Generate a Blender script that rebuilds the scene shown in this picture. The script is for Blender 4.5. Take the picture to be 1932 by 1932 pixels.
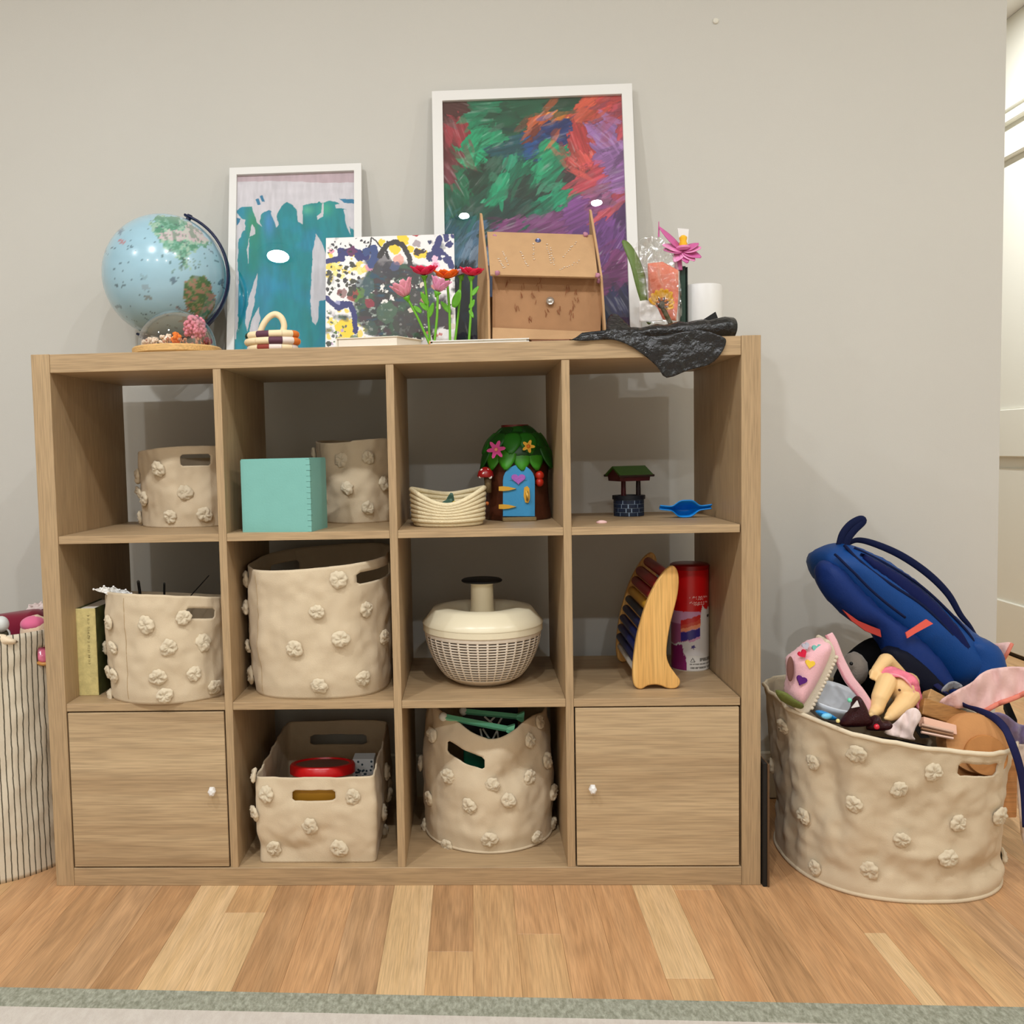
import bpy, bmesh, math, random
import numpy as np
from mathutils import Vector, Matrix, noise
from mathutils.geometry import delaunay_2d_cdt
for _o in list(bpy.data.objects):
    bpy.data.objects.remove(_o)
random.seed(7)
SC = bpy.context.scene
COL = SC.collection
# ------------------------------------------------------------------ camera
CAM_R = Matrix(((0.9988504494978618, 0.019263339629834023, 0.04389422837031006),
                (0.04259094174789027, 0.06352397417537395, -0.9970710688742274),
                (-0.021995254464249415, 0.9977943818499241, 0.06263050638291875)))
CAM_P = Vector((0.89312, -1.8452, 0.90182))
FPX, CX, CY = 1728.70, 815.67, 957.12
cd = bpy.data.cameras.new('camera')
cam = bpy.data.objects.new('camera', cd)
COL.objects.link(cam)
cam.matrix_world = Matrix.Translation(CAM_P) @ CAM_R.to_4x4()
cd.sensor_width = 36.0
cd.lens = 36.0 * FPX / 1932.0
cd.shift_x = (966.0 - CX) / 1932.0
cd.shift_y = (CY - 966.0) / 1932.0
cd.clip_start = 0.02
SC.camera = cam
# ------------------------------------------------------------------ world, lamps, exposure
W = bpy.data.worlds.new('world')
SC.world = W
W.use_nodes = True
W.node_tree.nodes['Background'].inputs[0].default_value = (0.9, 0.93, 1.0, 1)
W.node_tree.nodes['Background'].inputs[1].default_value = 0.02
SC.view_settings.view_transform = 'Standard'
SC.view_settings.look = 'None'
SC.view_settings.gamma = 1.0
SC.view_settings.use_curve_mapping = False
SC.view_settings.exposure = 0.60
SC.cycles.use_denoising = True
SC.cycles.max_bounces = 10
CEIL = 2.6
WARM = (0.93, 0.97, 1.0)
LAMPS = [(0.0, -1.36, 15), (0.88, -1.40, 9.5), (1.48, -1.33, 7.5), (-1.2, -1.36, 10), (2.75, -1.0, 8),
         (-0.6, -3.4, 12), (0.5, -3.4, 13), (1.6, -3.4, 13), (2.5, 1.6, 23)]
for lx, ly, pw in LAMPS:
    ld = bpy.data.lights.new('downlight_lamp', 'AREA')
    ld.shape = 'DISK'
    ld.size = 0.10 if ly < -2 or lx < 0.5 else 0.045
    ld.energy = pw
    ld.color = WARM
    lo = bpy.data.objects.new('downlight_lamp', ld)
    lo.location = (lx, ly, CEIL - 0.012)
    COL.objects.link(lo)

# ------------------------------------------------------------------ pixel rays (1932 x 1932) -> points in the room
def ray(px, py):
    return CAM_R @ Vector(((px - CX) / FPX, -(py - CY) / FPX, -1.0))
def aty(px, py, Y):
    d = ray(px, py)
    return CAM_P + d * ((Y - CAM_P.y) / d.y)
def atz(px, py, Z):
    d = ray(px, py)
    return CAM_P + d * ((Z - CAM_P.z) / d.z)
def proj(p):
    q = CAM_R.transposed() @ (Vector(p) - CAM_P)
    return CX + FPX * q.x / -q.z, CY - FPX * q.y / -q.z

# ------------------------------------------------------------------ colour and materials
def lin(c):
    if isinstance(c, str):
        c = tuple(int(c[i:i + 2], 16) for i in (0, 2, 4))
    return tuple((v / 255 / 12.92 if v / 255 <= 0.04045 else ((v / 255 + 0.055) / 1.055) ** 2.4) for v in c)
MATS = {}
def N(nt, typ, **kw):
    n = nt.nodes.new(typ)
    for k, v in kw.items():
        if k.startswith('i_'):
            key = k[2:]
            n.inputs[int(key) if key.isdigit() else key.replace('_', ' ')].default_value = v
        else:
            setattr(n, k, v)
    return n
def newmat(name):
    m = bpy.data.materials.new(name)
    m.use_nodes = True
    return m, m.node_tree, m.node_tree.nodes['Principled BSDF']
def mat(name, c, rough=0.6, spec=0.4, bump=0, bscale=200, vary=0, vscale=8, metal=0, sss=0, sheen=0, coat=0, trans=0):
    """plain material with optional fine relief and a slight colour variation"""
    if name in MATS:
        return MATS[name]
    m, nt, b = newmat(name)
    c = lin(c)
    b.inputs['Base Color'].default_value = (*c, 1)
    b.inputs['Roughness'].default_value = rough
    b.inputs['Specular IOR Level'].default_value = spec
    b.inputs['Metallic'].default_value = metal
    if sss:
        b.inputs['Subsurface Weight'].default_value = sss
        b.inputs['Subsurface Radius'].default_value = (0.012, 0.006, 0.003)
    if sheen:
        b.inputs['Sheen Weight'].default_value = sheen
    if coat:
        b.inputs['Coat Weight'].default_value = coat
        b.inputs['Coat Roughness'].default_value = 0.08
    if trans:
        b.inputs['Transmission Weight'].default_value = trans
    tc = N(nt, 'ShaderNodeTexCoord')
    if vary:
        n = N(nt, 'ShaderNodeTexNoise', i_Scale=vscale, i_Detail=4.0)
        nt.links.new(tc.outputs['Object'], n.inputs['Vector'])
        r = N(nt, 'ShaderNodeMapRange', i_1=0.3, i_2=0.7, i_3=1 - vary, i_4=1 + vary)
        nt.links.new(n.outputs[0], r.inputs[0])
        mx = N(nt, 'ShaderNodeVectorMath', operation='MULTIPLY')
        mx.inputs[0].default_value = c
        nt.links.new(r.outputs[0], mx.inputs[1])
        nt.links.new(mx.outputs[0], b.inputs['Base Color'])
    if bump:
        n2 = N(nt, 'ShaderNodeTexNoise', i_Scale=bscale, i_Detail=3.0)
        nt.links.new(tc.outputs['Object'], n2.inputs['Vector'])
        bp = N(nt, 'ShaderNodeBump', i_Strength=bump, i_Distance=0.002)
        nt.links.new(n2.outputs[0], bp.inputs['Height'])
        nt.links.new(bp.outputs[0], b.inputs['Normal'])
    MATS[name] = m
    return m
def wood(name, c1, c2, axis='Z', scale=1.0, rough=0.5, contrast=1.0, c3=None, spec=0.35, rnd=True, ring=0.0):
    """long-grain wood: noise stretched along one axis, fine pores, per-object tone"""
    if name in MATS:
        return MATS[name]
    m, nt, b = newmat(name)
    tc = N(nt, 'ShaderNodeTexCoord')
    mp = N(nt, 'ShaderNodeMapping')
    s = {'X': (1.2, 26, 26), 'Y': (26, 1.2, 26), 'Z': (26, 26, 1.2)}[axis]
    mp.inputs['Scale'].default_value = tuple(v * scale for v in s)
    oi = N(nt, 'ShaderNodeObjectInfo')
    if rnd:
        ml = N(nt, 'ShaderNodeMath', operation='MULTIPLY')
        ml.inputs[1].default_value = 37.0
        nt.links.new(oi.outputs['Random'], ml.inputs[0])
        ad = N(nt, 'ShaderNodeVectorMath', operation='ADD')
        nt.links.new(tc.outputs['Object'], ad.inputs[0])
        nt.links.new(ml.outputs[0], ad.inputs[1])
        nt.links.new(ad.outputs[0], mp.inputs['Vector'])
    else:
        nt.links.new(tc.outputs['Object'], mp.inputs['Vector'])
    n1 = N(nt, 'ShaderNodeTexNoise', i_Scale=1.0, i_Detail=5.0, i_Roughness=0.62, i_Distortion=0.6)
    nt.links.new(mp.outputs[0], n1.inputs['Vector'])
    cr = N(nt, 'ShaderNodeValToRGB')
    cr.color_ramp.elements[0].position = 0.5 - 0.22 / contrast
    cr.color_ramp.elements[1].position = 0.5 + 0.22 / contrast
    cr.color_ramp.elements[0].color = (*lin(c1), 1)
    cr.color_ramp.elements[1].color = (*lin(c2), 1)
    nt.links.new(n1.outputs[0], cr.inputs[0])
    out = cr.outputs[0]
    mp2 = N(nt, 'ShaderNodeMapping')
    s2 = {'X': (14, 420, 420), 'Y': (420, 14, 420), 'Z': (420, 420, 14)}[axis]
    mp2.inputs['Scale'].default_value = tuple(v * scale for v in s2)
    nt.links.new(tc.outputs['Object'], mp2.inputs['Vector'])
    n2 = N(nt, 'ShaderNodeTexNoise', i_Scale=1.0, i_Detail=2.0)
    nt.links.new(mp2.outputs[0], n2.inputs['Vector'])
    r2 = N(nt, 'ShaderNodeMapRange', i_1=0.34, i_2=0.6, i_3=0.80, i_4=1.04)
    nt.links.new(n2.outputs[0], r2.inputs[0])
    mx = N(nt, 'ShaderNodeVectorMath', operation='MULTIPLY')
    nt.links.new(out, mx.inputs[0])
    nt.links.new(r2.outputs[0], mx.inputs[1])
    out = mx.outputs[0]
    if ring:
        mp3 = N(nt, 'ShaderNodeMapping')
        s3 = {'X': (1.0, 9, 9), 'Y': (9, 1.0, 9), 'Z': (9, 9, 1.0)}[axis]
        mp3.inputs['Scale'].default_value = s3
        nt.links.new(ad.outputs[0] if rnd else tc.outputs['Object'], mp3.inputs['Vector'])
        n3 = N(nt, 'ShaderNodeTexNoise', i_Scale=1.3, i_Detail=2.0, i_Distortion=0.4)
        nt.links.new(mp3.outputs[0], n3.inputs['Vector'])
        m3 = N(nt, 'ShaderNodeMath', operation='MULTIPLY')
        m3.inputs[1].default_value = 55.0
        nt.links.new(n3.outputs[0], m3.inputs[0])
        s4 = N(nt, 'ShaderNodeMath', operation='SINE')
        nt.links.new(m3.outputs[0], s4.inputs[0])
        r3 = N(nt, 'ShaderNodeMapRange', i_1=-1.0, i_2=1.0, i_3=1 - ring, i_4=1 + ring * 0.4)
        nt.links.new(s4.outputs[0], r3.inputs[0])
        mx3 = N(nt, 'ShaderNodeVectorMath', operation='MULTIPLY')
        nt.links.new(out, mx3.inputs[0])
        nt.links.new(r3.outputs[0], mx3.inputs[1])
        out = mx3.outputs[0]
    nt.links.new(out, b.inputs['Base Color'])
    b.inputs['Roughness'].default_value = rough
    b.inputs['Specular IOR Level'].default_value = spec
    bp = N(nt, 'ShaderNodeBump', i_Strength=0.06, i_Distance=0.001)
    nt.links.new(n2.outputs[0], bp.inputs['Height'])
    nt.links.new(bp.outputs[0], b.inputs['Normal'])
    MATS[name] = m
    return m
def attr_mat(name, rough=0.5, spec=0.4, coat=0.0, bump=0.0):
    """flat print: colour stored per vertex on a fine grid"""
    if name in MATS:
        return MATS[name]
    m, nt, b = newmat(name)
    a = N(nt, 'ShaderNodeVertexColor', layer_name='print')
    nt.links.new(a.outputs[0], b.inputs['Base Color'])
    b.inputs['Roughness'].default_value = rough
    b.inputs['Specular IOR Level'].default_value = spec
    b.inputs['Coat Weight'].default_value = coat
    b.inputs['Coat Roughness'].default_value = 0.05
    MATS[name] = m
    return m
def clear(name, tint=(1, 1, 1), refl=0.06, edge=0.6, rough=0.0):
    """thin clear sheet: lets light straight through, mirrors more at grazing angles"""
    if name in MATS:
        return MATS[name]
    m = bpy.data.materials.new(name)
    m.use_nodes = True
    nt = m.node_tree
    nt.nodes.clear()
    o = N(nt, 'ShaderNodeOutputMaterial')
    t = N(nt, 'ShaderNodeBsdfTransparent')
    t.inputs[0].default_value = (*tint, 1)
    g = N(nt, 'ShaderNodeBsdfGlossy')
    g.inputs['Roughness'].default_value = rough
    lw = N(nt, 'ShaderNodeLayerWeight', i_Blend=0.25)
    r = N(nt, 'ShaderNodeMapRange', i_1=0.0, i_2=1.0, i_3=refl, i_4=edge)
    nt.links.new(lw.outputs['Facing'], r.inputs[0])
    mx = N(nt, 'ShaderNodeMixShader')
    nt.links.new(r.outputs[0], mx.inputs[0])
    nt.links.new(t.outputs[0], mx.inputs[1])
    nt.links.new(g.outputs[0], mx.inputs[2])
    nt.links.new(mx.outputs[0], o.inputs[0])
    MATS[name] = m
    return m

# ------------------------------------------------------------------ geometry: every builder returns (verts, faces)
def join(*gs):
    V, F = [], []
    for v, f in gs:
        n = len(V)
        V += [tuple(p) for p in v]
        F += [tuple(i + n for i in q) for q in f]
    return V, F
def xf(g, M):
    return [tuple(M @ Vector(p)) for p in g[0]], g[1]
def rot(deg, ax, about=(0, 0, 0)):
    a = Vector(about)
    return Matrix.Translation(a) @ Matrix.Rotation(math.radians(deg), 4, ax) @ Matrix.Translation(-a)
def from_bm(bm):
    bm.verts.index_update()
    g = ([tuple(v.co) for v in bm.verts], [tuple(v.index for v in f.verts) for f in bm.faces])
    bm.free()
    return g
def box(x0, x1, y0, y1, z0, z1, r=0.0, seg=1):
    bm = bmesh.new()
    bmesh.ops.create_cube(bm, size=1.0)
    for v in bm.verts:
        v.co = ((x0 + x1) / 2 + v.co.x * (x1 - x0), (y0 + y1) / 2 + v.co.y * (y1 - y0), (z0 + z1) / 2 + v.co.z * (z1 - z0))
    if r:
        bmesh.ops.bevel(bm, geom=bm.edges[:], offset=r, segments=seg, affect='EDGES', profile=0.5)
    return from_bm(bm)
def lathe(prof, n=32, c=(0, 0, 0), cap=True, sx=1, sy=1):
    V, F = [], []
    m = len(prof)
    for r, z in prof:
        for k in range(n):
            a = 2 * math.pi * k / n
            V.append((c[0] + sx * r * math.cos(a), c[1] + sy * r * math.sin(a), c[2] + z))
    for i in range(m - 1):
        for k in range(n):
            k2 = (k + 1) % n
            F.append((i * n + k, i * n + k2, (i + 1) * n + k2, (i + 1) * n + k))
    if cap:
        F.append(tuple(range(n - 1, -1, -1)))
        F.append(tuple((m - 1) * n + k for k in range(n)))
    return V, F
def tube(pts, rad, n=8, rb=None, up=(0, 0, 1), closed=False, cap=True):
    """round or flat (rb = second half-axis) tube along a polyline; rad a number or a list"""
    P = [Vector(p) for p in pts]
    m = len(P)
    V, F = [], []
    upv = Vector(up)
    for i in range(m):
        a, b = (P[(i - 1) % m], P[(i + 1) % m]) if closed else (P[max(i - 1, 0)], P[min(i + 1, m - 1)])
        t = (b - a).normalized()
        s = t.cross(upv)
        if s.length < 1e-4:
            s = t.cross(Vector((1, 0.01, 0)))
        s.normalize()
        u = s.cross(t)
        ra = rad[i] if isinstance(rad, (list, tuple)) else rad
        r2 = ra if rb is None else (rb[i] if isinstance(rb, (list, tuple)) else rb)
        for k in range(n):
            w = 2 * math.pi * k / n
            V.append(tuple(P[i] + s * (ra * math.cos(w)) + u * (r2 * math.sin(w))))
    for i in range(m if closed else m - 1):
        j = (i + 1) % m
        for k in range(n):
            k2 = (k + 1) % n
            F.append((i * n + k, i * n + k2, j * n + k2, j * n + k))
    if cap and not closed:
        F.append(tuple(range(n - 1, -1, -1)))
        F.append(tuple((m - 1) * n + k for k in range(n)))
    return V, F
def spline(pts, n=8):
    """Catmull-Rom through points (tuples of any length)"""
    out = []
    P = [tuple(p) for p in pts]
    for i in range(len(P) - 1):
        p0, p1, p2, p3 = P[max(i - 1, 0)], P[i], P[i + 1], P[min(i + 2, len(P) - 1)]
        for k in range(n):
            t = k / n
            out.append(tuple(0.5 * (2 * b + (c - a) * t + (2 * a - 5 * b + 4 * c - d) * t * t + (3 * b - a - 3 * c + d) * t ** 3)
                             for a, b, c, d in zip(p0, p1, p2, p3)))
    out.append(P[-1])
    return out
def smooth_poly(pts, n=6):
    P = [tuple(p) for p in pts]
    P2 = P[-2:] + P + P[:3]
    s = spline(P2, n)
    return s[2 * n:(2 + len(P)) * n]
def ball(c, r, n=20, m=12, rx=None, ry=None, rz=None, wob=0.0, wf=3.0, seed=0.0):
    rx, ry, rz = rx or r, ry or r, rz or r
    V = [(c[0], c[1], c[2] - rz)]
    for i in range(1, m):
        f = math.pi * i / m
        for k in range(n):
            a = 2 * math.pi * k / n
            d = Vector((math.sin(f) * math.cos(a), math.sin(f) * math.sin(a), -math.cos(f)))
            w = 1 + wob * noise.noise(d * wf + Vector((seed, seed * 2, 0)))
            V.append((c[0] + rx * d.x * w, c[1] + ry * d.y * w, c[2] + rz * d.z * w))
    V.append((c[0], c[1], c[2] + rz))
    F = []
    for k in range(n):
        F.append((0, 1 + (k + 1) % n, 1 + k))
        F.append((len(V) - 1, 1 + (m - 2) * n + k, 1 + (m - 2) * n + (k + 1) % n))
    for i in range(m - 2):
        for k in range(n):
            k2 = (k + 1) % n
            F.append((1 + i * n + k, 1 + i * n + k2, 1 + (i + 1) * n + k2, 1 + (i + 1) * n + k))
    return V, F
def prism(poly, f, d):
    """2-D outline -> solid: f(u, v) gives the front point, d the depth vector"""
    n = len(poly)
    d = Vector(d)
    A = [Vector(f(*p)) for p in poly]
    V = [tuple(p) for p in A] + [tuple(p + d) for p in A]
    F = [tuple(range(n)), tuple(range(2 * n - 1, n - 1, -1))]
    F += [(i, i + n, (i + 1) % n + n, (i + 1) % n) for i in range(n)]
    return V, F
def sheet2d(poly, step):
    """triangulated outline with an even interior: verts2d, faces, distance of each vert to the outline"""
    xs, ys = [p[0] for p in poly], [p[1] for p in poly]
    B = []
    n = len(poly)
    for i in range(n):
        a, b = Vector(poly[i]), Vector(poly[(i + 1) % n])
        k = max(1, int((b - a).length / step))
        B += [a.lerp(b, j / k) for j in range(k)]
    nb = len(B)
    pa = np.array([(p.x, p.y) for p in B])
    pb = np.roll(pa, -1, 0)
    def dist(q):
        ab = pb - pa
        t = np.clip(((q - pa) * ab).sum(1) / np.maximum((ab * ab).sum(1), 1e-12), 0, 1)
        return float(np.min(np.hypot(*(pa + ab * t[:, None] - q).T)))
    def inside(q):
        x, y = q
        c = ((pa[:, 1] > y) != (pb[:, 1] > y)) & (x < (pb[:, 0] - pa[:, 0]) * (y - pa[:, 1]) / (pb[:, 1] - pa[:, 1] + 1e-12) + pa[:, 0])
        return c.sum() % 2 == 1
    P = list(B)
    y, row = min(ys) + step * 0.5, 0
    while y < max(ys):
        x = min(xs) + (0.5 if row % 2 else 0.0) * step
        while x < max(xs):
            q = np.array((x, y))
            if inside(q) and dist(q) > step * 0.45:
                P.append(Vector((x, y)))
            x += step
        y += step * 0.87
        row += 1
    v, e, f, *_ = delaunay_2d_cdt(P, [], [list(range(nb))], 1, 1e-9)
    D = [dist(np.array((p.x, p.y))) for p in v]
    return [(p.x, p.y) for p in v], [tuple(q) for q in f], D
def inflate(poly, step, f, thick, d, edge=None, back=1.0, wob=0.0, wf=20.0):
    """outline puffed up into a rounded solid; f(u, v) = mid-plane point, d = unit vector to the viewer"""
    v, F, D = sheet2d(poly, step)
    dm = max(D) if edge is None else edge
    d = Vector(d)
    V = []
    for (p, h) in zip(v, D):
        t = min(h / dm, 1.0)
        q = Vector(f(*p))
        z = thick * math.sqrt(max(0, 1 - (1 - t) ** 2))
        if wob:
            z += wob * t * noise.noise(q * wf)
        V.append(q + d * z)
    n = len(V)
    idx = {}
    for i, (p, h) in enumerate(zip(v, D)):
        if h < 1e-7:
            idx[i] = i
        else:
            t = min(h / dm, 1.0)
            idx[i] = len(V)
            V.append(Vector(f(*p)) - d * (thick * back * math.sqrt(max(0, 1 - (1 - t) ** 2))))
    F2 = list(F) + [tuple(idx[i] for i in reversed(q)) for q in F]
    return [tuple(p) for p in V], F2
def sheet(poly, step, f):
    v, F, D = sheet2d(poly, step)
    return [tuple(f(*p)) for p in v], F
def grid(nu, nv, f):
    V = [tuple(f(i / nu, j / nv)) for j in range(nv + 1) for i in range(nu + 1)]
    F = [(j * (nu + 1) + i, j * (nu + 1) + i + 1, (j + 1) * (nu + 1) + i + 1, (j + 1) * (nu + 1) + i) for j in range(nv) for i in range(nu)]
    return V, F
def heart(s=1.0, n=20):
    P = []
    for k in range(n):
        t = 2 * math.pi * k / n
        P.append((s * math.sin(t) ** 3, s * (13 * math.cos(t) - 5 * math.cos(2 * t) - 2 * math.cos(3 * t) - math.cos(4 * t)) / 16))
    return P

# ------------------------------------------------------------------ objects
ORG = {}
def put(name, g, m, parent=None, smooth=False, solid=0.0, bevel=0.0, sub=0, angle=None, off=0.0):
    """one mesh object from world-space geometry"""
    V, F = g
    if parent is None:
        a = np.array(V)
        o3 = Vector(((a[:, 0].min() + a[:, 0].max()) / 2, (a[:, 1].min() + a[:, 1].max()) / 2, a[:, 2].min()))
    else:
        o3 = ORG[parent.name]
    me = bpy.data.meshes.new(name)
    me.from_pydata([(p[0] - o3.x, p[1] - o3.y, p[2] - o3.z) for p in V], [], F)
    bm = bmesh.new()
    bm.from_mesh(me)
    if len(bm.faces) < 60000:
        bmesh.ops.recalc_face_normals(bm, faces=bm.faces)
    bm.to_mesh(me)
    bm.free()
    if m:
        me.materials.append(m)
    o = bpy.data.objects.new(name, me)
    COL.objects.link(o)
    if parent is None:
        o.location = o3
    else:
        o.parent = parent
    ORG[o.name] = o3
    if smooth:
        me.polygons.foreach_set('use_smooth', [True] * len(me.polygons))
        if angle:
            me.set_sharp_from_angle(angle=math.radians(angle))
    if solid:
        s = o.modifiers.new('thickness', 'SOLIDIFY')
        s.thickness = solid
        s.offset = off
    if bevel:
        b = o.modifiers.new('edge', 'BEVEL')
        b.width = bevel
        b.segments = 2
        b.limit_method = 'ANGLE'
        b.angle_limit = math.radians(40)
    if sub:
        s = o.modifiers.new('smooth', 'SUBSURF')
        s.levels = s.render_levels = sub
    return o
def thing(name, label, cat, loc, group=None):
    o = bpy.data.objects.new(name, None)
    o.empty_display_size = 0.02
    COL.objects.link(o)
    o.location = loc
    ORG[o.name] = Vector(loc)
    return tag(o, label, cat, group)
def tag(o, label=None, cat=None, group=None, kind=None):
    if label:
        o['label'] = label
    if cat:
        o['category'] = cat
    if group:
        o['group'] = group
    if kind:
        o['kind'] = kind
    return o
def struct(name, g, m, parent=None, **kw):
    o = put(name, g, m, parent, **kw)
    if parent is None:
        o['kind'] = 'structure'
    return o
def colour(o, cols):
    """per-vertex print colours (linear)"""
    me = o.data
    ca = me.color_attributes.new('print', 'FLOAT_COLOR', 'POINT')
    a = np.ones((len(me.vertices), 4), dtype=np.float32)
    a[:, :3] = cols
    ca.data.foreach_set('color', a.ravel())

# numpy value noise for prints
_rs = np.random.RandomState(3)
_T = _rs.rand(64, 64)
def vn(x, y):
    xi, yi = np.floor(x).astype(int), np.floor(y).astype(int)
    fx, fy = x - xi, y - yi
    fx, fy = fx * fx * (3 - 2 * fx), fy * fy * (3 - 2 * fy)
    g = lambda i, j: _T[(xi + i) % 64, (yi + j) % 64]
    return (g(0, 0) * (1 - fx) + g(1, 0) * fx) * (1 - fy) + (g(0, 1) * (1 - fx) + g(1, 1) * fx) * fy
def fbm(x, y, o=4):
    s, a, t = 0, 0.5, 0
    for k in range(o):
        s = s + a * vn(x * 2 ** k + 17 * k, y * 2 ** k + 31 * k)
        t += a
        a *= 0.5
    return s / t
def inpoly(X, Y, P):
    c = np.zeros(X.shape, bool)
    n = len(P)
    for i in range(n):
        x1, y1 = P[i]
        x2, y2 = P[(i + 1) % n]
        if y1 == y2:
            continue
        c ^= ((y1 > Y) != (y2 > Y)) & (X < (x2 - x1) * (Y - y1) / (y2 - y1) + x1)
    return c
def segd(X, Y, P):
    d = np.full(X.shape, 1e9)
    for (x1, y1), (x2, y2) in zip(P[:-1], P[1:]):
        L = (x2 - x1) ** 2 + (y2 - y1) ** 2 + 1e-9
        t = np.clip(((X - x1) * (x2 - x1) + (Y - y1) * (y2 - y1)) / L, 0, 1)
        d = np.minimum(d, np.hypot(X - x1 - t * (x2 - x1), Y - y1 - t * (y2 - y1)))
    return d
# ================================================================== the room
WALL_Y = 0.475
SIDE_X = 3.125
M_wall = mat('wall_paint', (206, 203, 195), 0.75, 0.25, bump=0.08, bscale=350, vary=0.012, vscale=2.5)
M_white = mat('white_trim_paint', (226, 222, 208), 0.45, 0.4)
M_ceil = mat('ceiling_paint', (236, 234, 228), 0.9, 0.1)
XL, YF, YB = -2.3, -4.6, 3.2
struct('wall_back', box(XL, 2.193, WALL_Y, WALL_Y + 0.12, 0, CEIL), M_wall)
struct('wall_left', box(XL - 0.1, XL, YF, WALL_Y + 0.12, 0, CEIL), M_wall)
struct('wall_front', box(XL - 0.1, SIDE_X + 0.1, YF - 0.1, YF, 0, CEIL), M_wall)
struct('wall_far', box(1.2, SIDE_X + 0.1, YB, YB + 0.1, 0, CEIL), M_wall)
struct('wall_hall', box(1.1, 1.2, WALL_Y + 0.12, YB + 0.1, 0, CEIL), M_wall)
struct('ceiling', box(XL - 0.1, SIDE_X + 0.1, YF - 0.1, YB + 0.1, CEIL, CEIL + 0.1), M_ceil)
struct('baseboard_back', box(XL, 2.193, WALL_Y - 0.014, WALL_Y, 0, 0.12, r=0.003), M_white)
# right-hand wall beyond the opening: white panelling seen past the wall's end
def zside(py, px=1921):
    d = ray(px, py)
    return (CAM_P + d * ((SIDE_X - CAM_P.x) / d.x)).z
w = struct('wall_right', box(SIDE_X, SIDE_X + 0.1, YF, YB, 0, CEIL), M_white)
Y0, Y1 = -1.0, YB
put('lower_panel', box(SIDE_X - 0.018, SIDE_X, Y0, Y1, 0.012, zside(1139), r=0.004), M_white, w)
put('middle_panel', box(SIDE_X - 0.006, SIDE_X, Y0, Y1, zside(1139), zside(884), r=0.001), M_white, w)
put('chair_rail', box(SIDE_X - 0.026, SIDE_X, Y0, Y1, zside(862), zside(771), r=0.004), M_white, w)
put('upper_panel', box(SIDE_X - 0.010, SIDE_X, Y0, Y1, zside(771), zside(312), r=0.003), M_white, w)
put('upper_rail', box(SIDE_X - 0.030, SIDE_X, Y0, Y1, zside(292), zside(244), r=0.004), M_white, w)
put('top_rail', box(SIDE_X - 0.030, SIDE_X, Y0, Y1, zside(226), zside(207), r=0.004), M_white, w)
put('top_panel', box(SIDE_X - 0.022, SIDE_X, Y0, Y1, zside(200), CEIL, r=0.004), M_white, w)
put('floor_gap', box(SIDE_X - 0.012, SIDE_X, Y0, Y1, 0.0, 0.012), mat('dark_gap', (60, 45, 25), 0.8), w)
# small wall plug near the top of the photograph
pw = aty(1350, 40, WALL_Y)
tag(put('wall_plug', join(lathe([(0.006, 0.0), (0.0075, 0.001), (0.006, 0.004), (0.002, 0.0055)], 14)), M_white), 'tiny pale plug stuck high on the bare wall', 'wall plug')
bpy.data.objects['wall_plug'].matrix_world = Matrix.Translation(pw) @ Matrix.Rotation(math.radians(90), 4, 'X')
# downlight trims on the ceiling
for i, (lx, ly, pwr) in enumerate(LAMPS):
    r = 0.075 if ly < -2 or lx < 0.5 else 0.05
    struct('trim_%d' % (i + 1), lathe([(r, 0), (r + 0.02, 0), (r + 0.018, -0.006), (r, -0.006)], 32, (lx, ly, CEIL), cap=False), M_white)

# ------------------------------------------------------------------ floor: each board its own piece
fl = struct('floor', box(XL - 0.1, SIDE_X + 0.1, YF - 0.1, YB + 0.1, -0.05, -0.006), wood('floor_far', (168, 130, 90), (186, 150, 108), 'Y', 1.0))
T = {'light': wood('board_light', (206, 170, 122), (224, 190, 146), 'Y', 1.0, 0.42, ring=0.05),
     'mid': wood('board_mid', (194, 150, 104), (214, 174, 126), 'Y', 1.0, 0.42, ring=0.09),
     'red': wood('board_red', (186, 138, 94), (212, 166, 120), 'Y', 1.0, 0.42, ring=0.09),
     'dark': wood('board_dark', (166, 124, 84), (202, 158, 114), 'Y', 1.0, 0.42, ring=0.13),
     'grey': wood('board_grey', (168, 130, 92), (206, 164, 122), 'Y', 1.0, 0.42, ring=0.13)}
edges = [0.716 + 0.0815 * k for k in range(-16, 11)]
edges = [e for e in edges if e < 1.56] + [1.595, 1.634, 1.715] + [1.715 + 0.0815 * k for k in range(1, 18)]
spec = {}     # column -> list of (y_start, tone)
def colof(x):
    return max(i for i in range(len(edges) - 1) if edges[i] <= x)
spec[colof(0.75)] = [(-2.0, 'light')]
spec[colof(0.84)] = [(-2.0, 'mid'), (-0.25, 'dark')]
spec[colof(0.92)] = [(-2.0, 'mid')]
spec[colof(1.0)] = [(-2.0, 'mid'), (-0.19, 'red')]
spec[colof(1.08)] = [(-2.0, 'red')]
spec[colof(1.16)] = [(-2.0, 'red')]
spec[colof(1.25)] = [(-2.0, 'mid'), (-0.332, 'light')]
spec[colof(1.33)] = [(-2.0, 'red'), (-0.02, 'mid')]
spec[colof(1.41)] = [(-2.0, 'dark')]
spec[colof(1.50)] = [(-2.0, 'red')]
spec[colof(1.57)] = [(-2.0, 'red')]
spec[colof(1.61)] = [(-2.0, 'light'), (-0.185, 'red')]
spec[colof(1.67)] = [(-2.0, 'red')]
spec[colof(1.75)] = [(-2.0, 'mid')]
spec[colof(1.84)] = [(-2.0, 'grey')]
spec[colof(0.68)] = [(-2.0, 'grey')]
spec[colof(0.60)] = [(-2.0, 'red')]
spec[colof(0.51)] = [(-2.0, 'dark')]
spec[colof(0.43)] = [(-2.0, 'light'), (-0.112, 'mid')]
spec[colof(0.35)] = [(-2.0, 'light')]
spec[colof(0.27)] = [(-2.0, 'dark')]
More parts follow.
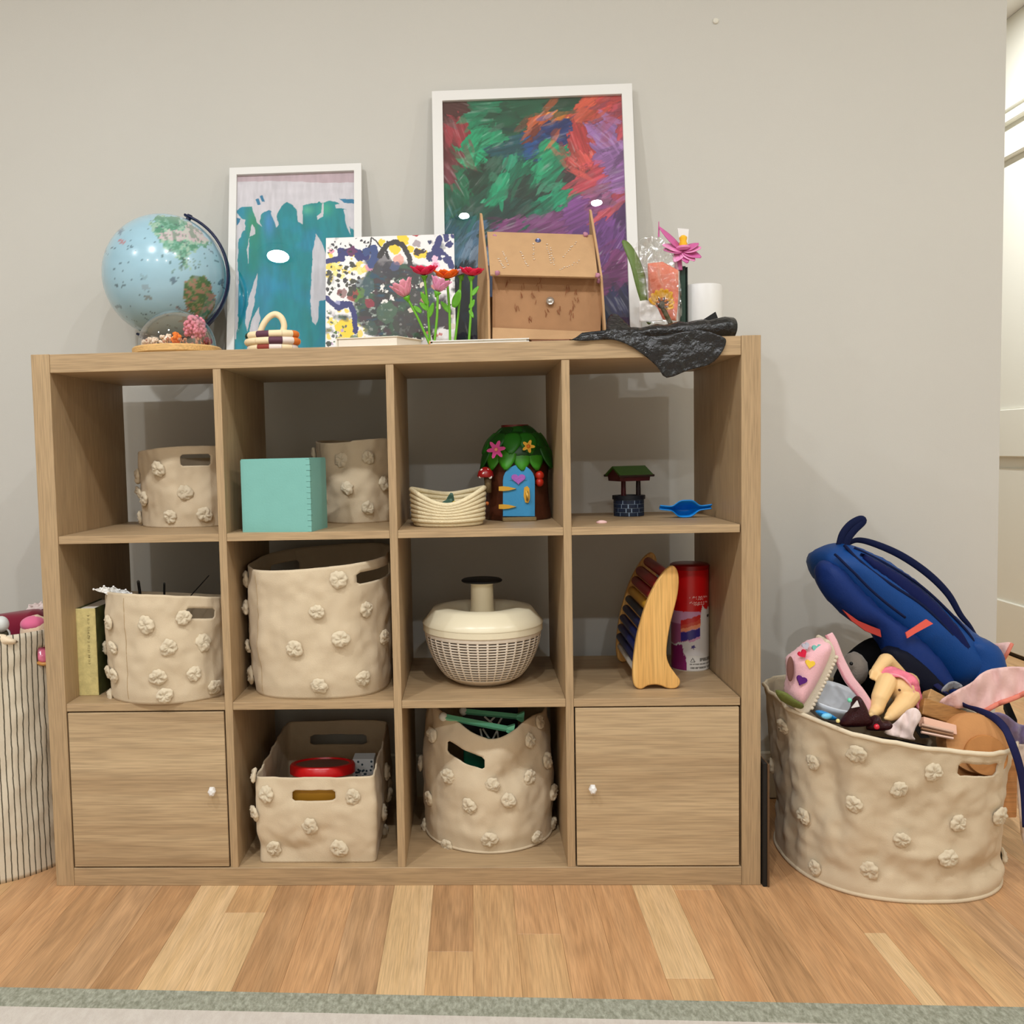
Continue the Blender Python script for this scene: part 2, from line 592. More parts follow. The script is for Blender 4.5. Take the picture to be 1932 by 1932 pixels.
spec[colof(0.19)] = [(-2.0, 'grey')]
spec[colof(0.10)] = [(-2.0, 'dark')]
spec[colof(0.02)] = [(-2.0, 'red')]
rr = random.Random(5)
for i in range(len(edges) - 1):
    x0, x1 = edges[i], edges[i + 1]
    end = WALL_Y - 0.014 if x1 < 2.2 else YB
    segs = spec.get(i) or [(-2.0, rr.choice(['mid', 'red', 'dark', 'grey', 'light'])), (rr.uniform(-0.6, 0.3), rr.choice(['mid', 'red', 'dark']))]
    if x1 >= 2.2:
        segs = segs + [(1.1 + rr.uniform(-.3, .3), 'mid'), (2.2 + rr.uniform(-.3, .3), 'light')]
    for k, (ya, tone) in enumerate(segs):
        yb = segs[k + 1][0] if k + 1 < len(segs) else end
        if yb > ya:
            put('floor_board', box(x0 + 0.00012, x1 - 0.00012, ya + 0.0002, yb - 0.0002, -0.008, 0.0, r=0.0004), T[tone], fl)

# ------------------------------------------------------------------ rug
def rugmat(name, c1, c2, sc):
    m, nt, b = newmat(name)
    tc = N(nt, 'ShaderNodeTexCoord')
    mp = N(nt, 'ShaderNodeMapping')
    mp.inputs['Scale'].default_value = (sc * 2.2, sc, 1)
    nt.links.new(tc.outputs['Object'], mp.inputs['Vector'])
    n = N(nt, 'ShaderNodeTexNoise', i_Scale=1.0, i_Detail=8.0, i_Roughness=0.75)
    nt.links.new(mp.outputs[0], n.inputs['Vector'])
    cr = N(nt, 'ShaderNodeValToRGB')
    cr.color_ramp.elements[0].position = 0.40
    cr.color_ramp.elements[1].position = 0.66
    cr.color_ramp.elements[0].color = (*lin(c1), 1)
    cr.color_ramp.elements[1].color = (*lin(c2), 1)
    nt.links.new(n.outputs[0], cr.inputs[0])
    nt.links.new(cr.outputs[0], b.inputs['Base Color'])
    b.inputs['Roughness'].default_value = 0.95
    b.inputs['Specular IOR Level'].default_value = 0.1
    n2 = N(nt, 'ShaderNodeTexNoise', i_Scale=900.0)
    nt.links.new(tc.outputs['Object'], n2.inputs['Vector'])
    bp = N(nt, 'ShaderNodeBump', i_Strength=0.5, i_Distance=0.002)
    nt.links.new(n2.outputs[0], bp.inputs['Height'])
    nt.links.new(bp.outputs[0], b.inputs['Normal'])
    return m
ang = math.atan2(-0.419 + 0.376, 1.744 - 0.075)
R0 = Vector((0.9, -0.376 + (0.9 - 0.075) * math.tan(ang), 0))
def rugp(x, y):
    return R0.x + x * math.cos(ang) - y * math.sin(ang), R0.y + x * math.sin(ang) + y * math.cos(ang)
def slab(x0, x1, y0, y1, z0, z1):
    c = [rugp(*p) for p in ((x0, y0), (x1, y0), (x1, y1), (x0, y1))]
    return [(a, b, z) for z in (z0, z1) for a, b in c], [(3, 2, 1, 0), (4, 5, 6, 7), (0, 1, 5, 4), (1, 2, 6, 5), (2, 3, 7, 6), (3, 0, 4, 7)]
rug = thing('rug', 'pale beige rug with a worn grey-green border along its edge', 'rug', (R0.x, R0.y - 0.9, 0))
M_rb = rugmat('rug_border', (130, 131, 114), (178, 178, 162), 60)
M_rf = rugmat('rug_field', (196, 186, 176), (208, 200, 190), 30)
bw = 0.052
put('border', join(slab(-1.9, 1.5, -bw, 0, 0, 0.007), slab(-1.9, 1.5, -2.4, -2.4 + bw, 0, 0.007),
                   slab(-1.9, -1.9 + bw, -2.4 + bw, -bw, 0, 0.007), slab(1.5 - bw, 1.5, -2.4 + bw, -bw, 0, 0.007)), M_rb, rug)
put('field', slab(-1.9 + bw, 1.5 - bw, -2.4 + bw, -bw, 0, 0.0068), M_rf, rug)

# ------------------------------------------------------------------ the shelving unit
CW, CD, CH = 1.466, 0.39, 1.113
P_, C_, T_ = 0.038, 0.335, 0.016
oakV = wood('oak_foil_vertical', (164, 136, 102), (190, 162, 124), 'Z', 1.0, 0.5, 0.55)
oakH = wood('oak_foil_horizontal', (164, 136, 102), (190, 162, 124), 'X', 1.0, 0.5, 0.55)
oakD = wood('oak_foil_door', (160, 132, 98), (204, 178, 140), 'X', 0.7, 0.5, 1.0)
su = thing('shelf_unit', 'oak cube shelving unit of twelve cubbies holding the bins and toys', 'shelf', (CW / 2, CD / 2, 0))
be = 0.0008
put('side_panel', box(0, P_, 0, CD, 0, CH, be), oakV, su)
put('side_panel', box(CW - P_, CW, 0, CD, 0, CH, be), oakV, su)
put('top_panel', box(P_ + 0.0004, CW - P_ - 0.0004, 0.0006, CD, CH - P_, CH - 0.0006, be), oakH, su)
put('bottom_panel', box(P_ + 0.0004, CW - P_ - 0.0004, 0.0006, CD, 0, P_, be), oakH, su)
XD = [P_ + C_ * (i + 1) + T_ * i for i in range(3)]
S1, S2, S3 = P_ + 2 * C_ + 2 * T_, P_ + C_ + T_, P_
for x in XD:
    put('divider', box(x, x + T_, 0.002, CD, P_, CH - P_, 0.0005), oakV, su)
XC = [P_] + [x + T_ for x in XD]
for c in range(4):
    for z in (S1, S2):
        put('shelf_board', box(XC[c] + 0.0003, XC[c] + C_ - 0.0003, 0.003, CD, z - T_, z, 0.0005), oakH, su)
for c, kx in ((0, 0.343), (3, 1.126)):
    d = put('door', box(XC[c] + 0.003, XC[c] + C_ - 0.003, 0.001, 0.017, P_ + 0.003, P_ + C_ - 0.003, 0.0008), oakD, su)
    kz = 0.2065
    put('knob', xf(lathe([(0.004, 0), (0.004, 0.006), (0.0085, 0.012), (0.0075, 0.018), (0.004, 0.021)], 6),
        Matrix.Translation((kx, 0.001, kz)) @ Matrix.Rotation(math.radians(90), 4, 'X') @ Matrix.Scale(1.25, 4, (0, 1, 0))), mat('knob_crystal', (235, 232, 228), 0.08, 0.9), d)
# dark board standing in the slot between unit and basket
db = thing('dark_board', 'thin dark brown board standing on edge beside the shelving unit', 'board', (1.476, 0.16, 0))
put('panel', box(1.4685, 1.4765, -0.008, 0.32, 0, 0.257, 0.001), mat('black_board', (22, 18, 14), 0.7), db)
put('edge_strip', box(1.4766, 1.4806, -0.010, 0.32, 0, 0.255, 0.001), mat('brown_board', (92, 66, 42), 0.6), db)
# ================================================================== on top of the unit
TOPZ = CH
M_frame = mat('frame_white', (232, 230, 226), 0.45, 0.4)
M_glass = clear('picture_glass', refl=0.03, edge=0.5)
M_back = mat('backing_board', (150, 120, 90), 0.8)
# ---- prints painted into vertex colours (flat artwork)
def c3(*c):
    return np.array(lin(c))
def lay(img, m, c, a=1.0):
    m = (m * a)[..., None] if m.dtype != bool else (m.astype(float) * a)[..., None]
    return img * (1 - m) + np.array(c) * m
def streak(X, Y, ang, sx, sy, off=0):
    ca, sa = np.cos(ang), np.sin(ang)
    return fbm((X * ca + Y * sa) / sx + off, (-X * sa + Y * ca) / sy + off * 1.7, 4)
def art_teal(X, Y):
    wx, wy = (fbm(X / 14, Y / 14) - .5) * 9, (fbm(X / 14 + 40, Y / 14) - .5) * 9
    XX, YY = X + wx, Y + wy
    n1, n2 = fbm(X / 60, Y / 60, 5), streak(X, Y, 1.45, 70, 12)
    img = np.ones(X.shape + (3,)) * c3(222, 218, 224)
    img = img * (0.94 + 0.12 * fbm(X / 30, Y / 9)[..., None])
    img = lay(img, (Y < 342 + 10 * (n1 - .3)), c3(196, 168, 176), .75)
    P = [(436, 700), (447, 620), (449, 560), (447, 500), (449, 440), (462, 436), (460, 415), (446, 398), (457, 392), (474, 390), (484, 420), (492, 428),
         (491, 416), (496, 405), (508, 394), (515, 400), (519, 416), (521, 422), (523, 404), (528, 390), (540, 382), (552, 388), (559, 402), (562, 412), (570, 405),
         (572, 388), (586, 384), (600, 382), (612, 384), (622, 379), (632, 377), (640, 382), (655, 396), (660, 430), (668, 436), (668, 700)]
    img = lay(img, inpoly(XX, YY, P), c3(0, 146, 158))
    P2 = [(436, 412), (456, 411), (446, 430), (436, 440)]
    img = lay(img, inpoly(XX, YY, P2), c3(30, 130, 170))
    blue = np.clip((fbm(X / 45 + 9, Y / 45 + 3) - .46) * 5, 0, 1)
    green = np.clip((n2 - .5) * 4, 0, 1)
    teal = inpoly(XX, YY, P)
    img = lay(img, teal * blue, c3(32, 150, 196), .55)
    img = lay(img, teal * green, c3(0, 128, 122), .5)
    for (x, y, rx, ry, c, a) in [(478, 420, 16, 34, (60, 160, 110), .8), (508, 420, 11, 26, (70, 150, 205), .9), (480, 480, 14, 60, (10, 140, 110), .6), (580, 396, 12, 9, (90, 190, 160), .8),
                                 (615, 394, 14, 14, (70, 190, 150), .7), (500, 560, 14, 60, (60, 160, 205), .5), (655, 480, 12, 80, (0, 130, 150), .4), (575, 560, 10, 90, (0, 125, 120), .4)]:
        g = np.exp(-((X - x) / rx) ** 2 - ((Y - y) / ry) ** 2)
        img = lay(img, g * teal, c3(*c), a)
    for P3 in [[(596, 440), (606, 455), (616, 480), (618, 565), (602, 567), (600, 600), (595, 612), (588, 606), (585, 570), (588, 520), (590, 470)],
               [(474, 422), (480, 430), (481, 442), (470, 446), (468, 500), (466, 470)], [(486, 512), (484, 540), (478, 580), (466, 625), (462, 610), (470, 560), (480, 530)],
               [(489, 580), (491, 600), (482, 650), (466, 640), (476, 600)], [(463, 415), (455, 445), (438, 470), (440, 440), (456, 415)], [(440, 455), (449, 440), (450, 560), (446, 640), (438, 640)],
               [(517, 400), (526, 424), (521, 430), (511, 400)], [(560, 400), (571, 396), (571, 424), (563, 418)], [(607, 384), (611, 384), (610, 408), (600, 416), (598, 408), (606, 402)],
               [(633, 386), (668, 384), (668, 396), (634, 394)], [(648, 396), (656, 396), (661, 444), (655, 430)]]:
        img = lay(img, inpoly(X + wx * .5, Y + wy * .5, P3), c3(218, 216, 222))
    for P4 in [[(482, 376), (488, 374), (492, 386), (486, 387)], [(490, 370), (495, 368), (500, 381), (494, 380)], [(640, 375), (668, 376), (668, 384), (650, 383)]]:
        img = lay(img, inpoly(X, Y, P4), c3(40, 130, 170))
    img = img * (0.86 + 0.28 * fbm(X / 5, Y / 22))[..., None]
    return img
def art_swirl(X, Y):
    """layers of palette-knife strokes: colour picked from scattered centres, smeared along each centre's direction"""
    W0 = [  # x, y, colour, angle (deg), strength
        (860, 240, (150, 50, 62), 70, 1), (850, 290, (104, 40, 46), 60, 1), (845, 205, (72, 34, 34), 20, .9), (850, 330, (110, 48, 60), 55, .8),
        (900, 265, (10, 150, 104), -50, 1), (885, 300, (12, 160, 112), 30, .9), (930, 255, (24, 140, 100), -30, 1), (905, 215, (12, 112, 80), -5, 1), (1000, 205, (14, 84, 60), -12, 1.1),
        (950, 230, (16, 78, 58), -10, 1), (1060, 190, (10, 66, 48), -8, 1), (1030, 235, (200, 96, 52), -42, .9), (1050, 222, (232, 140, 50), -45, .8), (1010, 255, (120, 50, 36), -35, .6), (1100, 205, (206, 88, 66), -35, 1.1), (1150, 195, (190, 66, 66), -25, 1.1),
        (1170, 190, (170, 70, 84), -20, 1), (960, 275, (18, 78, 88), -10, 1), (1010, 270, (20, 72, 130), -15, .9), (1050, 258, (26, 50, 110), -20, .8),
        (1090, 270, (184, 60, 66), 70, 1), (1095, 300, (206, 84, 80), 60, .9), (1080, 315, (180, 76, 72), 40, .7), (1150, 260, (150, 108, 166), 40, 1.1), (1170, 300, (146, 102, 160), -30, 1), (1140, 230, (150, 70, 96), -30, .8), (1180, 240, (190, 74, 92), -60, .7),
        (1020, 300, (24, 158, 112), -38, 1.1), (1040, 320, (18, 132, 98), -35, 1), (985, 330, (12, 110, 84), -60, 1), (960, 300, (22, 140, 108), -70, .8), (945, 360, (16, 150, 108), -60, .9), (900, 340, (26, 62, 50), -50, 1.1),
        (930, 320, (20, 80, 62), -55, 1), (870, 360, (16, 110, 76), 60, 1), (855, 390, (18, 92, 70), 70, 1), (900, 390, (18, 76, 62), -40, 1), (1000, 360, (30, 60, 54), -30, 1.1), (1070, 340, (56, 50, 56), -40, .9), (1045, 375, (14, 140, 104), -38, .9),
        (1010, 400, (20, 100, 80), -35, .9), (980, 395, (26, 72, 66), -32, 1), (940, 410, (22, 62, 60), -30, 1), (870, 420, (30, 96, 96), -60, .9), (1110, 350, (186, 70, 86), -25, 1), (1130, 380, (150, 84, 128), -25, 1), (1165, 345, (146, 98, 160), -20, 1.1),
        (1160, 390, (186, 74, 92), -40, .9), (1100, 400, (124, 70, 136), -28, 1.1), (1040, 425, (120, 64, 116), -22, .9), (960, 425, (118, 58, 110), -20, .8), (1150, 440, (112, 64, 132), -60, 1.1), (1175, 420, (90, 54, 110), -70, 1), (1120, 470, (104, 60, 126), -40, 1.1),
        (1170, 490, (126, 58, 116), -50, 1), (1150, 520, (104, 46, 100), -20, 1), (1080, 500, (84, 60, 130), -30, 1), (1000, 480, (92, 56, 120), -20, 1), (1170, 570, (32, 38, 76), 60, 1.2), (1180, 620, (40, 32, 66), 80, 1), (1150, 600, (44, 50, 70), 60, 1.1),
        (880, 450, (70, 104, 130), -60, 1), (860, 470, (64, 112, 138), -70, 1), (895, 490, (120, 140, 160), -60, .6), (850, 430, (26, 84, 100), -60, .8), (880, 560, (14, 40, 54), 80, 1.2), (860, 610, (18, 44, 60), 80, 1), (930, 560, (30, 50, 80), 60, 1), (1030, 570, (70, 50, 100), 20, 1)]
    out = np.zeros(X.shape + (3,))
    wx, wy = (fbm(X / 38, Y / 38) - .5) * 46, (fbm(X / 38 + 50, Y / 38 + 20) - .5) * 46
    best = np.full(X.shape, 1e9)
    sec = np.full(X.shape, 1e9)
    col = np.zeros(X.shape + (3,))
    light = np.zeros(X.shape)
    for k, (x, y, c, a, s) in enumerate(W0):
        a = math.radians(a)
        dx, dy = X + wx - x, Y + wy - y
        u, v = dx * math.cos(a) + dy * math.sin(a), -dx * math.sin(a) + dy * math.cos(a)
        jag = (streak(X, Y, a, 34, 4, k * .37) - .5) * 26
        d = np.hypot(u / 1.9, v) / s + jag
        st = streak(X, Y, a, 46, 3.2, k * .61)
        m = d < best
        sec = np.where(m, best, np.minimum(sec, d))
        best = np.where(m, d, best)
        col = np.where(m[..., None], c3(*c), col)
        light = np.where(m, st, light)
    k = 0.75 + 1.0 * np.clip((light - .25) * 1.5, 0, 1.2)
    img = col * k[..., None]
    # second coat: many short knife strokes picking up the local colour
    R = random.Random(21)
    cs = np.array([c3(*q[2]) for q in W0])
    for _ in range(340):
        k = R.randrange(len(W0))
        x, y, c, a, s = W0[k]
        x, y, a = x + R.gauss(0, 16), y + R.gauss(0, 16), math.radians(a + R.gauss(0, 12))
        L, w = R.uniform(9, 32), R.uniform(2.5, 9)
        sel = np.where((np.abs(X - x) < L + 4) & (np.abs(Y - y) < L + 4))[0]
        if not len(sel):
            continue
        dx, dy = X[sel] - x, Y[sel] - y
        bend = R.uniform(-.012, .012)
        u, v = dx * math.cos(a) + dy * math.sin(a), -dx * math.sin(a) + dy * math.cos(a)
        v = v - bend * u * u
        e = (u / L) ** 2 + (v / w) ** 2 + (streak(X[sel], Y[sel], a, 18, 2.2, _ * .31) - .5) * 1.6
        al = np.clip((1 - e) * 2.5, 0, 1) * R.uniform(.3, .8)
        cc = np.clip(cs[k] * R.choice([.5, .8, 1.0, 1.3, 1.6]) + R.choice([0, 0, 0, .06]), 0, 1)
        img[sel] = img[sel] * (1 - al[:, None]) + cc * al[:, None]
    hi = np.clip((light - .62) * 5, 0, 1) * np.clip((fbm(X / 30 + 7, Y / 30) - .45) * 6, 0, 1)
    img = lay(img, hi, c3(196, 200, 200), .38)
    gap = np.clip(1 - (sec - best) / 2.2, 0, 1)
    img = img * (1 - .45 * gap[..., None])
    return img
def art_splat(X, Y):
    R = random.Random(11)
    wx, wy = (fbm(X / 5, Y / 5) - .5) * 7, (fbm(X / 5 + 30, Y / 5) - .5) * 7
    XX, YY = X + wx, Y + wy
    img = np.ones(X.shape + (3,)) * c3(238, 234, 232)
    def blob(x, y, r, c, a=1.0, ry=None):
        nonlocal img
        img = lay(img, (np.hypot((XX - x) / r, (YY - y) / (ry or r)) < 1), c3(*c), a)
    def line(P, w, c, a=1.0):
        nonlocal img
        img = lay(img, segd(X + wx * .6, Y + wy * .6, P) < w, c3(*c), a)
    yel = (238, 208, 70)
    for _ in range(70):
        blob(R.uniform(618, 690), R.gauss(505, 14) if R.random() < .5 else R.gauss(620, 22), R.uniform(2, 7), yel if R.random() < .7 else (240, 226, 130), .9)
    for x, y, r in [(655, 625, 12), (640, 618, 9), (650, 610, 10), (665, 615, 8), (700, 492, 9), (745, 470, 10), (762, 453, 10), (735, 462, 6), (790, 478, 9), (775, 470, 7), (757, 448, 9), (720, 458, 6), (800, 480, 7), (668, 562, 6)]:
        blob(x, y, r, (246, 208, 40))
    # the dark tangled heart of the canvas
    m = fbm(X / 26 + 5, Y / 26 + 9, 5)
    core = np.exp(-(((X - 752) / 76) ** 2 + ((Y - 570) / 76) ** 2) ** 2.2)
    band = np.clip((core - .18 + (m - .5) * 1.0) * 5, 0, 1)
    img = lay(img, band, c3(42, 43, 36))
    img = lay(img, band * np.clip((fbm(X / 14, Y / 14 + 70) - .45) * 6, 0, 1), c3(52, 84, 56))
    img = lay(img, band * np.clip((fbm(X / 12 + 20, Y / 12 + 40) - .55) * 6, 0, 1), c3(64, 44, 46))
    img = lay(img, band * np.clip((fbm(X / 18 + 60, Y / 9 + 10) - .6) * 7, 0, 1), c3(30, 66, 84))
    img = lay(img, band * np.clip((fbm(X / 7 + 90, Y / 7) - .66) * 9, 0, 1), c3(150, 160, 150))
    img = lay(img, ((core > .2) & (fbm(X / 9 + 3, Y / 9 + 55) > .72)), c3(234, 230, 224))
    br = np.exp(-((X - 830) / 26) ** 2 - ((Y - 590) / 50) ** 2)
    img = lay(img, np.clip((br - .35 + (m - .5)) * 4, 0, 1), c3(46, 26, 28))
    for x, y, r, c in [(720, 500, 22, (62, 54, 62)), (738, 508, 16, (48, 44, 50)), (700, 485, 14, (40, 66, 120)), (688, 540, 18, (56, 84, 90)), (676, 552, 12, (88, 120, 40)), (668, 556, 13, (84, 130, 30)), (667, 554, 10, (150, 30, 40)), (664, 560, 9, (150, 34, 44)),
                       (645, 553, 9, (120, 48, 36)), (697, 572, 9, (150, 36, 54)), (640, 552, 5, (110, 40, 36)), (730, 590, 20, (70, 96, 70)), (765, 610, 24, (58, 52, 44)), (700, 620, 14, (56, 76, 60)), (785, 560, 14, (60, 44, 44)), (696, 505, 7, (222, 136, 170)), (752, 490, 10, (228, 150, 130)),
                       (745, 502, 9, (70, 80, 120)), (668, 640, 9, (60, 100, 50))]:
        blob(x, y, r, c, .8)
    nav = (36, 36, 104)
    line([(614, 493), (640, 489), (646, 478), (660, 472)], 5, nav)
    line([(644, 474), (645, 488)], 7, nav)
    line([(655, 476), (668, 474), (690, 484)], 7, nav)
    blob(664, 474, 9, (96, 30, 84)); blob(678, 483, 9, nav); blob(688, 482, 6, nav)
    line([(690, 476), (706, 468), (708, 480), (700, 500)], 7, (46, 66, 120))
    line([(616, 562), (626, 572), (634, 578), (648, 572), (660, 574), (668, 590), (671, 625)], 5, nav)
    blob(636, 572, 5, (150, 150, 190)); line([(630, 575), (640, 582), (655, 574)], 5, nav)
    line([(829, 450), (826, 462), (820, 472)], 6, nav); line([(820, 472), (832, 476), (846, 490), (852, 502)], 6, nav)
    blob(812, 484, 9, (36, 40, 96)); blob(828, 478, 12, nav); blob(842, 488, 8, nav); line([(842, 438), (842, 452)], 5, nav); blob(848, 462, 6, nav); blob(854, 446, 4, nav); blob(842, 462, 4, nav); blob(810, 457, 4, (50, 50, 90)); blob(835, 484, 3, (238, 234, 232))
    line([(716, 484), (724, 470), (733, 460), (745, 457), (757, 460), (766, 472), (772, 486), (774, 500)], 5, (44, 34, 28))
    line([(697, 466), (701, 448), (706, 450), (722, 470), (733, 488)], 1.3, (40, 34, 30)); line([(728, 470), (732, 486)], 2, (40, 34, 30))
    blob(784, 442, 8, (176, 44, 44), 1, 5); blob(790, 438, 6, (176, 44, 44)); blob(786, 460, 7, (170, 156, 160)); blob(625, 475, 4.5, (226, 150, 170)); blob(820, 488, 5, (244, 190, 214)); blob(822, 500, 8, (244, 190, 214)); blob(821, 499, 4, (220, 120, 150))
    blob(788, 476, 6, (60, 40, 24)); blob(798, 474, 5, (60, 40, 24)); blob(620, 648, 6, (64, 66, 50), 1, 4)
    for _ in range(26):
        blob(R.uniform(617, 700), R.uniform(450, 478), R.uniform(.8, 3), (46, 40, 44))
    for _ in range(46):
        blob(R.uniform(617, 680), R.uniform(496, 560), R.uniform(1.2, 5), R.choice([(52, 54, 32), (60, 58, 40), (46, 40, 40)]))
    for _ in range(26):
        blob(R.uniform(617, 660), R.uniform(585, 650), R.uniform(.8, 3), R.choice([(90, 90, 90), (80, 110, 50), (190, 160, 190)]))
    for _ in range(30):
        blob(R.uniform(770, 856), R.uniform(520, 640), R.uniform(1.2, 6), R.choice([(220, 206, 190), (40, 26, 24), (200, 120, 110), (60, 40, 34), (30, 50, 50)]))
    return img
def plane_of(P0, P1, P3):
    """rectangle: bottom-left, bottom-right, top-left -> (origin, unit u, unit v, w, h, normal towards the room)"""
    P0, P1, P3 = Vector(P0), Vector(P1), Vector(P3)
    u = P1 - P0
    wd = u.length
    u.normalize()
    v = P3 - P0
    v -= u * v.dot(u)
    h = v.length
    v.normalize()
    return P0, u, v, wd, h, u.cross(v)
def picture(name, label, P0, P1, P3, fw, th, art, step, mat_glass=True):
    O, u, v, w, h, n = plane_of(P0, P1, P3)
    O = O + Vector((0, 0, th * abs(n.z) + .0005))
    t = thing(name, label, 'picture', O + u * w / 2, 'framed paintings leaning on the wall')
    def B(a0, a1, b0, b1, c0, c1):
        q = [O + u * a + v * b + n * c for c in (c0, c1) for a, b in ((a0, b0), (a1, b0), (a1, b1), (a0, b1))]
        return q, [(3, 2, 1, 0), (4, 5, 6, 7), (0, 1, 5, 4), (1, 2, 6, 5), (2, 3, 7, 6), (3, 0, 4, 7)]
    put('frame', join(B(0, fw, 0, h, -th, 0), B(w - fw, w, 0, h, -th, 0), B(fw, w - fw, 0, fw, -th, 0), B(fw, w - fw, h - fw, h, -th, 0)), M_frame, t)
    put('backing', B(fw * .5, w - fw * .5, fw * .5, h - fw * .5, -th + .002, -th + .004), M_back, t)
    nu, nv = int((w - 2 * fw) / step), int((h - 2 * fw) / step)
    g = grid(nu, nv, lambda a, b: O + u * (fw + a * (w - 2 * fw)) + v * (fw + b * (h - 2 * fw)) - n * 0.009)
    pr = put('print', g, attr_mat('print_paper', 0.6, 0.3), t)
    px = np.array([proj(p) for p in g[0]])
    colour(pr, np.clip(art(px[:, 0], px[:, 1]), 0, 1))
    put('glazing', B(fw, w - fw, fw, h - fw, -.006, -.005), M_glass, t)
    return t
ftop = WALL_Y - 0.014
# small teal painting
p0, p1, p3 = aty(425, 640, 0.352), aty(681.5, 632, 0.352), aty(422, 320, ftop - 0.012)
p0.z = p1.z = TOPZ
picture('framed_painting', 'teal and white dripped painting in a white frame behind the globe', p0, p1, p3, 0.018, 0.018, art_teal, 0.0012)
# large swirled painting
p0, p1, p3 = aty(822, 640, 0.345), aty(1211, 632, 0.345), aty(811, 175, ftop - 0.012)
p0.z = p1.z = TOPZ
picture('framed_painting', 'largest framed painting of green, purple and red strokes leaning on the wall', p0, p1, p3, 0.025, 0.02, art_swirl, 0.0014)
# unframed splatter canvas
p0, p1, p3 = aty(613, 652, 0.262), aty(860, 645, 0.262), aty(617, 449, 0.325)
p0.z = p1.z = TOPZ
O, u, v, w, h, n = plane_of(p0, p1, p3)
cv = thing('splatter_canvas', 'unframed white canvas spattered with dark, yellow and navy paint', 'picture', O + u * w / 2)
def Bq(a0, a1, b0, b1, c0, c1):
    q = [O + u * a + v * b + n * c for c in (c0, c1) for a, b in ((a0, b0), (a1, b0), (a1, b1), (a0, b1))]
    return q, [(3, 2, 1, 0), (4, 5, 6, 7), (0, 1, 5, 4), (1, 2, 6, 5), (2, 3, 7, 6), (3, 0, 4, 7)]
put('canvas_panel', Bq(0, w, 0, h, -.012, -.0004), mat('canvas_edge', (232, 228, 222), 0.8), cv)
g = grid(int(w / .0011), int(h / .0011), lambda a, b: O + u * (a * w) + v * (b * h))
pr = put('paint', g, attr_mat('print_paint', 0.4, 0.4), cv)
px = np.array([proj(p) for p in g[0]])
colour(pr, np.clip(art_splat(px[:, 0], px[:, 1]), 0, 1))

# ---- globe
GY = 0.31
gc = aty(312, 522, GY)
GR = 106.5 / FPX * (Vector(gc) - CAM_P).length * 0.998
gl = thing('globe', 'pale blue desk globe with a navy arm at the left end of the top', 'globe', (gc.x, gc.y, TOPZ))
g = ball(gc, GR, 220, 130)
go = put('sphere', g, attr_mat('globe_print', 0.22, 0.5, coat=0.6), gl, smooth=True)
V = np.array(g[0])
# local map coordinates: right vector / up vector of the face turned to the room, in crop units (radius 410)
fv = (CAM_P - gc).normalized()
rv = Vector((0, 0, 1)).cross(fv).normalized()
uv_ = fv.cross(rv)
D = (V - np.array(gc)) / GR
a, b, f = D @ np.array(rv), D @ np.array(uv_), D @ np.array(fv)
X, Y = 510 + a * 410, 549 - b * 410
wx, wy = (fbm(X / 16, Y / 16) - .5) * 44, (fbm(X / 16 + 40, Y / 16) - .5) * 44
XX, YY = X + wx, Y + wy
img = np.ones((len(V), 3)) * c3(160, 198, 214)
img *= (0.95 + .1 * fbm(X / 90, Y / 40))[:, None]
front = f > -0.1
NA = [(480, 150), (520, 165), (600, 160), (680, 200), (740, 240), (790, 290), (812, 340), (790, 330), (770, 355), (730, 350), (700, 380), (672, 392), (655, 420), (640, 440), (655, 470), (665, 500), (630, 480), (600, 440), (560, 400), (520, 390), (490, 330), (455, 280), (430, 240), (420, 210), (455, 200)]
SA = [(640, 560), (680, 530), (720, 535), (780, 560), (800, 610), (830, 690), (820, 720), (790, 770), (760, 830), (700, 800), (640, 760), (620, 700), (610, 620)]
land = inpoly(XX, YY, NA) & front
land2 = inpoly(XX, YY, SA) & front
n1 = fbm(X / 22 + 4, Y / 22 + 8, 4)
img = lay(img, land, c3(112, 168, 140), .9)
img = lay(img, land & (XX + .5 * YY > 640 + 120 * (YY < 260)) & (YY < 320), c3(206, 184, 190), .9)
img = lay(img, land & (n1 > .56), c3(70, 130, 100), .6)
img = lay(img, land & (n1 < .4), c3(190, 210, 190), .5)
img = lay(img, land2, c3(120, 140, 90), .95)
img = lay(img, land2 & (n1 > .52), c3(176, 124, 110), .8)
img = lay(img, land2 & (n1 < .42), c3(70, 110, 70), .8)
img = lay(img, inpoly(XX, YY, [(560, 740), (640, 760), (700, 800), (690, 860), (600, 850)]) & front & (n1 > .45), c3(150, 130, 126), .8)
Rg = random.Random(4)
for _ in range(105):
    x, y = Rg.uniform(110, 900), Rg.uniform(190, 880)
    L, ang = Rg.uniform(6, 40), math.radians(Rg.gauss(18, 12))
    dd = segd(X, Y, [(x, y), (x + L * math.cos(ang), y + L * math.sin(ang))])
    img = lay(img, (dd < Rg.choice([1.6, 2.0, 3.4])) & front & (fbm(X / 4, Y / 4) > .4), c3(70, 90, 100), .8)
for _ in range(46):
    x, y = Rg.gauss(640, 55), Rg.gauss(450, 60)
    img = lay(img, (np.hypot(XX - x, (YY - y) * 1.8) < Rg.uniform(5, 13)) & front, c3(*Rg.choice([(60, 90, 90), (90, 120, 110), (120, 150, 140)])), .8)
for x, y, c in [(250, 330, (190, 110, 110)), (235, 275, (70, 100, 130)), (555, 570, (70, 90, 110)), (395, 680, (120, 120, 110)), (380, 560, (140, 170, 180)), (390, 620, (140, 160, 170)), (860, 575, (60, 90, 110)), (205, 750, (80, 100, 110))]:
    img = lay(img, (np.hypot(XX - x, (YY - y) * 1.2) < 20) & front, c3(*c), .7)
back = ~front
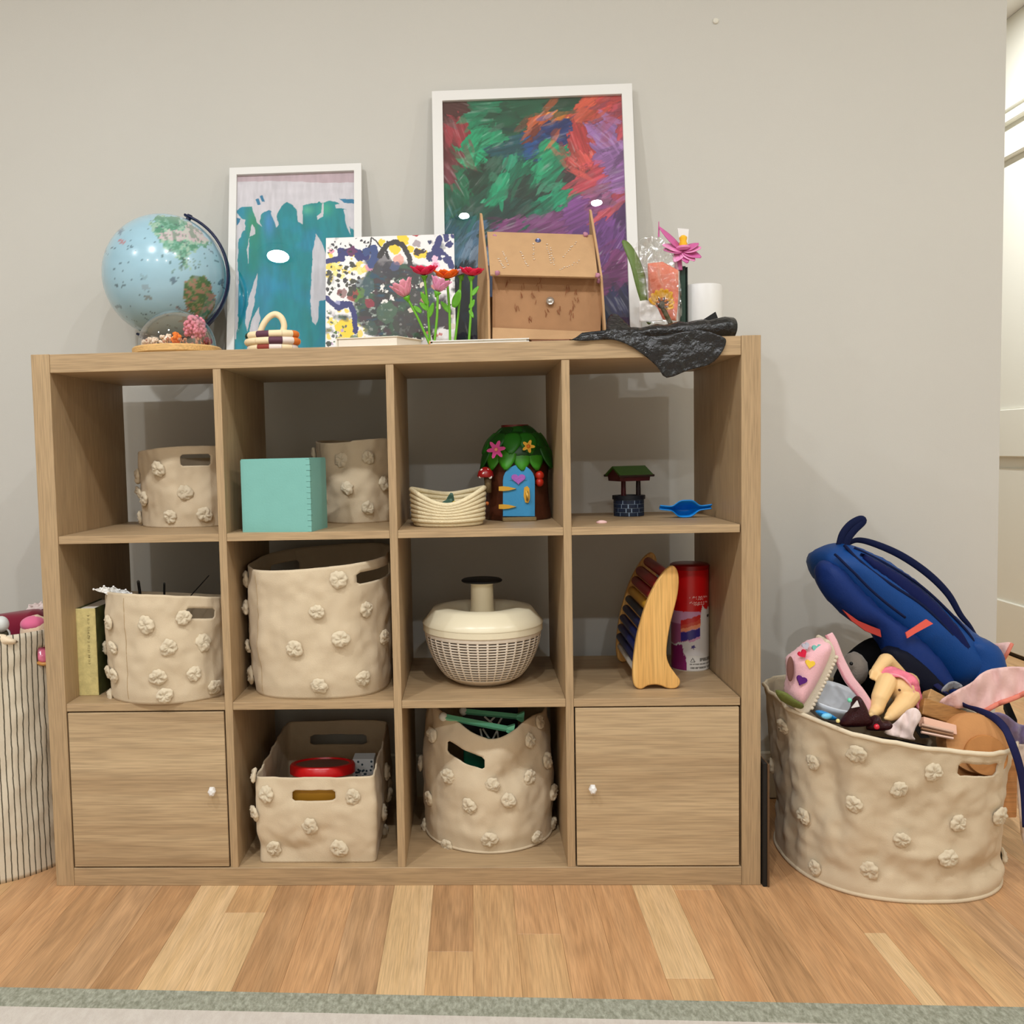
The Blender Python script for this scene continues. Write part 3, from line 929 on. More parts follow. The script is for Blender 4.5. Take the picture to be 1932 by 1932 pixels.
img = lay(img, back & (fbm(D[:, 0] * 3 + 8, D[:, 2] * 3 + 5) > .55), c3(120, 160, 110), .9)
colour(go, np.clip(img, 0, 1))
M_navy = mat('navy_plastic', (10, 20, 62), 0.3, 0.5)
ax = (aty(346, 416, GY) - aty(266, 616, GY)).normalized()
perp = Vector((ax.z, 0, -ax.x)).normalized()
arc = []
for k in range(33):
    t = math.radians(-4 + 188 * k / 32)
    d = ax * math.cos(t) + perp * math.sin(t)
    arc.append(tuple(gc + d * (GR + 0.008)))
put('meridian_arm', tube(arc, 0.0035, 10, rb=0.0105, up=(0, 1, 0)), M_navy, gl, smooth=True)
for s in (1, -1):
    q = gc + ax * s * (GR + 0.004)
    put('pivot', tube([gc + ax * s * GR * .985, gc + ax * s * (GR + .013)], 0.006, 12), M_navy, gl, smooth=True, angle=40)
foot = gc - ax * (GR + 0.008)
bx = gc.x + .004
put('stand', tube(spline([tuple(foot + Vector((.01, 0, .0))), (foot.x + .018, GY, foot.z - .018), (bx, GY, TOPZ + .03), (bx, GY, TOPZ + .012)], 6), 0.011, 12, up=(0, 1, 0)), M_navy, gl, smooth=True)
put('base', lathe([(.082, 0), (.084, .004), (.074, .012), (.04, .022), (.018, .034)], 40, (bx, GY, TOPZ)), mat('navy_base', (24, 26, 40), 0.35), gl, smooth=True, angle=40)

# ---- glass dome with dried flowers on a wooden base
dl, dr_ = atz(254, 660, TOPZ), atz(416, 657, TOPZ)
DX = (aty(254, 655, .092).x + aty(416, 655, .092).x) / 2
DYc, DR = 0.092, (aty(416, 655, .092).x - aty(254, 655, .092).x) / 2
dm = thing('flower_dome', 'glass dome of dried blossoms on a round wooden base before the globe', 'ornament', (DX, DYc, TOPZ))
M_pale = wood('pale_wood', (206, 160, 96), (226, 184, 122), 'X', 1.0, 0.5)
put('base', lathe([(DR - .003, 0), (DR, .003), (DR, .013), (DR - .003, .016)], 56, (DX, DYc, TOPZ)), M_pale, dm, smooth=True, angle=40)
zb = TOPZ + .016
rd = DR * 0.87
hd = aty(336, 585, DYc).z - zb
prof = [(rd, 0), (rd, .004)] + [(rd * math.cos(t), .004 + (hd - .004) * math.sin(t)) for t in [math.pi / 2 * k / 20 for k in range(1, 20)]] + [(0.0006, hd)]
put('dome', lathe(prof, 56, (DX, DYc, zb), cap=False), clear('dome_glass', refl=0.06, edge=0.75), dm, smooth=True)
def puff(c, R, n, rs, seed, k=None):
    r_ = random.Random(seed)
    gs = []
    for _ in range(n):
        d = Vector((r_.gauss(0, 1), r_.gauss(0, 1), r_.gauss(0, 1))).normalized() * R * (r_.random() ** .33)
        q = Vector(c) + d
        gs.append(ball(q, rs * r_.uniform(.7, 1.3), 6, 4))
    return join(*gs)
def dpt(px, py, y=DYc):
    return aty(px, py, y)
c = dpt(367, 618)
put('blossom', puff(c, .0235, 170, .0042, 1), mat('dry_pink', (232, 140, 158), 0.8), dm, smooth=True)['label'] = 'pink dried blossom cluster'
c = dpt(332, 637, .07)
put('blossom', puff(c, .0095, 50, .0042, 2), mat('dry_orange', (236, 126, 40), 0.8), dm, smooth=True)['label'] = 'orange dried blossom'
for i, (px, py, r_) in enumerate([(309, 641, .009), (318, 637, .006), (283, 645, .008), (274, 647, .006), (292, 643, .006)]):
    put('petals', puff(dpt(px, py, .07), r_, 22, .0034, 10 + i), mat('dry_white', (236, 214, 190), 0.8), dm, smooth=True)
put('moss', puff((DX, DYc, zb + .003), rd * .0 + .001, 1, .002, 3), mat('dry_moss', (150, 104, 60), .9), dm)
tw = []
r_ = random.Random(8)
for _ in range(46):
    a_, q = r_.uniform(0, 6.28), rd * .88 * math.sqrt(r_.random())
    x, y = DX + q * math.cos(a_), DYc + q * math.sin(a_)
    tw.append(tube([(x, y, zb), (x + r_.uniform(-.004, .004), y, zb + r_.uniform(.006, .018))], .0008, 5))
    tw.append(ball((x, y, zb + r_.uniform(.004, .014)), r_.uniform(.002, .004), 6, 4))
o = put('dried_stems', join(*tw), mat('dry_stem', (190, 132, 104), 0.8), dm, smooth=True)
o['kind'] = 'stuff'
put('dark_blossom', puff(dpt(392, 645, .09), .008, 26, .003, 21), mat('dry_maroon', (140, 60, 62), .8), dm, smooth=True)

# ---- little beaded basket
BY = 0.075
bb = thing('beaded_basket', 'tiny coiled toy basket with a loop handle and coloured bands', 'basket', (aty(513, 655, BY).x, BY, TOPZ))
bx0, bx1 = aty(462, 650, BY).x, aty(567, 650, BY).x
bcx, brx = (bx0 + bx1) / 2, (bx1 - bx0) / 2
cols = {'cream': mat('rope_cream', (238, 216, 176), 0.7, bump=.2), 'white': mat('rope_white', (232, 216, 206), 0.7, bump=.2), 'pur': mat('rope_purple', (92, 54, 70), 0.7), 'grn': mat('rope_green', (28, 60, 44), 0.7),
        'org': mat('rope_orange', (224, 122, 50), 0.7), 'red': mat('rope_red', (140, 54, 40), 0.7), 'pnk': mat('rope_pink', (218, 120, 110), .7)}
def coil(z, rx, ry, rr_, pat, tilt=0.0, y0=BY):
    n = len(pat)
    for i, k in enumerate(pat):
        a0, a1 = 2 * math.pi * i / n, 2 * math.pi * (i + 1) / n
        pts = [(bcx + rx * math.sin(t), y0 - ry * math.cos(t), z + tilt * math.sin(t)) for t in [a0 + (a1 - a0) * q / 5 for q in range(6)]]
        put('coil_segment', tube(pts, rr_, 10), cols[k], bb, smooth=True, angle=50)
zz = lambda py: aty(510, py, BY - .03).z
coil(TOPZ + .0075, brx - .012, .030, .0075, ['white', 'cream', 'white', 'red', 'cream', 'red', 'white', 'cream', 'red', 'white', 'cream', 'red'])
coil(TOPZ + .021, brx - .007, .032, .0078, ['pur', 'white', 'org', 'cream', 'red', 'cream', 'white', 'pnk', 'cream', 'cream', 'cream', 'cream'])
coil(TOPZ + .0345, brx - .009, .031, .0076, ['cream', 'cream', 'org', 'white', 'red', 'white', 'cream', 'white', 'pnk', 'grn', 'cream', 'pur'], 0.001)
hp = [aty(*q, BY - .02) for q in [(490, 630), (497, 612), (508, 598), (520, 593), (531, 600), (536, 615), (532, 630)]]
put('handle', tube(spline([tuple(p) for p in hp], 6), .0065, 10, up=(0, 1, 0)), cols['cream'], bb, smooth=True)
put('base', lathe([(brx - .012, 0.002), (brx - .012, .006)], 30, (bcx, BY, TOPZ), sy=.5), cols['cream'], bb)

# ---- books lying on the top
M_page = mat('book_pages', (236, 226, 210), 0.8, bump=.3, bscale=900)
M_cov = mat('book_cover_cream', (240, 232, 216), 0.5)
def book(name, label, quad, z0, th, cover, spine=None, pages=M_page, ct=.0015, group='books lying on top of the unit'):
    """quad: front-left, front-right, back-right, back-left on the plane"""
    cx = sum(q[0] for q in quad) / 4
    cy = sum(q[1] for q in quad) / 4
    t = thing(name, label, 'book', (cx, cy, z0), group)
    def pr(qd, a, b):
        return prism(qd, lambda x, y: (x, y, z0 + a), (0, 0, b - a))
    put('cover', join(pr(quad, 0, ct), pr(quad, th - ct, th)), cover, t)
    q2 = [(q[0] + (cx - q[0]) * .05, q[1] + (cy - q[1]) * .05) for q in quad]
    put('pages', pr(q2, ct, th - ct), pages, t)
    if spine:
        a, b = Vector(quad[0]), Vector(quad[3])
        nrm = Vector((-(b - a).y, (b - a).x)).normalized() * -.0015
        c = (Vector(quad[1]) - a).normalized()
        put('spine', pr([tuple(a - c * .0012), tuple(a + c * .0015), tuple(b + c * .0015), tuple(b - c * .0012)], 0, th), spine, t)
    return t
a, b = atz(634, 657, TOPZ), atz(750, 652, TOPZ)
c = aty(798, 648, .085)
th = aty(634, 641, a.y).z - TOPZ
book('picture_book', 'thick cream book lying flat in front of the splatter canvas', [(a.x, a.y + .004), (b.x, b.y + .004), (c.x, .100), (a.x + .06, .125)], TOPZ, th + .003, M_cov, M_cov)
a, b = atz(822, 649, TOPZ), atz(998, 645, TOPZ)
book('picture_book', 'thin white book under the toy flowers', [(a.x - .012, .006), (b.x, .004), (b.x + .004, .19), (a.x - .012, .19)], TOPZ, .0068, mat('book_cover_white', (240, 236, 228), .5), mat('spine_orange', (222, 150, 86), .6))
a, b = atz(999, 645, TOPZ), atz(1076, 643, TOPZ)
book('picture_book', 'thin reddish booklet lying before the cardboard house', [(a.x + .003, .012), (b.x, .012), (b.x, .075), (a.x + .003, .075)], TOPZ, .0035, mat('book_cover_rust', (150, 96, 66), .6), ct=.0008, pages=mat('rust_pages', (206, 176, 150), .8))

# ---- toy flowers standing on the thin book
FZ = TOPZ + .0068
M_stem = mat('stem_green', (104, 170, 40), 0.4)
M_leaf = mat('leaf_green', (96, 166, 34), 0.4)
def petal(c, d, L, w, curl, m, parent, nrm, name='petal'):
    """a cupped petal from c along direction d"""
    d = Vector(d).normalized()
    nrm = Vector(nrm).normalized()
    s = d.cross(nrm).normalized()
    def f(a, b):
        t = b
        ww = w * math.sin(math.pi * min(1, (.12 + .8 * t)) ** .9)
        u_ = (a - .5) * 2
        return Vector(c) + d * (L * t) + s * (ww * u_) + nrm * (curl * L * t * t + .12 * w * u_ * u_)
    return put(name, grid(4, 6, f), m, parent, smooth=True, solid=.0012)
def flower(label, head, base, col, kind, y, leaves, tilt=(0, -.3, 1), size=.022, center=(230, 190, 60), name='toy_flower'):
    H = aty(*head, y)
    B = aty(*base, y)
    B.z = FZ
    t = thing(name, label, 'toy flower', (B.x, y, FZ), group='toy flowers standing on the thin book')
    m = mat('petal_%d_%d_%d' % col, col, 0.4, 0.4)
    up = Vector(tilt).normalized()
    neck = H - up * size * .45
    mid = B.lerp(neck, .55) + Vector((.002, 0, 0))
    put('stem', tube(spline([tuple(B), tuple(mid), tuple(neck)], 8), .0026, 8, up=(0, 1, 0)), M_stem, t, smooth=True)
    ax_ = up
    e1 = ax_.cross(Vector((0, 1, 0)))
    e1 = e1.normalized() if e1.length > .1 else Vector((1, 0, 0))
    e2 = ax_.cross(e1)
    cp = lathe([(.0026, -.012), (.005, -.006), (.0085, 0)], 10)
    M4 = Matrix((e1, e2, ax_)).transposed().to_4x4()
    put('calyx', xf(cp, Matrix.Translation(neck) @ M4), M_leaf, t, smooth=True)
    n_, lift, curl = {'cup': (8, .80, .02), 'open': (7, .18, .5), 'flat': (8, .05, .25), 'poppy': (6, .42, .15)}[kind]
    for k in range(n_):
        a_ = 2 * math.pi * k / n_ + .2
        rad = e1 * math.cos(a_) + e2 * math.sin(a_)
        d = (rad * math.sqrt(1 - lift * lift) + ax_ * lift)
        petal(neck + ax_ * .001 + rad * .003, d, size * (1.25 if kind == 'cup' else 1.0), size * (.40 if kind == 'cup' else .58), curl, m, t, ax_ - rad * lift)
    put('flower_center', ball(neck + ax_ * .004, .005, 12, 8), mat('centre_%d' % center[0], center, .5), t, smooth=True)
    for (px, py, qx, qy, w_) in leaves:
        A, Bq_ = aty(px, py, y), aty(qx, qy, y)
        d = Bq_ - A
        petal(A, d, d.length, w_, .08, M_leaf, t, (0, -1, .35), 'leaf')
    return t
FY = .10
flower('pale pink cupped toy flower leaning left on its stem', (762, 548), (812, 641), (232, 150, 168), 'cup', FY, [(795, 590, 781, 578, .005)], (-.4, -.06, 1), .031, (120, 150, 60))
flower('crimson open toy flower, leftmost of the tall ones', (800, 507), (811, 641), (226, 30, 78), 'poppy', FY + .012, [(808, 575, 794, 552, .006), (808, 585, 792, 572, .006), (808, 600, 818, 572, .006)], (0, -.15, 1), .031, (110, 20, 40))
flower('pink and white toy flower below the orange one', (829, 540), (819, 641), (226, 144, 178), 'cup', FY - .026, [], (.35, -.10, 1), .026, (60, 40, 90))
flower('bright orange open toy flower in the middle of the bunch', (843, 515), (849, 640), (244, 104, 14), 'poppy', FY + .006, [(850, 590, 832, 570, .006), (856, 580, 868, 548, .009)], (0, -.1, 1), .029, (200, 90, 10))
flower('lilac toy flower with yellow middle right of the orange one', (868, 512), (857, 640), (196, 160, 190), 'open', FY + .02, [], (-.2, -.2, 1), .017, (244, 180, 70))
flower('magenta red toy flower, rightmost of the bunch', (890, 510), (884, 639), (222, 20, 66), 'poppy', FY, [(889, 558, 903, 541, .005), (886, 582, 895, 566, .005), (886, 585, 893, 600, .004)], (.1, -.15, 1), .027, (240, 180, 80))
# ---- folded cardboard house
M_card = mat('cardboard', (188, 150, 110), 0.75, 0.2, bump=.15, bscale=500, vary=.05, vscale=30)
M_card2 = mat('cardboard_edge', (150, 108, 68), 0.85, 0.2)
M_card3 = mat('cardboard_dark', (166, 124, 88), 0.75, 0.2, bump=.15, bscale=500, vary=.06, vscale=30)
kh = thing('cardboard_house', 'homemade brown cardboard house with a hinged flap and two tall pointed sides', 'cardboard craft', (1.06, .17, TOPZ))
def quadplate(px, ys, th, m, name, ny=10):
    """thin board through four photo corners (bl, br, tr, tl) at given depths"""
    P = [aty(p[0], p[1], y) for p, y in zip(px, ys)]
    nrm = (P[1] - P[0]).cross(P[3] - P[0]).normalized()
    V = [tuple(p) for p in P] + [tuple(p - nrm * th) for p in P]
    F = [(0, 1, 2, 3), (7, 6, 5, 4), (0, 4, 5, 1), (1, 5, 6, 2), (2, 6, 7, 3), (3, 7, 4, 0)]
    return put(name, (V, F), m, kh), P, nrm
lo, PL, nl = quadplate([(929, 622), (1133, 626), (1137, 524), (929, 518)], [.115, .115, .118, .118], .004, M_card3, 'front_panel')
fpz = aty(935, 620, .105).z
sp = [aty(929, 640, .105), aty(1082, 640, .105), aty(1122, 626, .106), aty(929, 617, .106)]
for q in sp[:2]:
    q.z = TOPZ + .0008
quadplate([(929, 640), (1090, 640), (1125, 626), (929, 618)], [.104, .104, .108, .108], .003, M_card, 'bottom_strip')
up, PU, nu_ = quadplate([(925, 518), (1128, 523), (1119, 443), (919, 437)], [.088, .088, .172, .172], .004, M_card, 'roof_flap')
def side(xb, xt, name, sk):
    P2 = [(.098, TOPZ + .001), (.098, TOPZ + .14), (.13, TOPZ + .20), (.185, TOPZ + .296), (.195, TOPZ + .302), (.235, TOPZ + .20), (.262, TOPZ + .13), (.262, TOPZ + .001)]
    return put(name, prism(P2, lambda y, z: (xb + (xt - xb) * (z - TOPZ) / .3 - sk * (y - .098), y, z), (.0045, 0, 0)), M_card, kh)
sx0 = aty(917, 600, .098).x
sd = side(sx0 + .004, aty(916, 402, .19).x, 'side_panel', .13)
sx1 = aty(1141, 600, .098).x
side(sx1, aty(1112, 405, .19).x, 'side_panel', 0)
put('back_panel', box(sx0 + .01, sx1 - .002, .252, .256, TOPZ + .001, TOPZ + .13), M_card3, kh)
wx0 = aty(927, 600, .12).x
put('inner_wall', box(sx1 - .012, sx1 - .009, .125, .25, TOPZ + .001, TOPZ + .12), mat('black_paper', (16, 14, 14), .8), kh)
M_glue = mat('dried_glue', (232, 216, 196), 0.15, 0.8, coat=1)
gl_, cr_ = [], []
rg = random.Random(3)
def on_flap(a, b, off=.001):
    return PU[0] + (PU[1] - PU[0]) * a + (PU[3] - PU[0]) * b + nu_ * off
for px, py, qx, qy in [(950, 478, 958, 500), (984, 478, 994, 504), (1010, 460, 1008, 490), (1036, 462, 1040, 496), (1066, 484, 1094, 456), (1056, 508, 1094, 492), (940, 490, 950, 508), (1042, 470, 1046, 500)]:
    def uvf(x, y):
        return (x - 922) / 203, (520 - y) / 80
    a0, b0 = uvf(px, py)
    a1, b1 = uvf(qx, qy)
    n_ = 9
    for k in range(n_):
        t = k / (n_ - 1)
        q = on_flap(a0 + (a1 - a0) * t + rg.uniform(-.006, .006), b0 + (b1 - b0) * t + rg.uniform(-.02, .02), .0004)
        gl_.append(ball(q, rg.uniform(.0012, .0026), 6, 4, rz=.0012))
put('glue_dribbles', join(*gl_), M_glue, kh, smooth=True)['kind'] = 'stuff'
for px, py in [(985, 545), (1008, 558), (975, 580), (1000, 592), (1018, 532), (1030, 582), (1054, 585), (1078, 590), (1070, 540), (1088, 552), (958, 528), (1080, 570)]:
    for k in range(5):
        x, y = px + rg.uniform(-4, 4), py + rg.uniform(-11, 11)
        A = aty(x, y, .1145)
        Bp = aty(x + rg.uniform(-3, 4), y + rg.uniform(5, 11), .1142)
        cr_.append(tube([A, Bp], [.0004, .0008], 4, rb=.0004))
put('crayon_marks', join(*cr_), mat('crayon_brown', (140, 78, 44), .6), kh)['kind'] = 'stuff'
for (px, py, y, rr_, c) in [(1038, 568, .111, .0085, (170, 160, 150)), (1015, 455, .158, .0068, (90, 96, 130))]:
    P = aty(px, py, y)
    put('button', xf(lathe([(rr_, 0), (rr_, .001), (rr_ * .85, .0026), (rr_ * .5, .0018), (rr_ * .25, .003)], 20), Matrix.Translation(P) @ Matrix.Rotation(math.radians(90 if px > 1030 else 58), 4, 'X')), mat('button_%d' % px, c, .25, .6, metal=.6), kh, smooth=True, angle=40)
for px, py, y in [(938, 515, .086), (1128, 520, .086), (1130, 530, .108), (1105, 443, .168), (934, 446, .168)]:
    P = aty(px, py, y)
    put('pink_knot', ball(P, .005, 10, 7, wob=.8, wf=3, seed=px), mat('pink_yarn', (188, 130, 150), .8), kh, smooth=True)

# ---- white pot, wrapped flower and building-brick orchid
PYc = .26
pc = (aty(1280, 600, PYc).x + aty(1362, 600, PYc).x) / 2
prr = (aty(1362, 600, PYc).x - aty(1280, 600, PYc).x) / 2
ph = aty(1320, 541, PYc).z - TOPZ
put_ = lathe([(prr * .9, 0), (prr * .97, .004), (prr, .03), (prr, ph - .004), (prr - .002, ph), (prr - .005, ph - .002), (prr - .006, .02), (0.002, .018)], 48, (pc, PYc, TOPZ))
t = thing('white_pot', 'plain white round pot behind the black plastic roll', 'pot', (pc, PYc, TOPZ))
put('body', put_, mat('pot_white', (226, 224, 220), 0.35, .4), t, smooth=True, angle=50)
# orchid model standing behind the pot's left edge
t = thing('toy_orchid', 'pink toy orchid with a yellow middle on a dark green stem beside the white pot', 'toy flower', (aty(1289, 600, .215).x, .215, TOPZ))
M_pk = mat('brick_pink', (238, 146, 196), .3, .5)
M_pk2 = mat('brick_magenta', (206, 100, 160), .3, .5)
M_dg = mat('brick_green', (34, 62, 50), .3, .5)
ox = aty(1289, 600, .215).x
put('stem', box(ox - .007, ox + .005, .209, .221, TOPZ, aty(1289, 503, .215).z, .001), M_dg, t)
put('stem', box(ox + .0055, ox + .0085, .207, .223, TOPZ, aty(1289, 505, .215).z, .0006), mat('brick_dark', (22, 34, 30), .3), t)
hc = aty(1287, 470, .2)
put('neck', lathe([(.009, 0), (.008, .02), (.011, .03), (.014, .034)], 12, (hc.x - .007, .205, aty(1285, 510, .205).z)), M_pk2, t, smooth=True, angle=40)
for (tip, w_, m_) in [((1243, 432), .010, M_pk2), ((1250, 465), .013, M_pk), ((1252, 474), .013, M_pk2), ((1322, 470), .013, M_pk), ((1322, 488), .013, M_pk2), ((1310, 494), .012, M_pk), ((1318, 462), .011, M_pk2), ((1272, 496), .011, M_pk), ((1296, 498), .012, M_pk2)]:
    A = Vector((hc.x, .198, hc.z - .003))
    Bp = aty(tip[0], tip[1], .185)
    d = Bp - A
    petal(A, d, d.length, w_, .05, m_, t, (0, -.7, .6))
put('petal_tip', tube([aty(1243, 418, .185), aty(1243, 447, .187)], [.0008, .002], 6), M_pk2, t)
put('collar', lathe([(.010, 0), (.015, .004), (.0155, .007), (.012, .009)], 16, (hc.x, .192, hc.z - .004)), M_pk, t, smooth=True, angle=40)
put('flower_center', join(lathe([(.007, 0), (.009, .005), (.007, .012), (.0085, .016), (.0085, .020), (.004, .024)], 12, (hc.x, .190, hc.z + .003))), mat('brick_yellow', (246, 190, 40), .3, .5), t, smooth=True, angle=40)
wp_ = [aty(*q, .23) for q in [(1275, 434), (1296, 436), (1294, 462), (1278, 460)]]
put('white_petal', prism([(p.x, p.z) for p in wp_], lambda x, z: (x, .212, z), (0, .002, 0)), mat('brick_white', (232, 230, 228), .3), t)
# wrapped flower
WYc = .17
t = thing('wrapped_flower', 'yellow gerbera in clear plastic with a long green leaf and salmon paper', 'wrapped flower', (aty(1235, 605, WYc).x, WYc, TOPZ))
lf = [(1176, 452), (1184, 450), (1196, 462), (1208, 485), (1218, 512), (1221, 540), (1224, 575), (1232, 605), (1224, 608), (1216, 585), (1206, 560), (1197, 530), (1190, 500), (1182, 475)]
xc = aty(1205, 530, WYc).x
def lff(x, y):
    p = aty(x, y, WYc - .02)
    q = (x - (1180 + (y - 450) * .28)) / 14
    return (p.x, p.y + .006 * q * q + .02 * ((y - 530) / 80) ** 2, p.z)
put('leaf', sheet(smooth_poly(lf, 4), 5, lff), mat('leaf_olive', (98, 120, 58), .5), t, smooth=True, solid=.0012)
pp = [(1222, 497), (1250, 494), (1280, 510), (1280, 560), (1276, 605), (1236, 602), (1224, 570)]
put('paper', sheet(pp, 5, lambda x, y: aty(x, y, WYc + .012 + .004 * math.sin(x * .11) + .004 * math.sin(y * .07))), mat('salmon_paper', (232, 130, 104), .7), t, smooth=True, solid=.0008)
gc2 = aty(1248, 574, WYc - .012)
M_yel, M_yel2 = mat('gerbera_yellow', (240, 176, 30), .5), mat('gerbera_orange', (226, 120, 20), .5)
for k in range(9):
    a_ = math.radians(-25 + 190 * k / 8)
    d = Vector((math.cos(a_) * .9, -.25, math.sin(a_) * .9 + .05))
    petal(gc2 + d * .008, d, .024 if k > 2 else .019, .0085, .1, M_yel, t, (0, -1, .2))
for k in range(9):
    a_ = math.radians(-40 + 220 * k / 8)
    d = Vector((math.cos(a_), -.5, math.sin(a_)))
    petal(gc2 + d * .006 + Vector((0, -.003, 0)), d, .0085, .003, .1, M_yel2 if k % 2 else mat('gerbera_brown', (96, 44, 12), .5), t, (0, -1, .2))
put('flower_center', ball(gc2, .0095, 14, 10, ry=.007), mat('gerbera_centre', (84, 84, 70), .8, bump=.6, bscale=900), t, smooth=True)
sq = aty(1266, 612, WYc - .005)
put('stem', tube([gc2 + Vector((0, .004, 0)), sq], .005, 10), mat('stem_olive', (96, 92, 62), .6), t, smooth=True)
sl = [(1196, 470), (1206, 454), (1226, 446), (1246, 450), (1262, 470), (1278, 500), (1284, 560), (1280, 606), (1215, 606), (1208, 570), (1204, 530), (1198, 500)]
M_plast = clear('plastic_wrap', (.97, .97, .97), .10, .75, .08)
def slf(y0):
    return lambda x, y: aty(x, y, y0) + Vector((0, .010 * (noise.noise((x * .05, y * .035, y0 * 40)) + .6 * noise.noise((x * .12, y * .1, 3)) - .4), 0))
v1, f1 = sheet(smooth_poly(sl, 3), 3.4, slf(WYc - .036))
v2, f2 = sheet(smooth_poly(sl, 3), 5, slf(WYc + .03))
put('plastic_sleeve', join((v1, f1), (v2, f2)), M_plast, t, smooth=True)
lo_ = [(1206, 568), (1222, 566), (1240, 580), (1252, 606), (1206, 607)]
put('white_tissue', sheet(lo_, 5, lambda x, y: aty(x, y, WYc - .016 + .008 * noise.noise((x * .06, y * .06, 1)))), mat('tissue', (226, 220, 216), .8), t, smooth=True, solid=.0006)

# ---- black plastic bag: a roll lying on the top and a flap hanging over the front edge
M_blk = mat('black_plastic', (12, 13, 17), 0.2, 0.6, bump=1.0, bscale=150)
for _n in M_blk.node_tree.nodes:
    if _n.type == 'BUMP':
        _n.inputs['Distance'].default_value = .0032
bg = thing('black_plastic_bag', 'crumpled black plastic bag rolled up with a flap hanging over the front edge', 'plastic bag', (1.32, .06, TOPZ))
RL, RRt = aty(1180, 630, .06), aty(1384, 618, .06)
pts, ra, rb_ = [], [], []
for k in range(15):
    t_ = k / 14
    x = RL.x + (RRt.x - RL.x) * t_
    r0 = .013 + .010 * t_ + .001 * math.sin(k * 2.1)
    pts.append((x, .055 + .02 * t_ + .003 * math.sin(k * 1.3), TOPZ + r0 + .0005))
    ra.append(r0 * 1.25)
    rb_.append(r0)
g = tube(pts, ra, 22, rb=rb_, up=(0, 0, 1))
Vn = [(p[0], p[1] + .0022 * noise.noise(Vector(p) * 90), max(p[2] + .0022 * noise.noise(Vector(p) * 70 + Vector((5, 0, 0))), TOPZ + .0005)) for p in g[0]]
put('roll', (Vn, g[1]), M_blk, bg, smooth=True)
fp = [(1078, 641), (1110, 630), (1140, 628), (1145, 606), (1152, 594), (1163, 593), (1176, 604), (1196, 622), (1226, 634), (1270, 630), (1318, 622), (1360, 634), (1370, 644), (1360, 668), (1338, 688), (1300, 698), (1258, 713), (1240, 692), (1212, 668), (1184, 650), (1150, 640), (1110, 643)]
edge_y = lambda x: 661 - (x - 92) * .0222
def flapf(x, y):
    yy = -.006 - .006 * noise.noise((x * .022, y * .028, 3.3)) - .0035 * noise.noise((x * .07, y * .08, 1.3))
    e = edge_y(x) - 18
    if y < e + 4:                       # rises and folds back over the top
        yy += (e + 4 - y) * .0016
    yy = min(yy, .05)
    p = aty(x, y, yy)
    if yy > 0 and p.z < TOPZ + .001:
        p.z = TOPZ + .001
    return p
put('flap', sheet(smooth_poly(fp, 3), 4.0, flapf), M_blk, bg, smooth=True, solid=.0012)
tl = [(1303, 618), (1350, 588), (1357, 606), (1340, 618)]
put('loose_end', prism(tl, lambda x, y: aty(x, y, .11), (0, .003, 0)), mat('black_plastic_flat', (14, 14, 16), .5), bg)
tl = [(1082, 640), (1098, 628), (1150, 622), (1176, 634), (1150, 642)]
put('loose_end', sheet(tl, 5, lambda x, y: aty(x, y, .02 - .003 * noise.noise((x * .05, y * .05, 8)))), mat('black_plastic_flat', (14, 14, 16), .5), bg, smooth=True, solid=.003)

# ================================================================== fabric bins
M_can = mat('cotton_canvas', (209, 190, 161), 0.95, 0.1, bump=.35, bscale=700, vary=.03, vscale=14, sheen=.1)
M_pom = mat('cotton_pompom', (222, 206, 178), 0.95, 0.1, bump=.4, bscale=500, vary=.03, vscale=60, sheen=.1)
def pompom_mesh(seed):
    r_ = random.Random(seed)
    ph_, tw = r_.uniform(0, 6), r_.choice([-1, 1]) * r_.uniform(2, 4)
    V, F = [], []
    n, m = 36, 11
    for j in range(m + 1):
        t = j / m                       # 0 centre of the face -> 1 back rim
        f = t * math.pi * .72
        for k in range(n):
            a = 2 * math.pi * k / n
            r0 = math.sin(f)
            z0 = .52 * math.cos(f) + .18
            fold = math.sin(a * 3 + tw * r0 * 2 + ph_) * .35 + math.sin(a * 6 - tw * r0 * 3 + ph_ * 2) * .4 + math.sin(a * 10 + tw * r0 * 5) * .35
            nz = noise.noise(Vector((math.cos(a) * r0 * 2.2, math.sin(a) * r0 * 2.2, seed * 3.1)))
            rr_ = r0 * (1 + .10 * fold + .16 * nz)
            zz_ = z0 * (1 + .42 * fold * (1 - abs(2 * r0 - 1.1)) + .3 * nz) - .22 * math.exp(-(r0 / .22) ** 2)
            V.append((rr_ * math.cos(a), rr_ * math.sin(a), zz_))
    for j in range(m):
        for k in range(n):
            k2 = (k + 1) % n
            F.append((j * n + k, j * n + k2, (j + 1) * n + k2, (j + 1) * n + k))
    F.append(tuple(range(n)))
    me = bpy.data.meshes.new('pompom')
    me.from_pydata(V, [], F)
    bm = bmesh.new()
    bm.from_mesh(me)
    bmesh.ops.recalc_face_normals(bm, faces=bm.faces)
    bm.to_mesh(me)
    bm.free()
    me.materials.append(M_pom)
    me.polygons.foreach_set('use_smooth', [True] * len(me.polygons))
    return me
POMS = [pompom_mesh(k) for k in range(6)]
pr_ = random.Random(9)
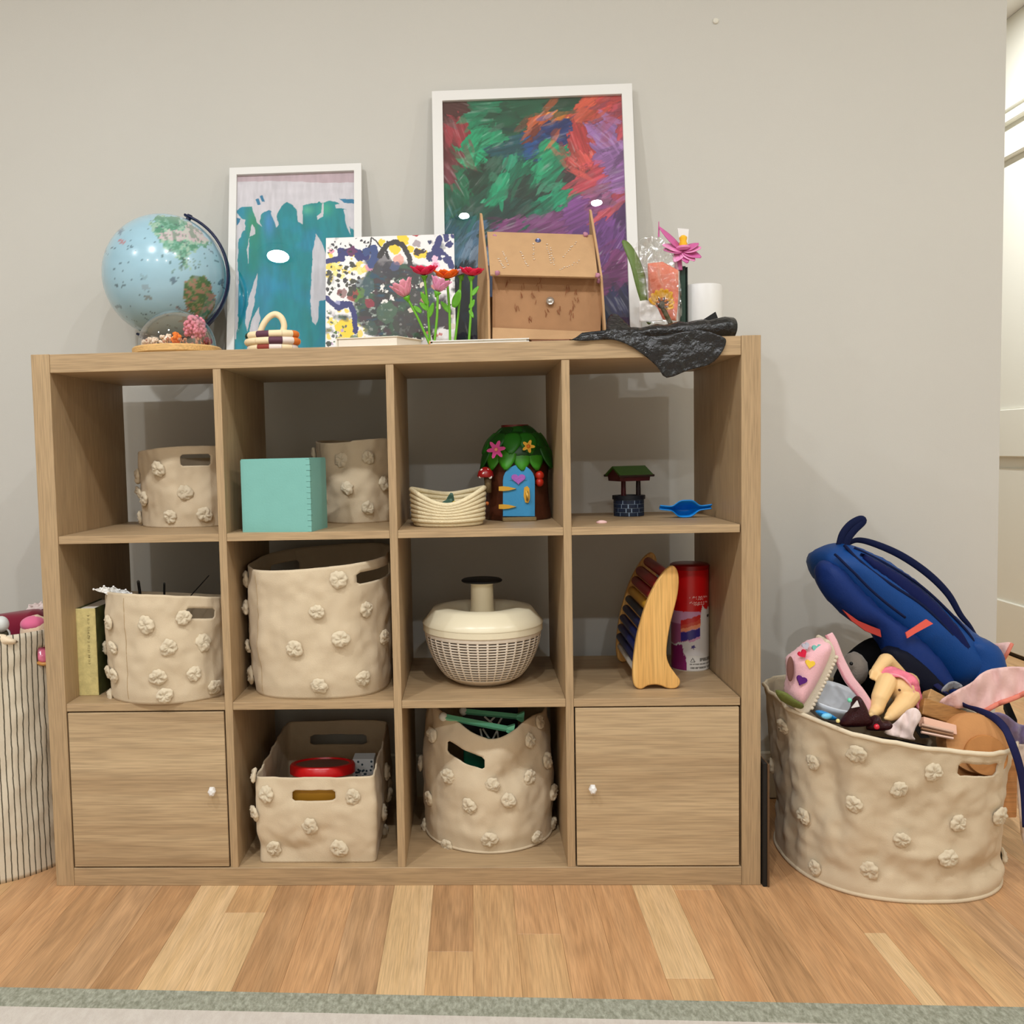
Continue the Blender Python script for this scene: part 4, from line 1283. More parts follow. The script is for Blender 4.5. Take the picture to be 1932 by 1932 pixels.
def cloth_bin(name, label, group, c, outline, z0, rim, prof, cat='fabric bin', poms=(), holes=(), pom_r=.0172, dents=(), lump=.0055, mtl=None, seam=None, thick=.0035, nt=150, nh=46, lean=(0, 0), piping=None, rimband=None, uvn=0, flat_back=None):
    """open fabric bin. outline(t) -> (x, y) unit outline, t = 0 faces the room; rim(t) -> height; prof(v) -> scale"""
    mtl = mtl or M_can
    cx, cy = c
    sd_ = cx * 7.3 + z0 * 3.1
    def P(t, v, bump=True):
        ox, oy = outline(t)
        s = prof(v)
        h = rim(t) * v
        x, y = ox * s, oy * s
        d = Vector((ox, oy, 0)).normalized()
        q = 0.0
        if bump:
            q = lump * noise.noise(Vector((ox * 22, oy * 22, h * 16 + sd_))) + lump * .45 * noise.noise(Vector((ox * 55, oy * 55, h * 45 + sd_))) + lump * .5 * (abs(noise.noise(Vector((ox * 30 + 9, oy * 30, h * 24 + sd_)))) - .25)
            for (dt, dv, st_, sv_, amp) in dents:
                w = ((t - dt + .5) % 1) - .5
                q += amp * math.exp(-(w / st_) ** 2 - ((v - dv) / sv_) ** 2)
            q *= min(1, v * 6)
        return Vector((cx + x + d.x * q + lean[0] * h, cy + y + d.y * q + lean[1] * h, z0 + h))
    samples = [(i / 220, j / 70) for i in range(220) for j in range(71)]
    SP = None
    def find(px, py):
        nonlocal SP
        if SP is None:
            SP = []
            for (t, v) in samples:
                p = P(t, v)
                ox, oy = outline(t)
                if (CAM_P - p).dot(Vector((ox, oy, 0))) > -.06:
                    SP.append((t, v, *proj(p)))
        return min(SP, key=lambda s: (s[2] - px) ** 2 + (s[3] - py) ** 2)[:2]
    ts = [i / nt for i in range(nt)]
    vs = [j / nh for j in range(nh + 1)]
    H = []
    for hl in holes:
        if len(hl) == 4 and not isinstance(hl[0], (tuple, list)):
            t0, v0, t1, v1 = hl
        else:
            (a0, b0), (a1, b1), (a2, b2) = find(*hl[0]), find(*hl[1]), find(*hl[2])
            t0, t1 = (a0 + a1) / 2, a2
            if t1 < t0:
                t1 += 1
            v0, v1 = min(b0, b1), max(b0, b1)
        ct, cvv = (t1 - t0) * .065, (v1 - v0) * .18
        H.append((t0, t1, v0, v1, ct, cvv))
        tl_ = [t0, t0 + ct, t1 - ct, t1]
        vl_ = [v0, v0 + cvv, v1 - cvv, v1]
        near = lambda x, q, e: abs(((x - q + .5) % 1) - .5) < e
        ts = [t for t in ts if not (near(t, t0 + ct / 2, ct / 2 + .35 / nt) or near(t, t1 - ct / 2, ct / 2 + .35 / nt))] + [q % 1 for q in tl_]
        vs = [v for v in vs if not (v0 - .3 / nh < v < v0 + cvv + .3 / nh or v1 - cvv - .3 / nh < v < v1 + .3 / nh)] + vl_
    ts, vs = sorted(ts), sorted(vs)
    nT, nV = len(ts), len(vs)
    V = [P(t, v) for v in vs for t in ts]
    F = []
    for j in range(nV - 1):
        vm = (vs[j] + vs[j + 1]) / 2
        for i in range(nT):
            i2 = (i + 1) % nT
            tm = (ts[i] + (ts[i2] if i2 else ts[i2] + 1)) / 2
            q = (j * nT + i, j * nT + i2, (j + 1) * nT + i2, (j + 1) * nT + i)
            drop = False
            for (t0, t1, v0, v1, ct, cvv) in H:
                for sh in (0, 1):
                    tt = tm + sh
                    if t0 < tt < t1 and v0 < vm < v1:
                        drop = True
                        lft, rgt, lowr, uppr = tt < t0 + ct, tt > t1 - ct, vm < v0 + cvv, vm > v1 - cvv
                        if lft and lowr: F.append((q[0], q[1], q[3]))
                        elif rgt and lowr: F.append((q[0], q[1], q[2]))
                        elif lft and uppr: F.append((q[0], q[2], q[3]))
                        elif rgt and uppr: F.append((q[1], q[2], q[3]))
            if not drop:
                F.append(q)
    ci = len(V)
    V.append(Vector((cx, cy, z0 + .004)))
    for i in range(nT):
        F.append((i, ci, (i + 1) % nT))
    th_ = thing(name, label, cat, (cx, cy, z0), group)
    body = put('body', ([tuple(p) for p in V], F), mtl, th_, smooth=True, solid=thick, off=-1.0)
    if uvn:
        uvl = body.data.uv_layers.new(name='stripe')
        for poly in body.data.polygons:
            idx = [body.data.loops[l].vertex_index for l in poly.loop_indices]
            tv = [ts[i % nT] if i < ci else 0 for i in idx]
            if max(tv) - min(tv) > .5:
                tv = [x + 1 if x < .5 else x for x in tv]
            for l, x, i in zip(poly.loop_indices, tv, idx):
                uvl.data[l].uv = (x * uvn, vs[i // nT] if i < ci else 0)
    if seam:
        t0, v0 = find(*seam)
        put('seam', tube([P(t0 + .0005 * math.sin(k), .04 + .92 * k / 24) + Vector((outline(t0)[0], outline(t0)[1], 0)).normalized() * .0002 for k in range(25)], .0008, 6), mat('seam_thread', (176, 152, 118), .9), th_)
    if piping:
        put('base_piping', tube([P(k / 90, .012) for k in range(90)], piping, 8, closed=True), M_can, th_, smooth=True)
    if rimband:
        put('rim', tube([P(k / 120, 1.0) for k in range(120)], rimband, 8, rb=rimband * 1.4, closed=True), mat('canvas_rim', (226, 210, 182), .95), th_, smooth=True)
    for pm in poms:
        if isinstance(pm[0], str):
            t, v = pm[1], pm[2]
        else:
            t, v = find(*pm[:2])
        p = P(t, v)
        e = 1e-3
        n = (P(t + e, v, False) - P(t - e, v, False)).cross(P(t, min(v + .01, 1), False) - P(t, v - .01, False))
        if n.dot(Vector((*outline(t), 0))) < 0:
            n = -n
        n.normalize()
        n = (n + Vector((pr_.uniform(-.12, .12), pr_.uniform(-.12, .12), pr_.uniform(-.2, .1)))).normalized()
        r_ = pom_r * pr_.uniform(.9, 1.12)
        o = bpy.data.objects.new('pompom', pr_.choice(POMS))
        COL.objects.link(o)
        o.parent = th_
        zax = n
        xax = Vector((0, 0, 1)).cross(zax).normalized()
        yax = zax.cross(xax)
        M3 = Matrix((xax, yax, zax)).transposed()
        o.matrix_local = Matrix.Translation(p + n * .001 - ORG[th_.name]) @ M3.to_4x4() @ Matrix.Rotation(pr_.uniform(0, 6.28), 4, 'Z') @ Matrix.Diagonal((r_, r_ * pr_.uniform(.85, 1), r_ * .72, 1))
        ORG[o.name] = p
    return th_, P, find
def circ(rx, ry=None, n=2.0):
    ry = ry or rx
    def f(t):
        a = 2 * math.pi * t
        s, c = math.sin(a), -math.cos(a)
        k = (abs(s) ** n + abs(c) ** n) ** (-1 / n)
        return rx * s * k, ry * c * k
    return f
GRP = 'cream pompom bins in the cubbies'
# top row, left cubby
cloth_bin('fabric_bin', 'small round pompom bin alone in the top left cubby', GRP, (.243, .296), circ(.127), S1, lambda t: .168 + .014 * math.cos(2 * math.pi * (t - .05)) * 1.0, lambda v: .99 + .06 * v - .02 * math.sin(v * 3.1),
          poms=[(300, 884), (351, 930), (322, 975), (386, 970), (274, 941), (268, 976), (252, 900), (256, 930), ('t', .33, .6), ('t', .6, .4)], holes=[((339, 858), (340, 880), (399, 868))],
          dents=[(.08, .3, .06, .2, .004), (.9, .1, .05, .2, -.006), (.02, .55, .03, .3, -.003)])
# top row, second cubby (behind the teal box)
cloth_bin('fabric_bin', 'narrow pompom bin half hidden behind the teal wooden box', GRP, (.628, .305), circ(.092, .105), S1, lambda t: .186 + .004 * math.sin(12 * t), lambda v: .98 + .10 * v,
          poms=[(645, 868), (694, 862), (655, 920), (724, 910), (693, 958), (583, 858), ('t', .3, .3), ('t', .25, .75), ('t', .85, .3)], dents=[(.95, .85, .04, .25, -.012), (.05, .4, .05, .3, .005)])
# middle row, left cubby
b3, P3b, _ = cloth_bin('fabric_bin', 'middle sized pompom bin holding black sticks beside the small book', GRP, (.232, .128), circ(.134, .134, 2.2), S2, lambda t: .209 + .020 * math.cos(2 * math.pi * t) - .008 * math.sin(2 * math.pi * t), lambda v: 1.0 + .045 * v - .03 * v * v + .02 * math.sin(v * 3.1),
          poms=[(278, 1180), (348, 1166), (320, 1222), (299, 1276), (367, 1271), (405, 1295), (381, 1213), (313, 1312), (207, 1174), (203, 1222), (216, 1223), (208, 1268), (217, 1273), (212, 1314), ('t', .3, .5), ('t', .35, .2)],
          holes=[((349, 1147), (354, 1167), (405, 1150))], seam=(240, 1240), dents=[(.1, .75, .04, .2, -.006), (.17, .5, .05, .3, -.008), (.0, .06, .1, .06, .004)])
# middle row, second cubby: the big one
b4, _, _ = cloth_bin('fabric_bin', 'large empty pompom bin filling the middle row beside the salad spinner', GRP, (.556, .172), circ(.155, .160, 2.8), S2, lambda t: .283 + .010 * math.sin(2 * math.pi * t) - .008 * math.cos(2 * math.pi * t), lambda v: .95 + .055 * min(1, v * 2.5),
          poms=[(640, 1092), (600, 1153), (690, 1150), (641, 1206), (556, 1223), (603, 1294), (686, 1278), (724, 1203), (452, 1095), (455, 1147), (463, 1220), (474, 1273), ('t', .3, .3), ('t', .27, .8)],
          holes=[((671, 1080), (673, 1104), (737, 1080)), (.58, .80, .66, .90)], seam=(486, 1200), dents=[(.13, .45, .05, .3, -.010), (.12, .2, .03, .15, .006), (.0, .1, .15, .08, .004)], pom_r=.0178)
# bottom row: rectangular bin
def rrect(a, b, r=.012):
    L = [(0, -b), (a - r, -b)] + [(a - r + r * math.sin(q), -b + r - r * math.cos(q)) for q in [math.pi / 8 * k for k in range(1, 5)]] + [(a, b - r)] + \
        [(a - r + r * math.cos(q), b - r + r * math.sin(q)) for q in [math.pi / 8 * k for k in range(1, 5)]] + [(-a + r, b)] + [(-a + r - r * math.sin(q), b - r + r * math.cos(q)) for q in [math.pi / 8 * k for k in range(1, 5)]] + \
        [(-a, -b + r)] + [(-a + r - r * math.cos(q), -b + r - r * math.sin(q)) for q in [math.pi / 8 * k for k in range(1, 5)]] + [(0, -b)]
    S = [0]
    for p, q in zip(L[:-1], L[1:]):
        S.append(S[-1] + math.hypot(q[0] - p[0], q[1] - p[1]))
    def f(t):
        s = (t % 1) * S[-1]
        for i in range(len(L) - 1):
            if s <= S[i + 1] + 1e-12:
                k = (s - S[i]) / max(S[i + 1] - S[i], 1e-9)
                return L[i][0] + (L[i + 1][0] - L[i][0]) * k, L[i][1] + (L[i + 1][1] - L[i][1]) * k
        return L[-1]
    return f
b5, P5, _ = cloth_bin('fabric_bin', 'rectangular pompom bin with a red-lidded tub inside', GRP, (.552, .190), rrect(.124, .166), S3, lambda t: .184 + .022 * (1 - math.cos(2 * math.pi * t)) / 2, lambda v: 1.0 + .05 * math.sin(v * 2.6) - .015 * v,
          poms=[(503, 1498), (664, 1502), (583, 1558), (519, 1599), (640, 1600), (481, 1463), (467, 1534), (721, 1534), (732, 1572), (738, 1500), ('t', .3, .4), ('t', .25, .7)], holes=[((552, 1491), (553, 1511), (635, 1500)), (.44, .70, .56, .83)],
          dents=[(.93, .1, .04, .2, -.010), (.05, .4, .05, .3, .004), (.95, .5, .05, .3, .005)], seam=None, pom_r=.0176)
# bottom row: sagging round bin
def rim6(t):
    w = ((t - .01 + .5) % 1) - .5
    return .298 - .052 * math.exp(-(w / .105) ** 2) - .018 * math.exp(-((w - .18) / .06) ** 2) + .004 * math.sin(9 * t)
b6, P6, _ = cloth_bin('fabric_bin', 'sagging round pompom bin of teal toy pieces in the bottom row', GRP, (.916, .208), circ(.143), S3, rim6, lambda v: 1.0 + .03 * math.sin(v * 3.1) - .14 * max(0, v - .45) ** 1.2,
          poms=[(845, 1462), (998, 1466), (929, 1478), (887, 1521), (960, 1511), (925, 1583), (1011, 1579), (845, 1594), (796, 1556), (811, 1505), (795, 1440), (818, 1385), (999, 1397), (1041, 1494), (1050, 1552), (1030, 1435), (1016, 1362), ('t', .3, .2)],
          holes=[((842, 1394), (844, 1421), (913, 1424))], dents=[(.06, .62, .06, .1, -.014), (.10, .72, .04, .12, -.012), (.97, .55, .05, .1, .006), (.02, .12, .1, .08, .006)], pom_r=.0172, piping=.003)
# ================================================================== things in the cubbies
# teal wooden box
a, b, c = atz(458, 1004, S1), atz(588, 1003.5, S1), atz(634, 995, S1)
u = Vector((b.x - a.x, b.y - a.y, 0))
bw_ = u.length
u.normalize()
v = Vector((-u.y, u.x, 0))
bd = abs((c - b).dot(v))
bh = aty(522, 867.5, a.y).z - S1
M_teal = mat('teal_paint', (124, 182, 172), 0.55, .35, bump=.12, bscale=260, vary=.02, vscale=30)
tb = thing('teal_box', 'teal painted wooden box with finger jointed corners in the top row', 'box', (a.x + u.x * bw_ / 2, a.y + bd / 2, S1))
def obox(a0, a1, b0, b1, z0, z1):
    q = [a + u * s + v * t for s, t in ((a0, b0), (a1, b0), (a1, b1), (a0, b1))]
    return [(p.x, p.y, z) for z in (z0, z1) for p in q], [(3, 2, 1, 0), (4, 5, 6, 7), (0, 1, 5, 4), (1, 2, 6, 5), (2, 3, 7, 6), (3, 0, 4, 7)]
tk = .008
nf = 13
fh = bh / nf
fr, sd_ = [obox(0, bw_ - tk, 0, tk, S1, S1 + bh)], [obox(bw_ - tk, bw_, tk, bd - tk, S1, S1 + bh)]
for k in range(nf):
    z0, z1 = S1 + k * fh + .0003, S1 + (k + 1) * fh - .0003
    (fr if k % 2 == 0 else sd_).append(obox(bw_ - tk - .0001, bw_ + (.0004 if k % 2 else .0), -.0003 if k % 2 == 0 else 0, tk + .0001, z0, z1))
put('front_panel', join(*fr), M_teal, tb)
put('side_panel', join(*sd_), M_teal, tb)
put('side_panel', obox(0, tk, tk, bd - tk, S1, S1 + bh), M_teal, tb)
put('back_panel', obox(0, bw_, bd - tk, bd, S1, S1 + bh), M_teal, tb)
put('base', obox(tk, bw_ - tk, tk, bd - tk, S1 + .001, S1 + .007), M_teal, tb)
put('lid', obox(.001, bw_ - .001, .001, bd - .001, S1 + bh, S1 + bh + .0025), M_teal, tb)

# coiled rope basket
rc = Vector(((aty(770, 925, .11).x + aty(919, 920, .11).x) / 2, .118, S1))
rrx = (aty(919, 920, .11).x - aty(770, 925, .11).x) / 2 - .006
rb = thing('rope_basket', 'small cream coiled rope basket with a dipped rim', 'basket', rc, None)
M_rope = mat('cotton_rope', (232, 216, 178), 0.9, .15, bump=.9, bscale=420, vary=.04, vscale=60)
for k in range(8):
    pts = []
    for i in range(56):
        t = 2 * math.pi * i / 56
        lift = (k / 7) ** 1.5 * (.016 * abs(math.sin(t)) ** 1.6 - .018 * max(0, math.cos(t)) ** 3 + .004)
        e = 1 + .05 * k / 7 - .06 * (k == 0)
        pts.append((rc.x + rrx * e * .95 * math.sin(t), rc.y - .066 * e * math.cos(t), S1 + .0055 + k * .0077 + lift * .95))
    put('rope_coil', tube(pts, .0052, 8, closed=True), M_rope, rb, smooth=True)
put('base', lathe([(.0, .002), (rrx * .9, .002), (rrx * .9, .006), (0, .006)], 40, rc, sy=.72, cap=False), M_rope, rb)
lc = aty(846, 938, .11)
tl = thing('toy_leaf', 'dark green toy leaf lying in the rope basket', 'toy', (lc.x, .11, S1 + .007))
for k, (dx, dy, an) in enumerate([(-.012, 0, 40), (.002, .004, 80), (.016, .0, 20)]):
    d = Vector((math.cos(math.radians(an)), -.2, math.sin(math.radians(an)) * .8))
    petal((lc.x + dx - d.x * .01, .11 + dy, S1 + .035), d, .034, .009, .1, mat('toy_leaf_green', (72, 104, 88), .5), tl, (0, -.8, .5), 'leaf_blade')
put('stem', tube([(lc.x - .02, .11, S1 + .008), (lc.x, .11, S1 + .04)], .003, 8), mat('toy_leaf_stem', (60, 90, 76), .5), tl)
put('yellow_tip', ball((lc.x + .012, .105, S1 + .046), .006, 10, 7), mat('toy_yellow', (200, 170, 60), .5), tl, smooth=True)

# fairy tree house
hc = Vector((aty(978, 984, .245).x, .262, S1))
hb = thing('fairy_house', 'painted toy fairy house with leafy green roof and blue arched door', 'toy house', hc)
M_bark = mat('bark_paint', (84, 42, 24), 0.45, .4, bump=.6, bscale=60, vary=.25, vscale=40)
sc_ = .001
bprof = [(.073, 0), (.075, .004), (.073, .02), (.070, .05), (.069, .09), (.072, .13), (.066, .16), (.05, .19)]
g = lathe(bprof, 48, hc)
V = []
for p in g[0]:
    d = Vector((p[0] - hc.x, p[1] - hc.y, 0))
    an = math.atan2(d.y, d.x)
    k = 1 + .018 * math.sin(an * 13 + p[2] * 30) + .012 * math.sin(an * 23 - p[2] * 50)
    V.append((hc.x + d.x * k, hc.y + d.y * k, p[2]))
put('trunk', (V, g[1]), M_bark, hb, smooth=True)
fy = hc.y - .074
def hp(px, py, off=0.0):
    return aty(px, py, fy - off)
GRN = [mat('leaf_paint_%d' % i, c, .4, .45) for i, c in enumerate([(36, 116, 28), (24, 88, 24), (58, 140, 30), (18, 66, 22)])]
def roofleaf(an, z0, r0, L, w, drop, m, seed):
    ca, sa = math.sin(an), -math.cos(an)
    base = Vector((hc.x + ca * r0, hc.y + sa * r0, S1 + z0))
    d = Vector((ca * math.cos(drop), sa * math.cos(drop), -math.sin(drop)))
    nrm = Vector((ca * math.sin(drop), sa * math.sin(drop), math.cos(drop)))
    s = d.cross(nrm)
    poly = []
    for k in range(13):
        t = k / 12
        poly.append((w * math.sin(math.pi * min(1, .18 + .80 * t)) ** .7, t))
    def f(a_, b_):
        ww = w * max(0.02, math.sin(math.pi * (.2 + .79 * b_))) ** .75
        q = (a_ - .5) * 2
        return base + d * (L * b_) + s * (ww * q) + nrm * (.004 * (1 - q * q) + .003 * math.cos(b_ * 3) - .012 * b_ * b_)
    put('roof_leaf', grid(6, 8, f), m, hb, smooth=True, solid=.0035)
put('roof', lathe([(.076, .135), (.078, .150), (.066, .178), (.045, .198), (.030, .206)], 40, hc), GRN[3], hb, smooth=True)
rg = random.Random(2)
for k in range(14):
    roofleaf(2 * math.pi * k / 14 + .1, .166, .060, .056, .022, .92 + rg.uniform(-.1, .1), GRN[(k * 2) % 3 if k % 3 else 2], k)
for k in range(11):
    roofleaf(2 * math.pi * k / 11 + .35, .190, .048, .050, .022, .66 + rg.uniform(-.1, .1), GRN[k % 2], k)
for k in range(8):
    roofleaf(2 * math.pi * k / 8, .205, .024, .044, .022, .42 + rg.uniform(-.08, .08), GRN[3 if k % 2 else 1], k)
zt = aty(965, 806, hc.y).z
put('chimney_cap', lathe([(.024, .203), (.028, zt - S1 - .002), (.031, zt - S1), (.031, zt - S1 + .005), (.026, zt - S1 + .005)], 28, (hc.x - .004, hc.y, S1)), mat('cap_red', (104, 34, 26), .5), hb, smooth=True, angle=40)
def plate(poly, y, th, m, name, parent=hb, flip=False, smooth=False, by=None):
    return put(name, prism(poly, lambda px, py: aty(px, py, y), (0, th, 0)), m, parent, smooth=smooth)
def archpoly(x0, x1, yb, yt, n=12):
    r = (x1 - x0) / 2
    P = [(x0, yb)]
    for k in range(n + 1):
        t = math.pi * k / n
        P.append(((x0 + x1) / 2 - r * math.cos(t), yt + r - r * math.sin(t)))
    P.append((x1, yb))
    return P
M_dblue = mat('door_blue', (58, 146, 196), .45, .4, bump=.2, bscale=120)
dr = plate(archpoly(949, 1009, 974, 877), fy - .004, .012, M_dblue, 'door')
plate(archpoly(962, 994, 906, 890), fy - .0055, .003, M_dblue, 'door_inset', dr)
hpo = [(978 + 13.5 * x, 903 - 11 * y) for x, y in heart(1.0, 24)]
plate(hpo, fy - .008, .004, mat('heart_lilac', (170, 96, 186), .45, bump=.5, bscale=300), 'heart', dr)
M_gold = mat('hinge_gold', (218, 164, 48), .4, .5)
for yy in (922, 956):
    plate([(941, yy - 4), (950, yy - 4.5), (960, yy - 3.5), (974, yy), (960, yy + 3.5), (950, yy + 4.5), (941, yy + 4)], fy - .008, .004, M_gold, 'hinge', dr)
plate([(989, 920), (995, 917), (999, 922), (1000, 940), (997, 949), (991, 948), (988, 936)], fy - .008, .004, M_gold, 'handle_plate', dr)
put('handle', tube([aty(994, 927, fy - .011), aty(995, 934, fy - .016), aty(995, 944, fy - .011)], .0026, 8), mat('handle_gold', (236, 190, 90), .35, .5), dr, smooth=True)
q0, q1 = aty(948, 985, fy - .004), aty(1012, 975, fy - .004)
put('doorstep', box(q0.x, q1.x, fy - .012, fy + .02, S1, q1.z, .0015), mat('step_stone', (128, 108, 70), .7, bump=.4), hb)
def bloom(px, py, r, c, cc, y, n=6):
    P = []
    for k in range(n * 6):
        t = 2 * math.pi * k / (n * 6)
        P.append((px + r * (.72 + .28 * math.cos(n * t)) * math.cos(t - 1.2), py + r * (.72 + .28 * math.cos(n * t)) * math.sin(t - 1.2)))
    f = plate(P, y, .005, mat('bloom_%d%d' % (c[0], c[2]), c, .45, bump=.5, bscale=200), 'flower')
    put('flower_center', ball(aty(px, py, y - .001), .0042, 10, 8, ry=.003), mat('bloomc_%d' % cc[1], cc, .5), f, smooth=True)
bloom(936, 848, 18.5, (206, 60, 138), (236, 150, 130), fy - .016)
bloom(997, 842, 13, (236, 178, 44), (222, 120, 30), fy - .012, 5)
# toadstool at the left, mushrooms at the right
tc_ = aty(916, 895, fy + .005)
tsz = put('toadstool_cap', lathe([(.017, -.006), (.0185, -.003), (.016, .006), (.010, .013), (.003, .0165)], 24, (tc_.x, fy + .005, tc_.z)), mat('toadstool_red', (146, 16, 18), .35, .5), hb, smooth=True, angle=50)
for px, py, r in [(913, 894, .0037), (906, 900, .003), (925, 900, .0042), (909, 887, .003), (920, 887, .003)]:
    y = fy + .005 - math.sqrt(max(.0, .0165 ** 2 - (aty(px, py, fy).x - tc_.x) ** 2)) * (.95 if py > 890 else .6)
    put('spot', ball(aty(px, py, y), r, 10, 7, ry=.0012), mat('spot_white', (232, 220, 210), .5), tsz, smooth=True)
put('toadstool_stalk', lathe([(.008, 0), (.0075, .02), (.009, .036)], 14, (tc_.x + .005, fy + .007, tc_.z - .041)), mat('stalk_tan', (112, 92, 60), .6), hb, smooth=True)
for px, py, r in [(1018, 897, .010), (1018, 910, .0095)]:
    put('berry', ball(aty(px, py, fy + .012), r, 14, 10, rz=r * 1.05), mat('berry_red', (190, 40, 20), .35, .5), hb, smooth=True)
put('snail', ball(aty(919, 950, fy + .01), .0045, 12, 8), mat('snail_orange', (206, 110, 50), .5), hb, smooth=True)

# wishing well
wcen = Vector((aty(1190, 975, .26).x, .285, S1))
ww = thing('toy_well', 'toy wishing well with stone wall, two posts and green roof', 'toy well', wcen)
wr = (aty(1220, 950, .285).x - aty(1163, 950, .285).x) / 2
M_stone = mat('well_stone', (28, 42, 66), .5, .4, vary=.25, vscale=60)
M_mort = mat('well_mortar', (176, 198, 222), .7)
hwell = aty(1190, 934, .285).z - S1
put('mortar', lathe([(wr * .95, 0.0005), (wr * .95, hwell - .006)], 40, wcen), M_mort, ww, smooth=True, angle=40)
for row in range(4):
    nst = 11
    z0, z1 = S1 + row * (hwell - .010) / 4 + .0006, S1 + (row + 1) * (hwell - .010) / 4 - .0006
    rg = random.Random(row)
    cuts = sorted([(k + rg.uniform(-.25, .25)) / nst for k in range(nst)])
    for k in range(nst):
        a0 = 2 * math.pi * (cuts[k] + row * .045) + .035
        a1 = 2 * math.pi * ((cuts[(k + 1) % nst] + (1 if k == nst - 1 else 0)) + row * .045) - .035
        P = []
        for rr_ in (wr * .9, wr):
            for q in range(4):
                t = a0 + (a1 - a0) * q / 3
                P.append((wcen.x + rr_ * math.cos(t), wcen.y + rr_ * math.sin(t)))
        V = [(x, y, z) for z in (z0, z1) for x, y in P]
        F = []
        for q in range(3):
            F += [(4 + q, 5 + q, 13 + q, 12 + q), (q + 1, q, 8 + q, 9 + q), (12 + q, 13 + q, 9 + q, 8 + q), (q, q + 1, 5 + q, 4 + q)]
        F += [(0, 4, 12, 8), (7, 3, 11, 15)]
        put('stone', (V, F), M_stone, ww)
put('rim', lathe([(wr * .98, hwell - .010), (wr * 1.08, hwell - .009), (wr * 1.08, hwell), (wr * .75, hwell), (wr * .72, hwell - .008)], 40, wcen, cap=False), mat('well_rim', (16, 20, 32), .5), ww, smooth=True, angle=40)
put('water_floor', lathe([(.0005, hwell - .012), (wr * .94, hwell - .012)], 24, wcen, cap=False), mat('well_dark', (10, 12, 18), .4), ww)
M_wred = mat('well_red', (74, 16, 22), .5, .4, vary=.2, vscale=40)
zr0, zr1, zrp = aty(1190, 907, .28).z, aty(1190, 897, .28).z, aty(1190, 883, .28).z
for x_, m_ in ((aty(1177, 920, .28).x, M_wred), (aty(1205, 920, .28).x, mat('well_post_dark', (34, 16, 22), .5))):
    put('post', lathe([(.0058, 0), (.0052, zr0 - S1 - hwell + .006)], 10, (x_, wcen.y, S1 + hwell - .004)), m_, ww, smooth=True, angle=40)
xa, xb = aty(1154, 900, .26).x, aty(1226, 900, .26).x
rot8 = Matrix.Translation(wcen) @ Matrix.Rotation(math.radians(16), 4, 'Z') @ Matrix.Translation(-wcen)
pr5 = [(-.030, zr0), (-.034, zr1), (0, zrp), (.034, zr1), (.030, zr0)]
put('roof_body', xf(prism(pr5, lambda y, z: (xa + .006, wcen.y + y, z), (xb - xa - .012, 0, 0)), rot8), M_wred, ww)
for s in (-1, 1):
    q = [(s * .040, zr1 - .002), (0, zrp + .001), (0, zrp + .005), (s * .042, zr1 + .002)]
    put('roof_slope', xf(prism(q, lambda y, z: (xa + (0.002), wcen.y + y, z), (xb - xa - .004, 0, 0)), rot8), mat('well_green', (58, 100, 26), .5), ww)
    put('eave', xf(tube([(xa, wcen.y + s * .040, zr1), (xb, wcen.y + s * .040, zr1)], .0028, 8), rot8), mat('well_eave', (48, 30, 24), .5), ww, smooth=True, angle=40)

# blue pointed dish, tipped towards the room
dc = aty(1290, 962, .20)
bt = thing('blue_dish', 'bright blue pointed toy dish lying on its side next to the well', 'toy dish', (dc.x, .20, S1))
M_bl = mat('dish_blue', (16, 136, 222), .35, .45)
def dish(a_, b_):
    x = (a_ - .5) * 2
    q = (b_ - .5) * 2
    wv = .021 * max(0, math.cos(x * math.pi / 2)) ** .8 * (1 if abs(x) < .55 else .75) + .0045
    wv = .0052 + .0165 * math.exp(-(x / .42) ** 4)
    dep = .034 * math.exp(-(x / .5) ** 4) * (1 - q * q) + .010 * (1 - q * q)
    yv, zv = dep, wv * q
    an = math.radians(24)
    return Vector((dc.x + x * .056, .178 + yv * math.cos(an) - zv * math.sin(an) * .9, S1 + .0195 + zv * math.cos(an) * .95 - yv * math.sin(an) * .25 + .004 * x * x))
g = grid(44, 18, dish)
mz = min(p[2] for p in g[0])
g = ([(p[0], p[1], p[2] + S1 + .002 - mz) for p in g[0]], g[1])
put('bowl', g, M_bl, bt, smooth=True, solid=.0024)
# pink chip
pcx = atz(1135, 987, S1)
tag(put('pink_piece', xf(lathe([(.011, 0), (.012, .0015), (.010, .004), (.004, .006)], 18, (0, 0, 0), sy=.6), Matrix.Translation((pcx.x, pcx.y, S1))), mat('pale_pink', (232, 190, 184), .5), smooth=True, angle=50), 'tiny pale pink toy piece on the shelf in front of the well', 'toy piece')

# salad spinner
sc = Vector((aty(913, 1300, .15).x, .168, S2))
R_ = (aty(1024, 1165, .16).x - aty(801, 1165, .16).x) / 2
sp = thing('salad_spinner', 'cream lidded salad spinner with slotted basket and black-topped knob', 'salad spinner', sc)
zrim = aty(913, 1172, sc.y).z - S2
M_ivory = mat('ivory_plastic', (226, 214, 184), .3, .45)
M_basket = mat('basket_plastic', (222, 208, 190), .4, .4)
def bprof2(t):           # 0 bottom -> 1 rim
    return R_ * (.50 + .50 * math.sin(min(1, t * 1.02) * math.pi / 2) ** .62), zrim * t
ncol, nrow = 38, 15
V, F = [], []
zs = [0, .10]
for r in range(nrow):
    b0 = .12 + .70 * r / nrow
    zs += [b0, b0 + .70 / nrow * .52]
zs += [.83, .9, 1.0]
zs = sorted(set(zs))
holes_r = {}
for r in range(nrow):
    b0 = .12 + .70 * r / nrow
    holes_r[round(b0, 6)] = True
ths = []
